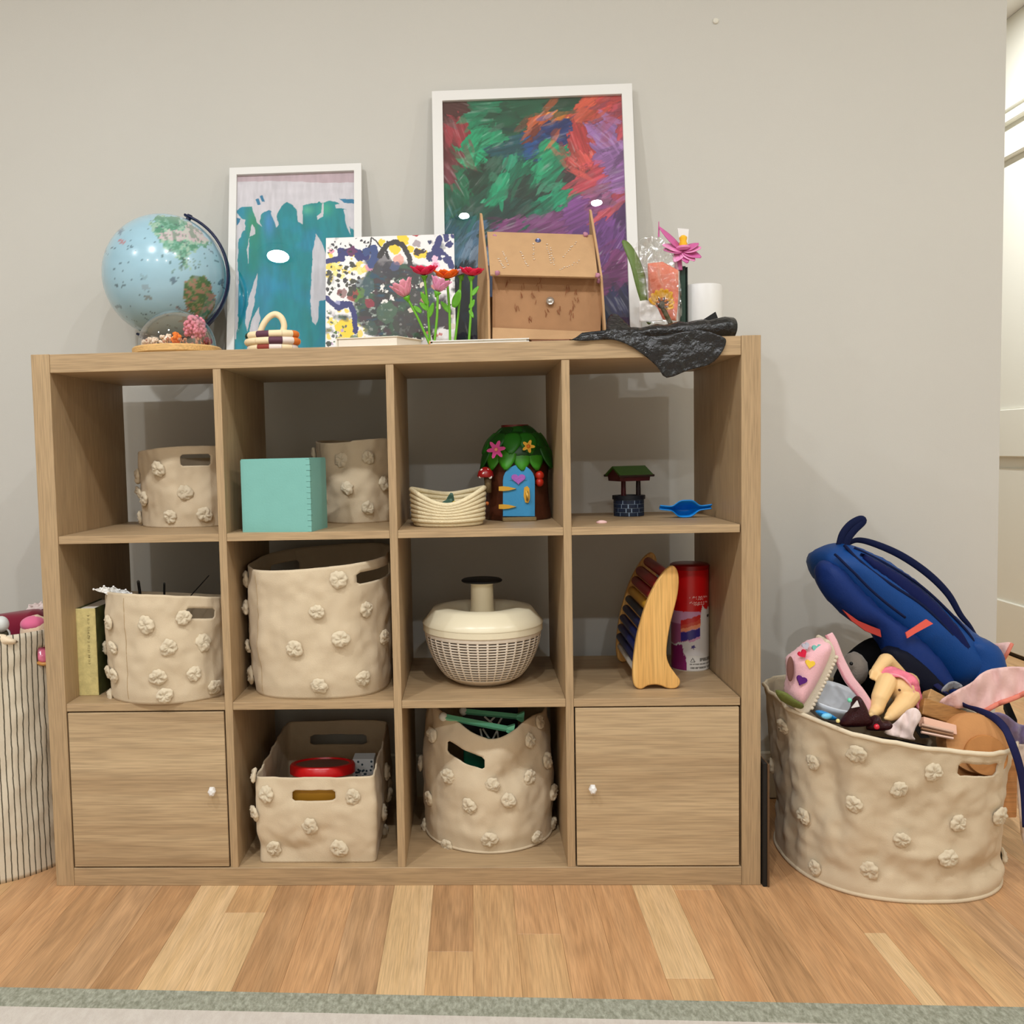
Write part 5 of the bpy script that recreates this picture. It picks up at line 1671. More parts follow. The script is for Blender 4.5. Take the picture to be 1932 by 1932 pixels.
for k in range(ncol):
    ths += [2 * math.pi * (k + .0) / ncol, 2 * math.pi * (k + .80) / ncol]
for t in zs:
    r0, z0 = bprof2(t)
    for th in ths:
        V.append((sc.x + r0 * math.cos(th), sc.y + r0 * math.sin(th), S2 + z0 + .002))
n_ = len(ths)
for j in range(len(zs) - 1):
    for i in range(n_):
        if round(zs[j], 6) in holes_r and i % 2 == 0:
            continue
        i2 = (i + 1) % n_
        F.append((j * n_ + i, j * n_ + i2, (j + 1) * n_ + i2, (j + 1) * n_ + i))
F.append(tuple(range(n_)))
put('slotted_basket', (V, F), M_basket, sp, smooth=True, solid=.0022, off=-1)
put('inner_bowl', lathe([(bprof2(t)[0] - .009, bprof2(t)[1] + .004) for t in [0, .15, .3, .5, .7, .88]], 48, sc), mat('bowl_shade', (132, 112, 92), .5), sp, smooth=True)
put('rim_band', lathe([(R_ - .002, zrim - .016), (R_ + .001, zrim - .014), (R_ + .001, zrim), (R_ - .003, zrim + .001)], 64, sc, cap=False), M_ivory, sp, smooth=True, angle=40, solid=.002)
zl = aty(880, 1142, sc.y).z - S2
put('lid', lathe([(R_ + .0025, zrim - .001), (R_ + .003, zrim + .002), (R_ * .955, zrim + .012), (R_ * .84, zl - .004), (R_ * .66, zl), (R_ * .48, zl - .004), (R_ * .32, zl - .016), (R_ * .2, zl - .022), (.001, zl - .022)], 64, sc, cap=False), M_ivory, sp, smooth=True)
zk = aty(912, 1097, sc.y).z - S2
put('knob_column', lathe([(.030, zl - .022), (.027, zl - .012), (.0255, zl - .006), (.0245, zk - .006), (.028, zk - .003), (.042, zk)], 36, sc, cap=False), M_ivory, sp, smooth=True, angle=50)
kr = (aty(951, 1097, sc.y).x - aty(874, 1097, sc.y).x) / 2
put('knob_top', lathe([(kr - .002, zk), (kr, zk + .002), (kr, zk + .004), (kr - .003, zk + .006), (.001, zk + .0065)], 44, sc), mat('black_rubber', (14, 14, 16), .55, .3), sp, smooth=True, angle=40)

# wooden toy: two curved sides with bars and beads between
wt = thing('wooden_rack', 'curved wooden toy with two horn shaped sides and coloured bars between', 'wooden toy', (aty(1238, 1290, .07).x, .2, S2))
wp = [(1267, 1066), (1276, 1070), (1281, 1088), (1279, 1118), (1272, 1148), (1264, 1180), (1259, 1212), (1258, 1236), (1264, 1254), (1275, 1270), (1283, 1281), (1282, 1291), (1274, 1297), (1260, 1297), (1248, 1292), (1236, 1290), (1222, 1292), (1212, 1298), (1203, 1297), (1196, 1288), (1194, 1262), (1199, 1215), (1206, 1182), (1220, 1136), (1236, 1102), (1252, 1078)]
wp = smooth_poly(wp, 3)
M_pine = wood('pine_toy', (214, 158, 84), (238, 190, 116), 'Z', .8, .45, .9, rnd=False)
zsh = S2 + .0005 - min(aty(x, y, .07).z for x, y in wp)
f0 = lambda x, y: aty(x, y, .07) + Vector((0, 0, zsh))
put('side_panel', prism(wp, f0, (0, .014, 0)), M_pine, wt, smooth=True, angle=40, bevel=.0025)
put('side_panel', prism(wp, lambda x, y: f0(x, y) + Vector((.004, .245, 0)), (0, .014, 0)), M_pine, wt, smooth=True, angle=40, bevel=.0025)
bars = [((1262, 1085), .011, (150, 20, 22)), ((1246, 1105), .012, (150, 20, 22)), ((1236, 1125), .011, (140, 18, 22)), ((1228, 1146), .010, (206, 150, 40)), ((1221, 1164), .009, (24, 30, 44)), ((1215, 1184), .009, (22, 30, 70)),
        ((1209, 1204), .009, (22, 30, 80)), ((1205, 1224), .009, (24, 34, 90)), ((1202, 1244), .009, (20, 26, 70)), ((1203, 1264), .008, (220, 212, 200))]
for i, (p, r, c) in enumerate(bars):
    A = f0(*p)
    put('bar', tube([(A.x, .084, A.z), (A.x + .004, .316, A.z)], r, 14), mat('bar_%d_%d' % (c[0], c[2]), c, .4, .4), wt, smooth=True, angle=40)
put('rod', tube([(f0(1262, 1283).x, .084, f0(0, 1283).z), (f0(1262, 1283).x, .315, f0(0, 1283).z)], .006, 10), M_pine, wt, smooth=True)

# red canister with printed sleeve
cc = Vector((aty(1304, 1270, .25).x, .262, S2))
cr = (aty(1339, 1200, .26).x - aty(1268, 1200, .26).x) / 2
chh = aty(1304, 1062, .262).z - S2
cn = thing('red_canister', 'tall red tub with a rainbow and white pony print behind the wooden toy', 'canister', cc)
g = grid(200, 150, lambda a_, b_: (cc.x + cr * math.sin((a_ - .5) * 2 * math.pi), cc.y - cr * math.cos((a_ - .5) * 2 * math.pi), S2 + .002 + b_ * (chh - .014)))
tb_ = put('tub', g, attr_mat('print_tub', .3, .5), cn, smooth=True)
Vt = np.array(g[0])
an = np.arctan2(Vt[:, 0] - cc.x, -(Vt[:, 1] - cc.y))
X = 1304 + 35.5 * np.sin(an) + np.where(np.abs(an) > 1.57, 200, 0)
hh = (Vt[:, 2] - S2) / chh
Y = 1272 - hh * 208
wob = (fbm(an * 9 + 20, hh * 14) - .5) * 9
img = np.ones((len(Vt), 3)) * c3(206, 14, 18)
low = Y + wob * .3 > 1155
img = lay(img, low, c3(206, 150, 186))
img = lay(img, low & (Y > 1180) & (X < 1290 + wob), c3(150, 60, 110), .8)
rbw = Y + wob * .5 + (X - 1300) * .35
for y0, y1, c in [(1166, 1176, (206, 44, 40)), (1176, 1183, (214, 80, 60)), (1183, 1190, (240, 150, 110)), (1191, 1208, (50, 40, 130))]:
    img = lay(img, low & (rbw > y0) & (rbw < y1) & (X > 1281) & (X < 1317), c3(*c))
img = lay(img, low & (Y + wob + (X - 1300) * .25 > 1212), c3(216, 212, 212))
img = lay(img, low & (Y + wob > 1222) & (X < 1281 + (Y - 1222) * .25 + wob), c3(128, 30, 96))
pony = inpoly(X + wob * .3, Y, [(1316, 1280), (1315, 1190), (1317, 1155), (1320, 1143), (1325, 1150), (1330, 1152), (1334, 1146), (1337, 1152), (1340, 1165), (1345, 1280)])
img = lay(img, pony & (np.abs(an) < 1.6), c3(222, 218, 214))
img = lay(img, inpoly(X, Y, [(1330, 1163), (1336, 1162), (1335, 1167), (1331, 1168)]), c3(40, 34, 40))
st = [(1302 + r_ * math.cos(2 * math.pi * k / 10 - 1.2), 1224 + r_ * math.sin(2 * math.pi * k / 10 - 1.2)) for k, r_ in enumerate([5.5, 2.4] * 5)]
img = lay(img, inpoly(X, Y, st), c3(56, 40, 120))
img = lay(img, (Y > 1241) & (X > 1290), c3(222, 218, 212))
for y0, y1, x0, x1 in [(1246, 1253, 1314, 1345), (1256, 1259, 1296, 1345), (1263, 1267, 1297, 1345)]:
    img = lay(img, (Y > y0) & (Y < y1) & (X > x0) & (X < x1) & (fbm(an * 60, hh * 30) > .34), c3(110, 106, 100), .9)
img = lay(img, (segd(X, Y, [(1297, 1253), (1301, 1246), (1305, 1253), (1297, 1253)]) < .7), c3(90, 86, 80))
for y0, a0, a1 in [(1126.5, 1296, 1331), (1130.5, 1308, 1322), (1137, 1296, 1331), (1141, 1302, 1327)]:
    img = lay(img, (np.abs(Y - y0 - .8 * np.sin(X * 1.3)) < .9) & (X > a0) & (X < a1) & (fbm(X * .8, Y * .1) > .42), c3(240, 190, 184), .9)
colour(tb_, np.clip(img, 0, 1))
put('cap', lathe([(cr, chh - .013), (cr + .001, chh - .010), (cr + .001, chh - .003), (cr - .004, chh), (.001, chh)], 48, cc), mat('cap_dark_red', (150, 10, 14), .35, .5), cn, smooth=True, angle=40)
put('base', lathe([(cr - .001, .0), (cr, .003), (.001, .003)], 48, cc), mat('tub_white', (220, 216, 210), .4), cn, smooth=True, angle=40)

# small green-and-yellow book
x0, x1 = aty(150, 1312, .07).x, aty(187, 1312, .07).x
bk = thing('small_book', 'small old book with pale yellow spine and dark green cover', 'book', ((x0 + x1) / 2, .13, S2))
bz = aty(160, 1148, .07).z
lean = .0
M_spine = mat('book_spine_yellow', (206, 190, 128), .7, bump=.3, bscale=300, vary=.12, vscale=90)
put('cover', join(box(x0, x0 + .0025, .071, .205, S2, bz), box(x1 - .0025, x1, .071, .205, S2, bz)), mat('book_green', (74, 78, 40), .6, vary=.35, vscale=40), bk)
put('pages', box(x0 + .0025, x1 - .0025, .073, .201, S2 + .003, bz - .003), M_page, bk)
put('spine', box(x0, x1, .068, .0715, S2, bz, .001), M_spine, bk)
rg = random.Random(6)
tx = []
yy = 1161.0
for wd in [(1), (4), (8), (1), (5), (2), (3)]:
    for q in range(wd):
        cx_ = 166 + (yy - 1161) * .03
        pts = [(cx_ - 2.6 + rg.uniform(-.4, .4), yy), (cx_ + 2.4 + rg.uniform(-1.5, .8), yy + rg.uniform(-.4, .8)), (cx_ + rg.uniform(-2, 2), yy + 1.6), (cx_ + rg.uniform(1, 2.6), yy + 2.2)]
        k_ = rg.choice([2, 3, 4])
        tx.append(tube([aty(a_, b_, .0676) for a_, b_ in pts[:k_]], .00042, 4, rb=.0001))
        yy += 3.1
    yy += 3.2
put('lettering', join(*tx), mat('ink_brown', (66, 54, 34), .7), bk)['kind'] = 'stuff'

# lace ornament and black sticks in the middle-left bin
lp = [(177, 1112), (190, 1110), (196, 1106), (206, 1110), (214, 1107), (226, 1113), (238, 1113), (248, 1120), (261, 1126), (250, 1128), (236, 1128), (222, 1126), (206, 1124), (196, 1118), (186, 1116)]
t = thing('lace_ornament', 'white stiff lace ornament poking out over the rim of a pompom bin', 'ornament', (aty(215, 1120, .05).x, .07, S2 + .2))
g = sheet(lp, 2.6, lambda x, y: aty(x, y, .045 + .0011 * (x - 177) * .2 + .002 * noise.noise((x * .3, y * .3, 1))))
put('lace', g, mat('lace_white', (232, 230, 226), .7), t, solid=.003)
kn = [ball(aty(x + random.uniform(-1, 1), y, .047), .0025, 7, 5) for x, y in lp[:9]]
put('beading', join(*kn), mat('lace_white', (232, 230, 226), .7), t, smooth=True)['kind'] = 'stuff'
put('tongue', tube([aty(222, 1124, .052), (aty(222, 1124, .06).x, .075, S2 + .15)], .004, 8), mat('lace_white', (232, 230, 226), .7), t)
M_stick = mat('stick_black', (16, 14, 14), .4, .4)
for lb, pts, r in [('black rounded stick upright in the bin, nearest the lace ornament', [(261, 1098), (265, 1126)], .0035), ('short black flat stick upright in the bin between the other two', [(310, 1101), (310, 1122)], .0025), ('thin black stick slanting out of the bin to the right', [(394, 1086), (367, 1116)], .0012)]:
    A, Bp = aty(*pts[0], .15), aty(*pts[1], .15)
    d = (Bp - A).normalized()
    E_ = A + d * ((A.z - S2 - .012) / -d.z) if r > .002 else A + d * .10
    t = thing('black_stick', lb, 'stick', (E_.x, E_.y, min(E_.z, A.z) - .003), 'black sticks in the bin')
    put('shaft', tube([A, E_], r, 8), M_stick, t, smooth=True, angle=50)
    put('tip', ball(A, r * 1.08, 8, 6), mat('stick_tip', (60, 58, 56), .3), t, smooth=True)

# in the rectangular bin: red-lidded tub, dotted box, yellow book
tc2 = Vector((aty(604, 1440, .13).x, .145, S3))
tub_r = (aty(665, 1445, .13).x - aty(541, 1445, .13).x) / 2
zt_ = aty(604, 1443, .145).z - S3 - .016
t = thing('lidded_tub', 'round clear tub with a bright red screw lid inside the rectangular bin', 'tub', (tc2.x, tc2.y, S3 + .006))
TB = rot(-9, 'X', (tc2.x, tc2.y, S3 + .05)) @ Matrix.Translation((0, 0, .016))
put('body', xf(lathe([(tub_r * .9, .007), (tub_r * .92, zt_ - .02), (tub_r * .95, zt_ - .018)], 48, tc2), TB), mat('tub_pinkish', (216, 178, 160), .4), t, smooth=True, angle=40)
put('lid', xf(lathe([(tub_r, zt_ - .020), (tub_r, zt_ - .004), (tub_r - .003, zt_), (tub_r * .86, zt_ + .001), (tub_r * .84, zt_ - .003), (.001, zt_ - .003)], 56, tc2), TB), mat('lid_red', (206, 16, 20), .3, .5), t, smooth=True, angle=40)
put('lid_disc', xf(lathe([(tub_r * .82, zt_ - .0025), (.001, zt_ - .002)], 40, tc2, cap=False), TB), mat('lid_disc', (120, 84, 70), .4), t)
xk0, xk1 = aty(666, 1450, .25).x, aty(703, 1450, .25).x
zk_ = aty(684, 1434, .24).z
t = thing('patterned_box', 'white card box with dark speckles behind the red-lidded tub', 'box', ((xk0 + xk1) / 2, .265, S3 + .006))
put('body', box(xk0, xk1 + .004, .245, .29, S3 + .007, zk_, .001), mat('box_white', (214, 216, 214), .6), t)
sp_ = [ball((random.Random(k).uniform(xk0 + .003, xk1), .2448, random.Random(k * 7 + 1).uniform(zk_ - .05, zk_ - .004)), .0028, 7, 5, ry=.0006) for k in range(22)]
put('speckles', join(*sp_), mat('speckle_slate', (56, 74, 82), .6), t)['kind'] = 'stuff'
t = thing('yellow_book', 'mustard yellow book seen through the hand hole of the rectangular bin', 'book', (.55, .0465, S3 + .006))
put('cover', box(.462, .645, .040, .043, S3 + .008, S3 + .164), mat('book_mustard', (206, 150, 44), .5), t)
put('pages', box(.464, .645, .043, .056, S3 + .010, S3 + .161), M_page, t)
put('cover', box(.462, .645, .056, .059, S3 + .008, S3 + .164), mat('book_mustard', (206, 150, 44), .5), t)

# in the sagging bin: teal toy beams with pale lattice
M_tl = mat('toy_teal', (112, 198, 160), .4, .45)
M_tw = mat('toy_pale', (214, 214, 206), .4)
def beam(label, p0, p1, y0, y1, r):
    A, Bp = aty(*p0, y0), aty(*p1, y1)
    t = thing('toy_beam', label, 'toy beam', (A + (Bp - A) / 2) - Vector((0, 0, .01)), 'teal toy beams in the sagging bin')
    d = (Bp - A).normalized()
    put('bar', tube([A, A.lerp(Bp, .5), Bp], r, 4, rb=r * .8, up=(0, 0, 1)), M_tl, t)
    s = d.cross(Vector((0, 1, 0))).normalized()
    fl_ = [A * 0 + Bp + d * a_ + s * b_ for a_, b_ in ((-.012, -.005), (.004, -.013), (.004, .013), (-.012, .005))]
    put('fork_end', prism([(q.x, q.z) for q in fl_], lambda x, z: (x, Bp.y - .006, z), (0, .012, 0)), M_tl, t)
    put('round_end', ball(A, r * 1.15, 12, 8), M_tw, t, smooth=True)
    return t
beam('lower teal plastic toy beam with forked end sticking out of the sagging bin', (836, 1352), (966, 1377), .105, .095, .0085)
beam('upper teal plastic toy beam just under the shelf board', (874, 1342), (985, 1353), .15, .14, .0080)
lt = thing('toy_lattice', 'pale zigzag toy lattice inside the sagging bin', 'toy', (.93, .16, S3 + .2))
for px in [((906, 1375), (911, 1398)), ((911, 1375), (926, 1398)), ((928, 1398), (938, 1378)), ((938, 1378), (941, 1398)), ((914, 1352), (932, 1368)), ((936, 1350), (920, 1366)), ((948, 1352), (940, 1366))]:
    put('strut', tube([aty(*px[0], .155), aty(*px[1], .155)], .0022, 6), M_tw, lt)
put('plate', box(.862, .985, .175, .181, S3 + .12, S3 + .285), mat('toy_dark', (12, 16, 18), .5), lt)
gp = aty(885, 1412, .12)
t = thing('green_block', 'dark green toy block seen through the hand hole of the sagging bin', 'toy block', (gp.x, .14, S3 + .1))
put('body', box(gp.x - .012, gp.x + .05, .125, .165, gp.z - .06, gp.z + .012, .003), mat('block_green', (14, 84, 58), .4), t)
put('stud', lathe([(.008, 0), (.008, .006)], 14, (gp.x + .01, .145, gp.z + .012)), mat('block_green', (14, 84, 58), .4), t, smooth=True, angle=40)
# ================================================================== the big basket on the right and its toys
def rimR(t):
    a = 2 * math.pi * t
    return .318 - .034 * math.sin(a) + .004 * (1 - math.cos(a)) - .006 * math.cos(a) * (math.cos(a) > 0)
BC = (1.767, .135)
bkt, PR, findR = cloth_bin('toy_basket', 'largest cream pompom basket on the floor heaped with toys', None, BC, circ(.226, .226, 2.35), 0.0, rimR, lambda v: .93 + .10 * v - .03 * math.sin(v * 3.1) + .035 * max(0, .18 - v),
    cat='basket', poms=[(1538, 1436), (1618, 1420), (1760, 1456), (1694, 1487), (1610, 1518), (1521, 1538), (1803, 1551), (1884, 1537), (1701, 1584), (1541, 1635), (1638, 1643), (1785, 1617), (1892, 1616), (1478, 1370), ('t', .7, .5), ('t', .3, .55), ('t', .36, .3)],
    holes=[((1806, 1440), (1807, 1464), (1884, 1452))], dents=[(.90, .5, .02, .5, .010), (.865, .7, .02, .25, -.022), (.93, .25, .03, .2, -.008), (.985, .3, .06, .04, .006), (.10, .18, .05, .08, -.014), (.15, .10, .05, .05, .010), (.08, .45, .05, .2, .008), (.0, .55, .1, .1, -.006), (.05, .05, .2, .035, .008)],
    lump=.008, pom_r=.0178, piping=.0042, rimband=.0035, nt=190, nh=60)
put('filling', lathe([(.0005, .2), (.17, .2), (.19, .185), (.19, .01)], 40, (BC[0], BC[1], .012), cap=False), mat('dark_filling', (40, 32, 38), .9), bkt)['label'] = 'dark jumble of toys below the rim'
RM = lambda px, py, y: aty(px, py, y)

# ---- blue backpack lying across the basket against the wall
BPY = .235
M_blue = mat('nylon_blue', (4, 64, 132), .55, .3, bump=.35, bscale=500, vary=.06, vscale=16)
M_blue2 = mat('nylon_blue_dark', (5, 42, 108), .6, .3, bump=.35, bscale=500)
M_nv = mat('webbing_navy', (10, 22, 60), .75, .2, bump=.4, bscale=900)
bp = thing('backpack', 'blue child backpack lying on top of the toy basket', 'backpack', (aty(1690, 1200, BPY).x, BPY, .30))
main = [(1530, 1050), (1548, 1032), (1580, 1024), (1612, 1030), (1660, 1052), (1715, 1090), (1765, 1135), (1815, 1180), (1848, 1205), (1862, 1235), (1862, 1262), (1845, 1288), (1815, 1300), (1785, 1298), (1760, 1286), (1735, 1262), (1700, 1232), (1655, 1195), (1610, 1160), (1565, 1120), (1536, 1082)]
tilt = lambda x, y: aty(x, y, BPY + .05 * ((x - 1690) / 170 - (y - 1160) / 140) * .5)
dv = Vector((.1, -1, .12)).normalized()
put('main_body', inflate(smooth_poly(main, 4), 9, tilt, .088, dv, edge=62, wob=.006, wf=.03), M_blue, bp, smooth=True)
frontp = [(1526, 1062), (1540, 1048), (1568, 1060), (1605, 1098), (1650, 1140), (1700, 1178), (1745, 1222), (1775, 1268), (1790, 1300), (1770, 1312), (1735, 1300), (1700, 1290), (1662, 1262), (1650, 1222), (1628, 1180), (1590, 1160), (1556, 1130), (1532, 1096)]
put('front_pocket', inflate(smooth_poly(frontp, 4), 9, lambda x, y: tilt(x, y) + Vector((-.004, -.052, -.004)), .050, dv, edge=40, wob=.004, wf=.03), M_blue2, bp, smooth=True)
endp = [(1790, 1200), (1815, 1190), (1848, 1205), (1864, 1236), (1862, 1264), (1846, 1289), (1815, 1300), (1800, 1270), (1795, 1235)]
put('bottom_panel', inflate(smooth_poly(endp, 4), 8, lambda x, y: tilt(x, y) + Vector((.0, -.056, 0)), .042, dv, edge=34), M_blue, bp, smooth=True)
def surf_tube(pts, off, r, name, m, parent=bp, rb=None, n=8):
    P = [tuple(tilt(x, y) + dv * o_) for (x, y), o_ in zip(spline(pts, 6), spline([(o__,) for o__ in off], 6) if False else [np.interp(i / (6 * (len(pts) - 1)), np.linspace(0, 1, len(off)), off) for i in range(6 * (len(pts) - 1) + 1)])]
    return put(name, tube(P, r, n, rb=rb, up=(0, 1, 0)), m, parent, smooth=True)
surf_tube([(1572, 1030), (1590, 1060), (1640, 1100), (1700, 1140), (1750, 1190), (1785, 1240), (1800, 1290)], [.05, .078, .086, .086, .084, .08, .05], .0035, 'piping', M_nv)
surf_tube([(1590, 1034), (1640, 1062), (1700, 1100), (1755, 1150), (1795, 1200), (1800, 1235)], [.05, .064, .066, .066, .074, .07], .003, 'piping', M_nv)
surf_tube([(1545, 1046), (1570, 1080), (1610, 1122), (1660, 1160)], [.072, .098, .104, .10], .0028, 'piping', M_nv)
shadowp = [(1640, 1204), (1668, 1200), (1700, 1218), (1735, 1252), (1764, 1292), (1756, 1314), (1722, 1304), (1690, 1288), (1662, 1266), (1648, 1238)]
put('pocket_shadow', inflate(smooth_poly(shadowp, 4), 7, lambda x, y: tilt(x, y) + Vector((-.004, -.078, -.006)), .034, dv, edge=26), mat('shadow_black_blue', (6, 10, 30), .7, .2, bump=.35, bscale=500), bp, smooth=True)  # dark lobe added to paint the shadow on the pocket's lower part
gus = [(1594, 1044), (1640, 1066), (1700, 1106), (1752, 1156), (1790, 1206), (1798, 1244), (1784, 1246), (1742, 1196), (1696, 1148), (1646, 1106), (1604, 1070)]
put('gusset', inflate(smooth_poly(gus, 4), 7, lambda x, y: tilt(x, y) + dv * .070, .017, dv, edge=14, back=.2), mat('nylon_navy', (5, 20, 74), .7, .2, bump=.35, bscale=500), bp, smooth=True)
# loop handle and shoulder straps
lp_ = [(1584, 1030), (1590, 1008), (1604, 990), (1622, 980), (1628, 984), (1612, 1000), (1600, 1016), (1596, 1030)]
P = [tuple(aty(x, y, BPY - .005)) for x, y in spline(lp_, 5)]
put('grab_loop', tube(P, .0085, 8, rb=.0022, up=(.0, 1, 0)), M_nv, bp, smooth=True)
pts = [(1600, 1026), (1618, 1019), (1650, 1026), (1700, 1048), (1750, 1082), (1788, 1120), (1812, 1160), (1830, 1182), (1843, 1204)]
P = [tuple(aty(x, y, BPY + .03)) for x, y in spline(pts, 6)]
rws = [.0045 + .004 * math.sin(math.pi * min(1, k / (len(P) - 1) * 1.1)) for k in range(len(P))]
put('shoulder_strap', tube(P, rws, 8, rb=.0035, up=(0, 1, 0)), M_nv, bp, smooth=True)
put('shoulder_strap', tube([tuple(aty(x, y, BPY + .02)) for x, y in spline([(1856, 1238), (1872, 1244), (1882, 1258), (1884, 1275), (1876, 1290)], 5)], .010, 8, rb=.003, up=(0, 1, 0)), M_nv, bp, smooth=True)
pts = [((1762, 1288), .12), ((1790, 1312), .06), ((1818, 1330), .02), ((1845, 1340), -.01), ((1872, 1352), -.03), ((1894, 1372), -.05), ((1908, 1400), -.07), ((1922, 1440), -.075), ((1932, 1490), -.07), ((1936, 1560), -.06)]
P = spline([tuple(aty(p[0], p[1], y)) for p, y in pts], 6)
put('waist_strap', tube(P, .0075, 8, rb=.0022, up=(0, 1, .3)), mat('webbing_indigo', (28, 30, 72), .75, .2, bump=.4, bscale=900), bp, smooth=True)
M_coral = mat('coral_tab', (226, 92, 78), .6)
put('coral_tab', sheet([(1653, 1186), (1690, 1162), (1702, 1170), (1672, 1186), (1656, 1196)], 5, lambda x, y: tilt(x, y) + dv * .115), M_coral, bp, solid=.003)
put('coral_pocket', sheet([(1564, 1138), (1592, 1158), (1616, 1168), (1632, 1174), (1634, 1188), (1606, 1177), (1580, 1158)], 5, lambda x, y: tilt(x, y) + Vector((-.004, -.052, -.004)) + dv * .026), mat('coral_dark', (176, 54, 44), .7), bp, solid=.004)

# ---- pink felt shoe standing on its toe
SHY = .045
M_pf = mat('pink_felt', (236, 184, 190), .85, .1, bump=.5, bscale=500, sheen=.3)
M_pf2 = mat('pink_felt_deep', (206, 140, 150), .85, .1, bump=.5, bscale=500)
sh = thing('felt_shoe', 'pale pink felt toy shoe with coloured hearts and a scalloped white sole', 'toy shoe', (aty(1525, 1300, SHY).x, SHY, .27))
up_ = [(1484, 1246), (1490, 1236), (1508, 1222), (1525, 1208), (1545, 1203), (1560, 1208), (1566, 1222), (1554, 1255), (1534, 1295), (1512, 1328), (1500, 1332), (1486, 1318), (1481, 1300), (1486, 1275)]
sf = lambda x, y: aty(x, y, SHY)
put('upper', inflate(smooth_poly(up_, 4), 5, sf, .042, (0, -1, .1), edge=26), M_pf, sh, smooth=True)
so = [(1558, 1210), (1570, 1214), (1577, 1240), (1562, 1278), (1545, 1312), (1526, 1346), (1505, 1342), (1500, 1330), (1522, 1305), (1545, 1260)]
put('sole', prism(smooth_poly(so, 3), lambda x, y: aty(x, y, SHY - .026), (0, .055, 0)), mat('felt_cream', (216, 202, 180), .9, .1, bump=.4, bscale=600), sh, bevel=.003)
for k in range(15):
    t = k / 14
    x, y = 1577 - 46 * t ** 1.05 + 2, 1240 + 96 * t
    put('scallop', ball(aty(x - 1, y, SHY - .024), .0042, 8, 6), mat('felt_cream', (216, 202, 180), .9), sh, smooth=True)
oc = aty(1491, 1262, SHY - .030)
put('opening', ball(oc, .01, 18, 12, rx=.0072, ry=.004, rz=.026), mat('shoe_inside', (112, 74, 66), .9), sh, smooth=True)
for (x, y, s, rr_, c) in [(1543, 1224, 9.5, 12, (120, 196, 186)), (1515, 1234, 8.5, 32, (214, 30, 66)), (1529, 1253, 9, -12, (246, 206, 70)), (1513, 1284, 10, -22, (86, 26, 112)), (1521, 1219, 7, 20, (190, 190, 204))]:
    ca, sa = math.cos(math.radians(rr_)), math.sin(math.radians(rr_))
    P2 = [(x + s * (a_ * ca - b_ * sa), y - s * (a_ * sa + b_ * ca)) for a_, b_ in heart(1.0, 22)]
    put('heart', prism(P2, lambda u_, v_: aty(u_, v_, SHY - .0445 + .012 * (abs(u_ - 1525) / 40) ** 2 + (.008 if y < 1225 else 0)), (0, .006, 0)), mat('heart_%d%d' % (c[0], c[2]), c, .6, .3), sh, bevel=.001)
# ---- pink felt strip
fs = thing('felt_strip', 'long pink and white felt strip curving down beside the shoe', 'toy', (aty(1610, 1290, .03).x, .03, .27))
pts = [(1564, 1196), (1572, 1212), (1582, 1240), (1592, 1262), (1604, 1284), (1622, 1306), (1636, 1326), (1642, 1342)]
P = spline([tuple(aty(x, y, .035 - .0004 * k * 8)) for k, (x, y) in enumerate(pts)], 6)
put('strip', tube(P, [.0075 + .003 * math.sin(k / len(P) * 3.1) for k in range(len(P))], 10, rb=.004, up=(0, 1, 0)), M_pf, fs, smooth=True)
put('edge', tube([(p[0] - .007, p[1] - .002, p[2] - .002) for p in P], .0022, 7), M_pf2, fs, smooth=True)

# ---- doll
def capsule(a_, b_, ra, rb2, n=14):
    a_, b_ = Vector(a_), Vector(b_)
    d = b_ - a_
    pts, rd_ = [], []
    for k in range(5):
        f = math.pi / 2 * (1 - k / 4)
        pts.append(a_ - d.normalized() * ra * math.sin(f)); rd_.append(max(ra * math.cos(f), 1e-4))
    for k in range(1, 4):
        pts.append(a_.lerp(b_, k / 4)); rd_.append(ra + (rb2 - ra) * k / 4)
    for k in range(5):
        f = math.pi / 2 * k / 4
        pts.append(b_ + d.normalized() * rb2 * math.sin(f)); rd_.append(max(rb2 * math.cos(f), 1e-4))
    return tube(pts, rd_, n, up=(.31, .9, .17))
dl = thing('baby_doll', 'cream skinned baby doll on its back, bare legs forward, pink dress turned up', 'doll', (aty(1695, 1300, .06).x, .06, .27))
D = lambda px, py, y: tuple(aty(px, py, y))
bodyg = join(
    ball(D(1701, 1299, .050), .03, 24, 16, rx=.026, ry=.030, rz=.031),
    capsule(D(1706, 1293, .07), D(1714, 1286, .12), .023, .022),
    capsule(D(1673, 1287, .042), D(1660, 1316, .016), .0195, .0165), capsule(D(1660, 1316, .016), D(1655, 1337, .008), .0158, .0130), capsule(D(1655, 1338, .008), D(1648, 1345, -.008), .0130, .0095),
    capsule(D(1716, 1312, .044), D(1704, 1329, .012), .0205, .0180), capsule(D(1703, 1330, .010), D(1687, 1345, -.006), .0170, .0138), capsule(D(1687, 1346, -.006), D(1679, 1352, -.020), .0132, .0098),
    capsule(D(1704, 1278, .12), D(1673, 1246, .092), .013, .0150), capsule(D(1671, 1246, .09), D(1655, 1264, .064), .0150, .0112),
    ball(D(1650, 1271, .060), .0112, 14, 10),
    ball(D(1733, 1342, .165), .036, 22, 16), capsule(D(1714, 1290, .12), D(1730, 1334, .155), .018, .016))
fing = [capsule(D(1646.5 + k * 3.2, 1267 + k * 1.2, .053), D(1643 + k * 3.6, 1279 + k * 1.4 - abs(k - 1.2) * .8, .048), .0040, .0034, 8) for k in range(4)] + [capsule(D(1658, 1270, .053), D(1661, 1279, .048), .0042, .0036, 8)]
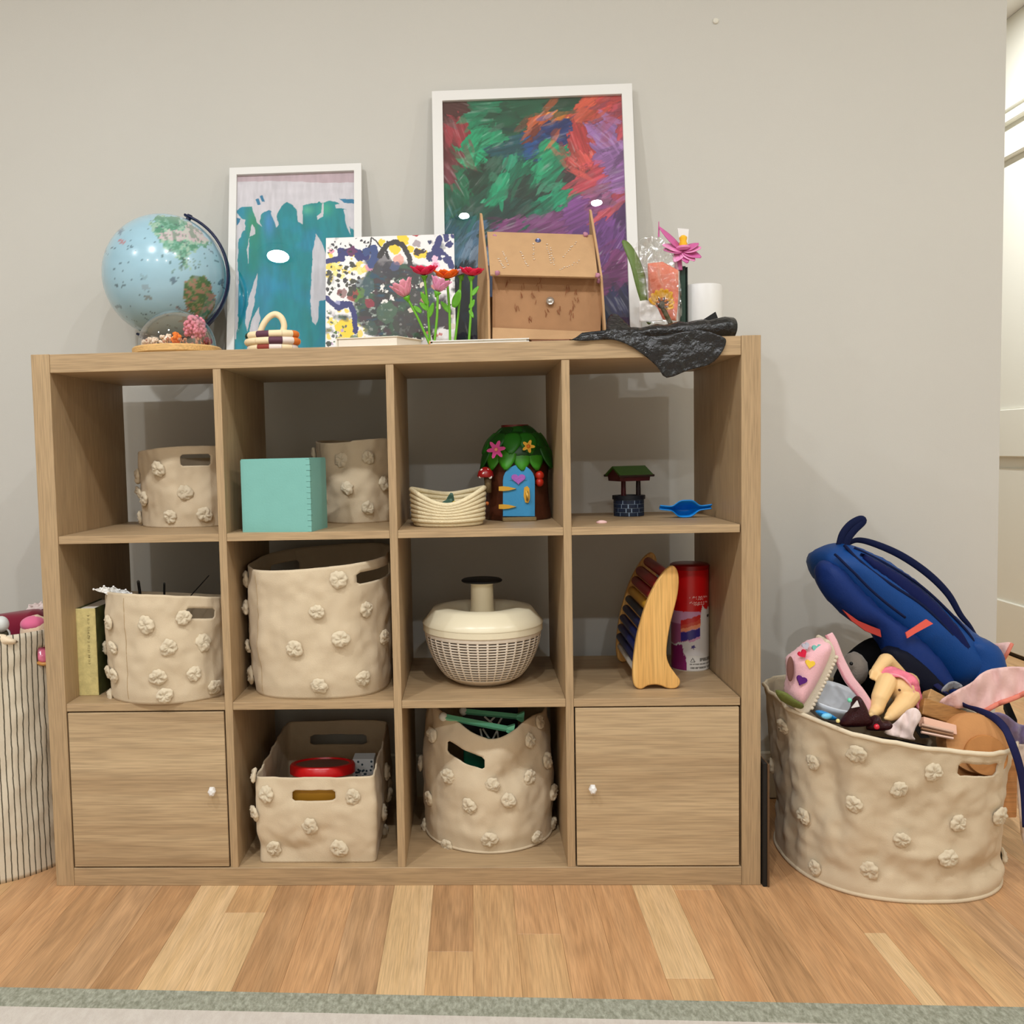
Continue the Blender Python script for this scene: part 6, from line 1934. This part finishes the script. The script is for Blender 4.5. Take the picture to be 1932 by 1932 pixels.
fing += [ball(D(1642 + 3.6 * k, 1349 + .5 * k, -.014), .0040 - .0004 * k, 8, 6) for k in range(4)] + [ball(D(1671 + 3.8 * k, 1355 + .8 * k, -.026), .0042 - .0004 * k, 8, 6) for k in range(4)]
M_skin = mat('doll_vinyl', (240, 200, 142), .5, .35, sss=.12)
body = put('body', join(bodyg, *fing), M_skin, dl, smooth=True)
rmh = body.modifiers.new('skin', 'REMESH')
rmh.mode = 'VOXEL'
rmh.voxel_size = .0016
rmh.use_smooth_shade = True
sm_ = body.modifiers.new('soft', 'SMOOTH')
sm_.iterations = 5
sm_.factor = .5
put('navel', ball(D(1697, 1302, .0195), .0026, 10, 8, ry=.003), mat('doll_hole', (84, 48, 24), .8), dl, smooth=True)
M_dress = mat('dress_pink', (232, 124, 144), .8, .15, bump=.5, bscale=400, vary=.22, vscale=45)
def dr1(x, y):
    p = aty(x, y, .022 + .02 * ((x - 1700) / 45) ** 2 + .05 * max(0, 1285 - y) / 40)
    return p + Vector((0, .004 * noise.noise((x * .12, y * .12, 2)), 0))
put('dress', sheet(smooth_poly([(1658, 1272), (1668, 1262), (1682, 1258), (1704, 1266), (1722, 1274), (1732, 1288), (1738, 1312), (1740, 1338), (1730, 1336), (1722, 1312), (1714, 1292), (1700, 1278), (1680, 1278), (1664, 1286), (1656, 1284)], 3), 3.5, dr1), M_dress, dl, smooth=True, solid=.003)
put('dress_hem', tube([tuple(Vector(dr1(x, y)) + Vector((0, -.002, 0))) for x, y in spline([(1656, 1286), (1664, 1278), (1682, 1272), (1702, 1278), (1716, 1292), (1726, 1315), (1733, 1340)], 5)], .0022, 7), mat('hem_pink', (240, 160, 172), .8), dl, smooth=True)

# ---- dark red sequinned toy
sq_ = thing('sequin_toy', 'dark maroon sequinned toy with rounded lobes just inside the basket rim', 'toy', (aty(1630, 1350, -.04).x, -.04, .27))
M_seq = mat('sequin_maroon', (46, 5, 11), .35, .3, bump=.8, bscale=420)
sqf = lambda x, y: aty(x, y, -.035 - .0003 * (x - 1580))
put('lobe', inflate(smooth_poly([(1584, 1366), (1592, 1350), (1604, 1336), (1608, 1320), (1615, 1313), (1624, 1316), (1632, 1330), (1640, 1350), (1642, 1368), (1600, 1372)], 4), 4, sqf, .020, (0, -1, .2), edge=18), M_seq, sq_, smooth=True)
put('lobe', inflate(smooth_poly([(1634, 1372), (1640, 1356), (1650, 1349), (1660, 1352), (1664, 1360), (1676, 1360), (1684, 1368), (1680, 1376), (1664, 1379), (1640, 1378)], 4), 4, sqf, .014, (0, -1, .2), edge=12), M_seq, sq_, smooth=True)
put('green_gem', ball(aty(1603, 1321, -.062), .0045, 10, 8), mat('gem_green', (110, 214, 176), .2, .7), sq_, smooth=True)
put('red_gem', ball(aty(1654, 1371, -.076), .0055, 10, 8), mat('gem_red', (206, 26, 50), .2, .7), sq_, smooth=True)
put('white_patch', prism([(1607, 1336), (1618, 1322), (1622, 1333)], lambda x, y: aty(x, y, -.064), (0, .003, 0)), mat('patch_white', (226, 220, 218), .6), sq_)
put('yellow_star', ball(aty(1581, 1360, -.058), .004, 8, 6), mat('star_yellow', (236, 222, 150), .5), sq_)

# ---- white plastic bowl behind, with blue scoop
wb = aty(1562, 1330, .09)
t = thing('white_bowl', 'pale grey white plastic bowl tipped between the shoe and the felt strip', 'bowl', (wb.x, .1, .27))
M_bw = mat('bowl_white', (212, 216, 222), .35, .4)
g = lathe([(.001, 0), (.03, .003), (.052, .018), (.062, .042), (.066, .052)], 40, (0, 0, 0), cap=False)
put('bowl', xf(g, Matrix.Translation(aty(1562, 1352, .085)) @ Matrix.Rotation(math.radians(14), 4, 'X') @ Matrix.Rotation(math.radians(9), 4, 'Y')), M_bw, t, smooth=True, solid=.003)
bs = aty(1565, 1349, -.01)
t = thing('blue_scoop', 'small bright blue plastic toy in front of the white bowl', 'toy', (bs.x, -.01, .27))
put('scoop', inflate(smooth_poly([(1538, 1342), (1550, 1340), (1568, 1347), (1580, 1356), (1570, 1359), (1552, 1354)], 3), 3, lambda x, y: aty(x, y, -.01), .012, (0, -1, .3), edge=7), mat('scoop_blue', (30, 140, 210), .3, .5), t, smooth=True)
put('light_end', ball(aty(1560, 1351, -.024), .006, 10, 8, rx=.011), mat('scoop_pale', (120, 200, 236), .3), t, smooth=True)
gn = aty(1480, 1320, .02)
t = thing('green_fabric', 'olive green cloth scrap under the pink shoe at the left rim', 'cloth', (gn.x, .03, .28))
put('cloth', inflate(smooth_poly([(1463, 1302), (1482, 1306), (1498, 1318), (1516, 1330), (1510, 1338), (1488, 1330), (1470, 1318)], 3), 4, lambda x, y: aty(x, y, .02), .018, (0, -1, .4), edge=10, wob=.004, wf=.2), mat('olive_cloth', (104, 112, 52), .8, bump=.5, bscale=300), t, smooth=True)
gt = aty(1605, 1265, .14)
t = thing('soft_toy', 'shadowed grey soft toy head behind the pink felt strip', 'soft toy', (gt.x, .15, .29))
put('head', ball(aty(1612, 1262, .15), .034, 20, 14, rx=.026, rz=.036, wob=.08), mat('toy_grey', (124, 114, 104), .9, bump=.6, bscale=300, sheen=.2), t, smooth=True)
put('eye', ball(aty(1606, 1252, .115), .004, 8, 6), mat('eye_dark', (12, 10, 10), .3), t, smooth=True)

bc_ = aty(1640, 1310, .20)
t = thing('shadow_filler', 'black cloth bundled under the backpack behind the doll arm', 'cloth', (bc_.x, .2, .27))  # no real cloth: black shape added as the shadow under the backpack
put('cloth', inflate(smooth_poly([(1572, 1300), (1580, 1262), (1604, 1228), (1640, 1204), (1672, 1206), (1692, 1236), (1692, 1300), (1650, 1330), (1600, 1322)], 4), 6, lambda x, y: aty(x, y, .205), .030, (0, -1, .2), edge=26, wob=.010, wf=.06), mat('shadow_black', (9, 8, 10), .9, .1), t, smooth=True)  # added black bulge standing in for the shadow under the backpack
# ---- wooden pieces
M_ww = mat('toy_wood_warm', (204, 146, 92), .55, .3, vary=.06, vscale=30, bump=.1, bscale=300)
dcn = aty(1848, 1398, -.03)
DRd = (aty(1901, 1398, -.03).x - aty(1785, 1398, -.03).x) / 2
t = thing('wooden_drum', 'thick round tan wooden disc standing in the basket by the hand hole', 'wooden toy', (dcn.x, -.01, .27))
rotd = Matrix.Translation(dcn + Vector((-.004, 0, -.005))) @ Matrix.Rotation(math.radians(-8), 4, 'Z') @ Matrix.Rotation(math.radians(76), 4, 'X')
put('disc', xf(lathe([(DRd * .96, -.055), (DRd, -.05), (DRd, -.006), (DRd * .955, 0), (.0005, 0)], 56), rotd), M_ww, t, smooth=True, angle=30)
put('inner_disc', xf(lathe([(DRd * .66, -.001), (DRd * .66, .006), (DRd * .63, .009), (.0005, .009)], 48), rotd @ Matrix.Translation((.012, -.022, 0))), mat('toy_wood_deep', (190, 130, 74), .55, .3, vary=.06, vscale=30, bump=.1, bscale=300), t, smooth=True, angle=30)
hcc = PR(*findR(1845, 1452))
pl = aty(1845, 1450, 0.0)
t = thing('wooden_board', 'tan wooden board seen through the hand hole of the toy basket', 'wooden toy', (pl.x, .0, .14))
put('board', box(pl.x - .06, pl.x + .062, -.028, -.014, pl.z - .09, pl.z + .03, .002), wood('board_tan', (176, 118, 68), (200, 142, 88), 'X', .7, .5, .9), t)
def stick4(name, label, cat, pa, pb, y, r, rb2, m, up=(0, 0, 1)):
    A, Bp = aty(*pa, y), aty(*pb, y)
    t_ = thing(name, label, cat, A.lerp(Bp, .5) - Vector((0, 0, r)), 'wooden blocks in the toy basket')
    put('block', tube([A, A.lerp(Bp, .33), A.lerp(Bp, .66), Bp], r, 4, rb=rb2, up=up), m, t_, bevel=.002)
    return t_
stick4('wood_block', 'brown wooden plank with strong grain behind the tan disc', 'wooden toy', (1733, 1335), (1812, 1360), .03, .026, .022, wood('toy_wood_brown', (142, 94, 48), (184, 136, 80), 'X', 1.2, .5, 1.2), (0, 1, .4))
stick4('wood_block', 'pale wooden block end lying above the brown plank', 'wooden toy', (1745, 1312), (1775, 1328), .07, .02, .016, wood('toy_wood_pale', (190, 144, 92), (214, 172, 120), 'X', 1.2, .5, 1.), (0, 1, .4))
t = stick4('striped_board', 'pink and white striped wooden board just left of the tan disc', 'wooden toy', (1738, 1362), (1800, 1378), -.02, .013, .016, mat('board_pink', (226, 178, 154), .5), (0, 1, .3))
for k, c in enumerate([(206, 170, 150), (150, 110, 80), (232, 196, 178)]):
    A, Bp = aty(1738, 1367 + k * 7, -.036), aty(1798, 1381 + k * 6, -.036)
    put('stripe', tube([A, Bp], .0028, 6), mat('stripe_%d' % c[0], c, .5), t)
# ---- pink cloths, tulle and straps
M_tul = mat('tulle_pink', (232, 192, 186), .85, .1, bump=.3, bscale=200, sheen=.3)
def cloth(name, label, poly, y0, amp, m, edge_m=None, step=6, f1=.05, solid=.002, cat='cloth', slope=0.0, thick=None):
    cx_ = sum(p[0] for p in poly) / len(poly)
    cy_ = max(p[1] for p in poly)
    f = lambda x, y: aty(x, y, y0 + slope * (x - cx_) + amp * noise.noise((x * f1, y * f1 * .35, y0 * 31)) + amp * .4 * noise.noise((x * f1 * 2.3, y * f1 * .9, 4)))
    B_ = aty(cx_, cy_, y0)
    t_ = thing(name, label, cat, B_)
    sp2 = smooth_poly(poly, 3)
    put('cloth', sheet(sp2, step, f), m, t_, smooth=True, solid=solid)
    return t_, f
t, f = cloth('pink_cloth', 'large pale pink cloth spilling over the right side of the basket', [(1772, 1326), (1800, 1305), (1830, 1290), (1850, 1272), (1872, 1262), (1910, 1258), (1950, 1262), (1975, 1280), (1950, 1300), (1915, 1316), (1880, 1330), (1858, 1342), (1830, 1335), (1800, 1336)], .03, .032, M_tul, f1=.028)
put('hem', tube([tuple(Vector(f(x, y)) + Vector((0, -.003, 0))) for x, y in spline([(1856, 1342), (1880, 1328), (1915, 1315), (1945, 1300), (1970, 1282)], 6)], .005, 8), mat('hem_coral', (222, 130, 110), .8), t, smooth=True)
t, f = cloth('pink_cloth', 'small pale pink cloth corner sticking up behind the end of the backpack', [(1852, 1258), (1862, 1222), (1882, 1214), (1908, 1212), (1906, 1222), (1890, 1245), (1876, 1262)], .30, .02, M_tul, step=5)
put('hem', tube([tuple(Vector(f(x, y)) + Vector((0, -.003, 0))) for x, y in spline([(1876, 1262), (1892, 1244), (1908, 1214)], 6)], .004, 8), mat('hem_coral', (222, 130, 110), .8), t, smooth=True)
cloth('white_cloth', 'white cloth with pink edge under the doll leg against the rim', [(1668, 1382), (1690, 1362), (1712, 1340), (1728, 1336), (1738, 1350), (1730, 1368), (1722, 1386), (1726, 1396), (1700, 1392)], -.045, .02, mat('cloth_blush', (240, 218, 212), .85, .1, sheen=.3), step=4)
cloth('purple_tulle', 'greyish purple tulle bunched at the right rim of the basket', [(1862, 1352), (1880, 1344), (1900, 1350), (1922, 1366), (1945, 1372), (1955, 1395), (1930, 1404), (1905, 1398), (1880, 1375)], -.0, .03, mat('tulle_purple', (122, 106, 138), .8, .1, sheen=.4), step=5)
cloth('grey_ribbon', 'short grey satin ribbon loop under the backpack', [(1776, 1302), (1790, 1288), (1804, 1286), (1816, 1294), (1808, 1300), (1794, 1300), (1782, 1308)], .08, .015, mat('satin_grey', (150, 150, 154), .4, .4), step=4)
cloth('white_garment', 'pale garment hanging over the outer right side of the basket', [(1912, 1405), (1926, 1398), (1950, 1410), (1965, 1500), (1955, 1600), (1930, 1590), (1922, 1520), (1916, 1450)], .06, .02, mat('garment_pale', (222, 204, 190), .85, .1), step=8)
A, Bp = aty(1896, 1325, .14), aty(1916, 1372, .05)
t = thing('black_strap', 'wide flat black strap behind the purple tulle', 'strap', A.lerp(Bp, .5) - Vector((0, 0, .03)))
put('webbing', tube([A, A.lerp(Bp, .5), Bp], .017, 4, rb=.003, up=(0, 1, .3)), mat('strap_black', (12, 12, 16), .7), t)
t = thing('black_strip', 'narrow black strip sticking up between white cloth and striped board', 'strap', aty(1738, 1390, -.03))
put('webbing', prism([(1724, 1372), (1734, 1370), (1756, 1392), (1738, 1393)], lambda x, y: aty(x, y, -.032), (0, .003, 0)), mat('strap_black', (12, 12, 16), .7), t)

# ================================================================== striped hamper at the left edge
def stripes():
    m, nt, b = newmat('ticking_stripe')
    uv = N(nt, 'ShaderNodeUVMap')
    sx_ = N(nt, 'ShaderNodeSeparateXYZ')
    nt.links.new(uv.outputs[0], sx_.inputs[0])
    tc = N(nt, 'ShaderNodeTexCoord')
    nz = N(nt, 'ShaderNodeTexNoise', i_Scale=60.0)
    nt.links.new(tc.outputs['Object'], nz.inputs['Vector'])
    ad = N(nt, 'ShaderNodeMath', operation='MULTIPLY_ADD')
    ad.inputs[1].default_value = .16
    nt.links.new(nz.outputs[0], ad.inputs[0])
    nt.links.new(sx_.outputs[0], ad.inputs[2])
    fr_ = N(nt, 'ShaderNodeMath', operation='FRACT')
    nt.links.new(ad.outputs[0], fr_.inputs[0])
    lt_ = N(nt, 'ShaderNodeMath', operation='LESS_THAN')
    lt_.inputs[1].default_value = .20
    nt.links.new(fr_.outputs[0], lt_.inputs[0])
    mx = N(nt, 'ShaderNodeMix', data_type='RGBA')
    mx.inputs['A'].default_value = (*lin((216, 204, 182)), 1)
    mx.inputs['B'].default_value = (*lin((92, 86, 72)), 1)
    nt.links.new(lt_.outputs[0], mx.inputs['Factor'])
    nt.links.new(mx.outputs['Result'], b.inputs['Base Color'])
    b.inputs['Roughness'].default_value = .95
    b.inputs['Specular IOR Level'].default_value = .1
    n2 = N(nt, 'ShaderNodeTexNoise', i_Scale=700.0)
    nt.links.new(tc.outputs['Object'], n2.inputs['Vector'])
    bp_ = N(nt, 'ShaderNodeBump', i_Strength=.4, i_Distance=.002)
    nt.links.new(n2.outputs[0], bp_.inputs['Height'])
    nt.links.new(bp_.outputs[0], b.inputs['Normal'])
    return m
HZ = aty(40, 1204, .02).z
HC = (-.232, .190)
hm, PH, findH = cloth_bin('striped_hamper', 'tall cream hamper with thin dark vertical stripes at the left edge', None, HC, circ(.213), 0.0, lambda t: HZ + .012 * math.sin(2 * math.pi * t) - .024 * (1 - math.cos(2 * math.pi * t)) / 2, lambda v: .99 + .02 * v - .02 * math.sin(v * 6.2) * .4,
    cat='hamper', poms=(), holes=[((71, 1226), (73, 1254), (92, 1238))], dents=[(.08, .55, .05, .2, -.006), (.05, .3, .04, .15, .005), (.12, .8, .04, .1, -.006)], lump=.006, mtl=stripes(), uvn=108, nt=200, nh=50)
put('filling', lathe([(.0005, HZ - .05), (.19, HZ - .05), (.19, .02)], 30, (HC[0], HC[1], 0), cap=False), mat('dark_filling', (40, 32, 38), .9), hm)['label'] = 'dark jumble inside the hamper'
rcu = aty(30, 1175, .2)
t = thing('red_cushion', 'dark red cushion standing in the striped hamper', 'cushion', (rcu.x, .22, HZ - .05))
put('cushion', inflate(smooth_poly([(-160, 1180), (-60, 1166), (0, 1158), (40, 1152), (74, 1149), (86, 1162), (90, 1200), (85, 1240), (0, 1250), (-160, 1250)], 3), 9, lambda x, y: aty(x, y, .22), .05, (0, -1, .2), edge=40), mat('maroon_velvet', (124, 14, 44), .75, .2, sheen=.3), t, smooth=True)
pc_ = aty(66, 1190, .10)
t = thing('plush_toy', 'round cream plush toy with a pink top next to the shelving side', 'soft toy', (pc_.x, .11, HZ - .05))
put('body', ball(aty(68, 1196, .11), .034, 22, 16, rx=.033, rz=.042, wob=.05), mat('plush_cream', (228, 200, 172), .9, .1, bump=.6, bscale=300, sheen=.3), t, smooth=True)
put('pink_top', ball(aty(63, 1177, .105), .022, 20, 14, rx=.027, ry=.028, rz=.018), mat('plush_pink', (224, 110, 148), .9, .1, sheen=.3), t, smooth=True)
wz = aty(2, 1178, .07)
t = thing('white_toy', 'white rounded toy with a grey cord at the far left of the hamper', 'toy', (wz.x, .08, HZ - .04))
put('head', ball(wz, .0165, 18, 12, rz=.018), mat('toy_white', (214, 216, 212), .4), t, smooth=True)
put('cord', tube([tuple(aty(x, y, .07)) for x, y in spline([(0, 1188), (10, 1186), (17, 1192), (19, 1202)], 5)], .0022, 7), mat('cord_grey', (186, 184, 178), .6), t, smooth=True)
put('neck', ball(aty(4, 1194, .08), .012, 14, 10, rx=.018), mat('toy_grey_green', (92, 92, 72), .7), t, smooth=True)
t = thing('pale_cloth', 'cream cloth folded over the hamper rim at the frame edge', 'cloth', (aty(8, 1206, .02).x, .03, HZ - .02))
put('cloth', inflate(smooth_poly([(-40, 1198), (0, 1196), (14, 1199), (26, 1206), (34, 1212), (0, 1222), (-40, 1224)], 3), 4, lambda x, y: aty(x, y, .03), .014, (0, -1, .3), edge=8), mat('cloth_cream', (232, 212, 182), .9), t, smooth=True)
gz = aty(72, 1146, .24)
t = thing('clear_wrapper', 'crinkled clear and pink wrapper above the dark red cushion', 'wrapper', (gz.x, .25, HZ))
g = ball(aty(73, 1148, .25), .018, 16, 11, rx=.024, rz=.012, wob=.7, wf=4)
put('film', g, mat('wrapper_film', (226, 208, 204), .15, .6), t)
put('pink_part', ball(aty(80, 1156, .245), .010, 10, 8, wob=.4, wf=4), mat('wrapper_pink', (210, 130, 140), .3), t, smooth=True)
hx = aty(80, 1240, .07)
t = thing('pink_toy', 'shiny pink toy showing through the hand hole of the striped hamper', 'toy', (hx.x, .07, HZ - .13))
put('body', ball(aty(80, 1240, .10), .024, 20, 14, wob=.25, wf=3), mat('toy_pink_shiny', (232, 120, 150), .2, .6), t, smooth=True)
put('gold_trim', tube([tuple(aty(x, y, .076)) for x, y in [(70, 1250), (80, 1253), (92, 1252)]], .004, 8), mat('toy_gold', (210, 150, 80), .3), t, smooth=True)
